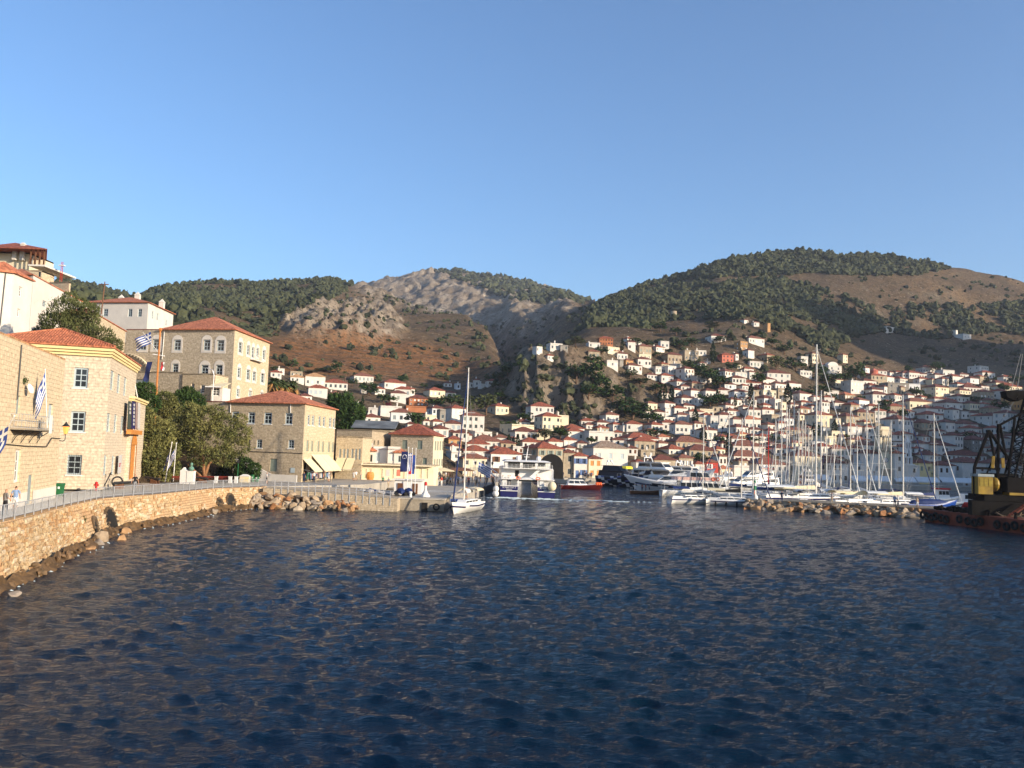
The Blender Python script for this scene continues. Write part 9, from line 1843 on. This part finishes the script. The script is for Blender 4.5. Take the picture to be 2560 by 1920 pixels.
o = boat_root('motor_boat', 'small white boat with red-topped wheelhouse right of the rearmost mast', 2318, 1245, R(12), 'boat', None, 186); hull_mesh(8, 2.6, 1.0, sheer=0.4).build('hull', [M['hull'], M['bluehull'], M['hull']], o, True); mb = MB(); cabin(mb, 2, 5, 1, 0.9, 1.0, 2.9, 0.4, 0.1, 0.1); band(mb, 2, 5, 1, 0.9, 1.0, 2.9, 1.8, 2.6, 0.4, 0.1, 0.1, gaps=2); mb.build('cabin', [M['hull'], M['glass']], o); mb = MB(); mb.box(1.8, 5.0, -1.05, 1.05, 2.92, 3.2); mb.build('cabin_roof', M['red'], o)

# ---------------- crane barge
rust = mat('rusty_red_plate', (0.20, 0.045, 0.022), 0.75, 0.3, 0.5, 0.4, 3, col2=(0.07, 0.022, 0.014)); blk = mat('black_steel', (0.008, 0.007, 0.007), 0.8, 0.3, 1.0, spec=0.08); yel = mat('crane_yellow', (0.30, 0.19, 0.015), 0.5, 0.14, 0.8, col2=(0.12, 0.075, 0.012))  # steel is a near-black base colour, blotched at random
B0 = at_z(2306, 1303, 0.0); B1 = at_z(2560, 1336, 0.0); bd = (V2(B1) - V2(B0)).normalized(); bn = Vector((-bd.y, bd.x)); hdg = math.atan2(bd.y, bd.x)
barge = empty('crane_barge', (B0.x, B0.y, 0), hdg, 'rust red barge hung with black tyres carrying a crane, right edge', 'barge'); LB = 34
mb = MB(); mb.add([(1.0, 0, -1.0), (LB, 0, -1.0), (LB, 12, -1.0), (1.0, 12, -1.0), (0, 0, 1.75), (LB, 0, 1.75), (LB, 12, 1.75), (0, 12, 1.75)], [(0, 3, 2, 1), (0, 1, 5, 4), (1, 2, 6, 5), (2, 3, 7, 6), (3, 0, 4, 7), (4, 5, 6, 7)]); mb.build('hull', rust, barge)
mb = MB(); mb.box(-0.06, LB, -0.08, -0.003, 1.45, 1.7); mb.build('rubbing_strake', rust, barge)
mb = MB()
for i in range(16): a0, a1 = 6.283 * i / 16, 6.283 * (i + 1) / 16; mb.cyl((0.42 * math.cos(a0), 0, 0.42 * math.sin(a0)), (0.42 * math.cos(a1), 0, 0.42 * math.sin(a1)), 0.17, None, 7)
ty = mb.mesh('tyre', M['rubber'])
for k, x in enumerate((0.4, 1.3, 2.2, 3.1, 4.2, 5.2, 7.8, 9.4, 10.6, 11.7, 14.6, 16.2, 17.5, 19.0, 20.3)): link('tyre', ty, barge, (x, -0.24, 0.95 - 0.12 * (k % 3)))
mb = MB(); r = random.Random(5)
for i in range(46): mb.ball((r.uniform(0.6, 7.5), r.uniform(1.0, 4), 1.75 + r.uniform(0, 0.35)), r.uniform(0.25, 0.55), None, r.uniform(0.2, 0.5), 7, 4)
tag(mb.build('chain_heap', blk, barge), kind='stuff')
mb = MB()
for i in range(30): a = r.uniform(0, 3.14); x, y = r.uniform(8, 20), r.uniform(0.7, 3); mb.cyl((x, y, 1.85), (x + 1.6 * math.cos(a), y + 0.8 * math.sin(a), 1.9 + r.uniform(0, 0.5)), 0.06, None, 4)
tag(mb.build('timber_heap', mat('old_timber', (0.24, 0.17, 0.10), 0.9, 0.2, 2), barge), kind='stuff')
for x in (6.0, 12.5, 17.0): mb = MB(); mb.lathe([(0.2, 1.75), (0.16, 2.3), (0.26, 2.35), (0.26, 2.5), (0.001, 2.55)], 8, (x, 0.4, 0)); mb.build('bollard', blk, barge)
# crane: crawler, turntable, cab, machinery house, gantry, lattice boom, grab
cp = V2(B0) + bd * 10.5 + bn * 6.0; crane = empty('crawler_crane', (cp.x, cp.y, 1.75), 0, 'yellow and black lattice boom crane standing on the barge', 'crane'); Yc = cp.y
P = lambda px, py, dy=0.0: at_y(px, py, Yc + dy) - Vector((cp.x, cp.y, 1.75))
mb = MB()
for dy in (-2.2, 1.4):
    a = P(2425, 1262, dy); b = P(2590, 1262, dy); z0, z1 = 0.02, 1.85; mb.prism([(a.x, dy - 0.5), (b.x, dy - 0.5), (b.x, dy + 0.5), (a.x, dy + 0.5)], z0, z1)
mb.build('crawler_tracks', blk, crane)
a = P(2440, 1240); b = P(2590, 1225); mb = MB(); mb.box(a.x, b.x, -2.0, 2.0, 1.9, 2.7); mb.build('turntable', blk, crane)
mb = MB(); a = P(2500, 1238); b = P(2590, 1228); mb.box(a.x, b.x, -2.2, 2.2, 2.72, 3.05); mb.build('deck_plate', yel, crane)
a, b = P(2438, 1232, -1.6), P(2474, 1192, -1.6); mb = MB(); mb.box(a.x, b.x, -2.4, -0.7, 2.75, b.z); cab = mb.build('cab', yel, crane)
mb = MB(); w = b.x - a.x
for i in range(3): mb.box(a.x + w * (0.08 + 0.31 * i), a.x + w * (0.34 + 0.31 * i), -2.43, -2.405, 2.75 + (b.z - 2.75) * 0.45, b.z - 0.2)
mb.build('cab_window', mat('dusty_window', (0.30, 0.22, 0.04), 0.3, 0.2, 2), cab); mb = MB(); mb.box(a.x - 0.1, b.x + 0.1, -2.5, -0.6, b.z + 0.002, b.z + 0.35); mb.build('cab_roof', M['shutter'], cab)
a, b = P(2474, 1225), P(2540, 1185); mb = MB(); mb.box(a.x, b.x, -0.6, 2.2, 2.75, b.z); mb.build('machinery_house', blk, crane); a, b = P(2478, 1232, -1.8), P(2502, 1190, -1.8); mb = MB(); mb.ball(((a.x + b.x) / 2, -1.5, (a.z + b.z) / 2), (b.x - a.x) * 0.42, 0.8, (b.z - a.z) * 0.42, 12, 6); mb.build('engine_cowl', yel, crane); a, b = P(2515, 1232, -1.8), P(2560, 1195, -1.8); mb = MB(); mb.box(a.x, b.x, -2.2, -0.65, 3.06, b.z); mb.build('winch_house', blk, crane)
def lattice(mb, p, q, w, n, ra=0.09, rb=0.045):
    p = Vector(p); q = Vector(q); d = (q - p); ax = d.normalized(); s1 = ax.cross(Vector((0, 1, 0))).normalized() * w / 2; s2 = Vector((0, 1, 0)) * w / 2; cs = [s1 + s2, s1 - s2, -s1 - s2, -s1 + s2]
    for c in cs: mb.cyl(p + c, q + c, ra, None, 5)
    for i in range(n):
        t0, t1 = i / n, (i + 1) / n
        for k in range(4): mb.cyl(p + d * t0 + cs[k], p + d * t1 + cs[(k + 1) % 4], rb, None, 4); mb.cyl(p + d * t0 + cs[k], p + d * t0 + cs[(k + 1) % 4], rb, None, 4)
mb = MB(); lattice(mb, P(2540, 1215, -0.5), P(2630, 860, -0.5), 2.3, 20, 0.16, 0.07); mb.build('boom', blk, crane)
mb = MB()
for dy in (-1.3, 1.3):
    for (x0, y0), (x1, y1), ra in (((2436, 1240), (2436, 1168), 0.12), ((2436, 1168), (2472, 1076), 0.12), ((2472, 1076), (2520, 1145), 0.12), ((2496, 1060), (2494, 1225), 0.12), ((2472, 1076), (2494, 1180), 0.10), ((2500, 1062), (2560, 1030), 0.10), ((2537, 1045), (2520, 1200), 0.10), ((2436, 1170), (2500, 1172), 0.09), ((2500, 1062), (2516, 1150), 0.10), ((2460, 1200), (2494, 1120), 0.06)): mb.cyl(P(x0, y0, dy), P(x1, y1, dy), ra * 1.7, None, 6)
for x, y in ((2472, 1076), (2496, 1062), (2436, 1168), (2520, 1145)): mb.cyl(P(x, y, -1.3), P(x, y, 1.3), 0.09, None, 6)
mb.build('gantry', blk, crane)
mb = MB()
for x, y in ((2540, 1030), (2552, 1020), (2530, 1060)):
    for k in range(3): mb.cyl(P(2545 + k * 6, 1228, -0.6 + 0.4 * k), P(2600 + k * 10, 900, -0.6 + 0.4 * k), 0.03, None, 4)
for k in range(4): mb.cyl(P(2497, 1060, -0.6 + 0.4 * k), P(2620, 880, -0.6 + 0.4 * k), 0.03, None, 4)
mb.build('cables', M['wire'], crane)
mb = MB()
for k in range(5): mb.cyl(P(2478 + k * 1.5, 1170, -1.6), P(2480 + k * 1.5, 1140, -1.6), 0.07, None, 5); mb.cyl(P(2505 + k * 1.5, 1170, -1.6), P(2503 + k * 1.5, 1145, -1.6), 0.07, None, 5)
mb.build('yellow_stays', yel, crane)
# grab hanging from the boom
g = P(2535, 985, -1.0) ; o = empty('clamshell_grab', g + Vector((cp.x, cp.y, 1.75)), 0, 'dark clamshell grab hanging from the crane boom', 'grab'); mb = MB()
for s in (-1, 1): mb.add([(0, -0.7, 0.5), (s * 1.5, -0.7, 0.3), (s * 1.3, -0.7, -0.5), (0.1 * s, -0.7, -1.0), (0, 0.7, 0.5), (s * 1.5, 0.7, 0.3), (s * 1.3, 0.7, -0.5), (0.1 * s, 0.7, -1.0)], [(0, 1, 2, 3), (7, 6, 5, 4), (1, 5, 6, 2), (2, 6, 7, 3), (0, 4, 5, 1)])
mb.build('jaws', blk, o); mb = MB(); [mb.cyl((dx, 0, 0.4), (dx * 0.3 + 1.1, 0, 5.4), 0.04, None, 4) for dx in (-0.4, 0.4)]; mb.build('cable', M['wire'], o)
# steel stair on the barge
o = empty('steel_stair', (cp.x, cp.y, 1.75), 0, 'rusty steel stair leaning on the barge deck below the crane', 'stair'); mb = MB(); r0a, r1a = P(2530, 1290, -4.5), P(2580, 1255, -4.5)
for dy in (0, 0.8): mb.cyl(r0a + Vector((0, dy, 0)), r1a + Vector((0, dy, 0)), 0.12, None, 5)
mb.build('stringer', rust, o)
for i in range(8): t = i / 7; q = r0a.lerp(r1a, t); mb = MB(); mb.box(q.x - 0.12, q.x + 0.12, q.y, q.y + 0.8, q.z - 0.03, q.z + 0.03); mb.build('tread', rust, o)
# ================================================================== EVENING HAZE
hz = bpy.data.materials.new('haze'); hz.use_nodes = True; hn = hz.node_tree; hn.nodes.remove(hn.nodes['Principled BSDF']); pv = hn.nodes.new('ShaderNodeVolumePrincipled')
pv.inputs['Color'].default_value = (0.80, 0.87, 1.0, 1); pv.inputs['Density'].default_value = 0.00010; pv.inputs['Anisotropy'].default_value = 0.2
hn.links.new(pv.outputs[0], hn.nodes['Material Output'].inputs['Volume'])
mb = MB(); mb.box(-3050, 3050, -480, 2950, -12, 470); tag(mb.build('haze', hz), 'thin pale evening haze over the whole harbour', 'haze', kind='stuff')
# ================================================================== LABELS FOR THE MANY: by their look and by a landmark near them
LM = {'the clock tower': (2214, 1120), 'the red-lantern church': (2190, 950), 'the catamaran': (1316, 1200), 'the rocky cliff': (1385, 960), 'the windmill stump': (1684, 786), 'the terracotta house': (1040, 1005), 'the brown waterfront house': (750, 1090), 'the big crane': (2470, 1130), 'the ruined tower': (1920, 820), 'the rose-red house': (1817, 897), 'the brick-red mansion': (1514, 852), 'the grey block': (2243, 972), 'the red quay house': (1776, 1164), 'the long white four-window house': (1943, 946), 'the triple-window house': (1349, 1035), 'the quay arch': (1375, 1170), 'the metal-roofed shed': (930, 1062), 'the green beacon': (1871, 1235), 'the pier beacon': (1063, 1225)}
ORD = ['nearest'] + [w + ' nearest' for w in 'second third fourth fifth sixth seventh eighth ninth tenth eleventh twelfth thirteenth fourteenth fifteenth sixteenth seventeenth eighteenth nineteenth twentieth twenty-first twenty-second twenty-third twenty-fourth twenty-fifth twenty-sixth twenty-seventh twenty-eighth'.split()]
DIRS = ['right of', 'up-right of', 'above', 'up-left of', 'left of', 'down-left of', 'below', 'down-right of']
buckets = {}
for o, x, y, ds in PENDING:
    lm = min(LM, key=lambda k: math.hypot(LM[k][0] - x, (LM[k][1] - y) * 1.3)); dx, dy = x - LM[lm][0], LM[lm][1] - y
    sec = int(round(math.atan2(dy, dx) / (math.pi / 4))) % 8
    buckets.setdefault((ds, lm, sec), []).append((math.hypot(dx, dy), o))
for (ds, lm, sec), lst in buckets.items():
    lst.sort(key=lambda t: t[0])
    for i, (_, o) in enumerate(lst):
        o['label'] = f"{ds}, {ORD[min(i, len(ORD) - 1)] + ' ' if len(lst) > 1 else ''}{DIRS[sec]} {lm}"
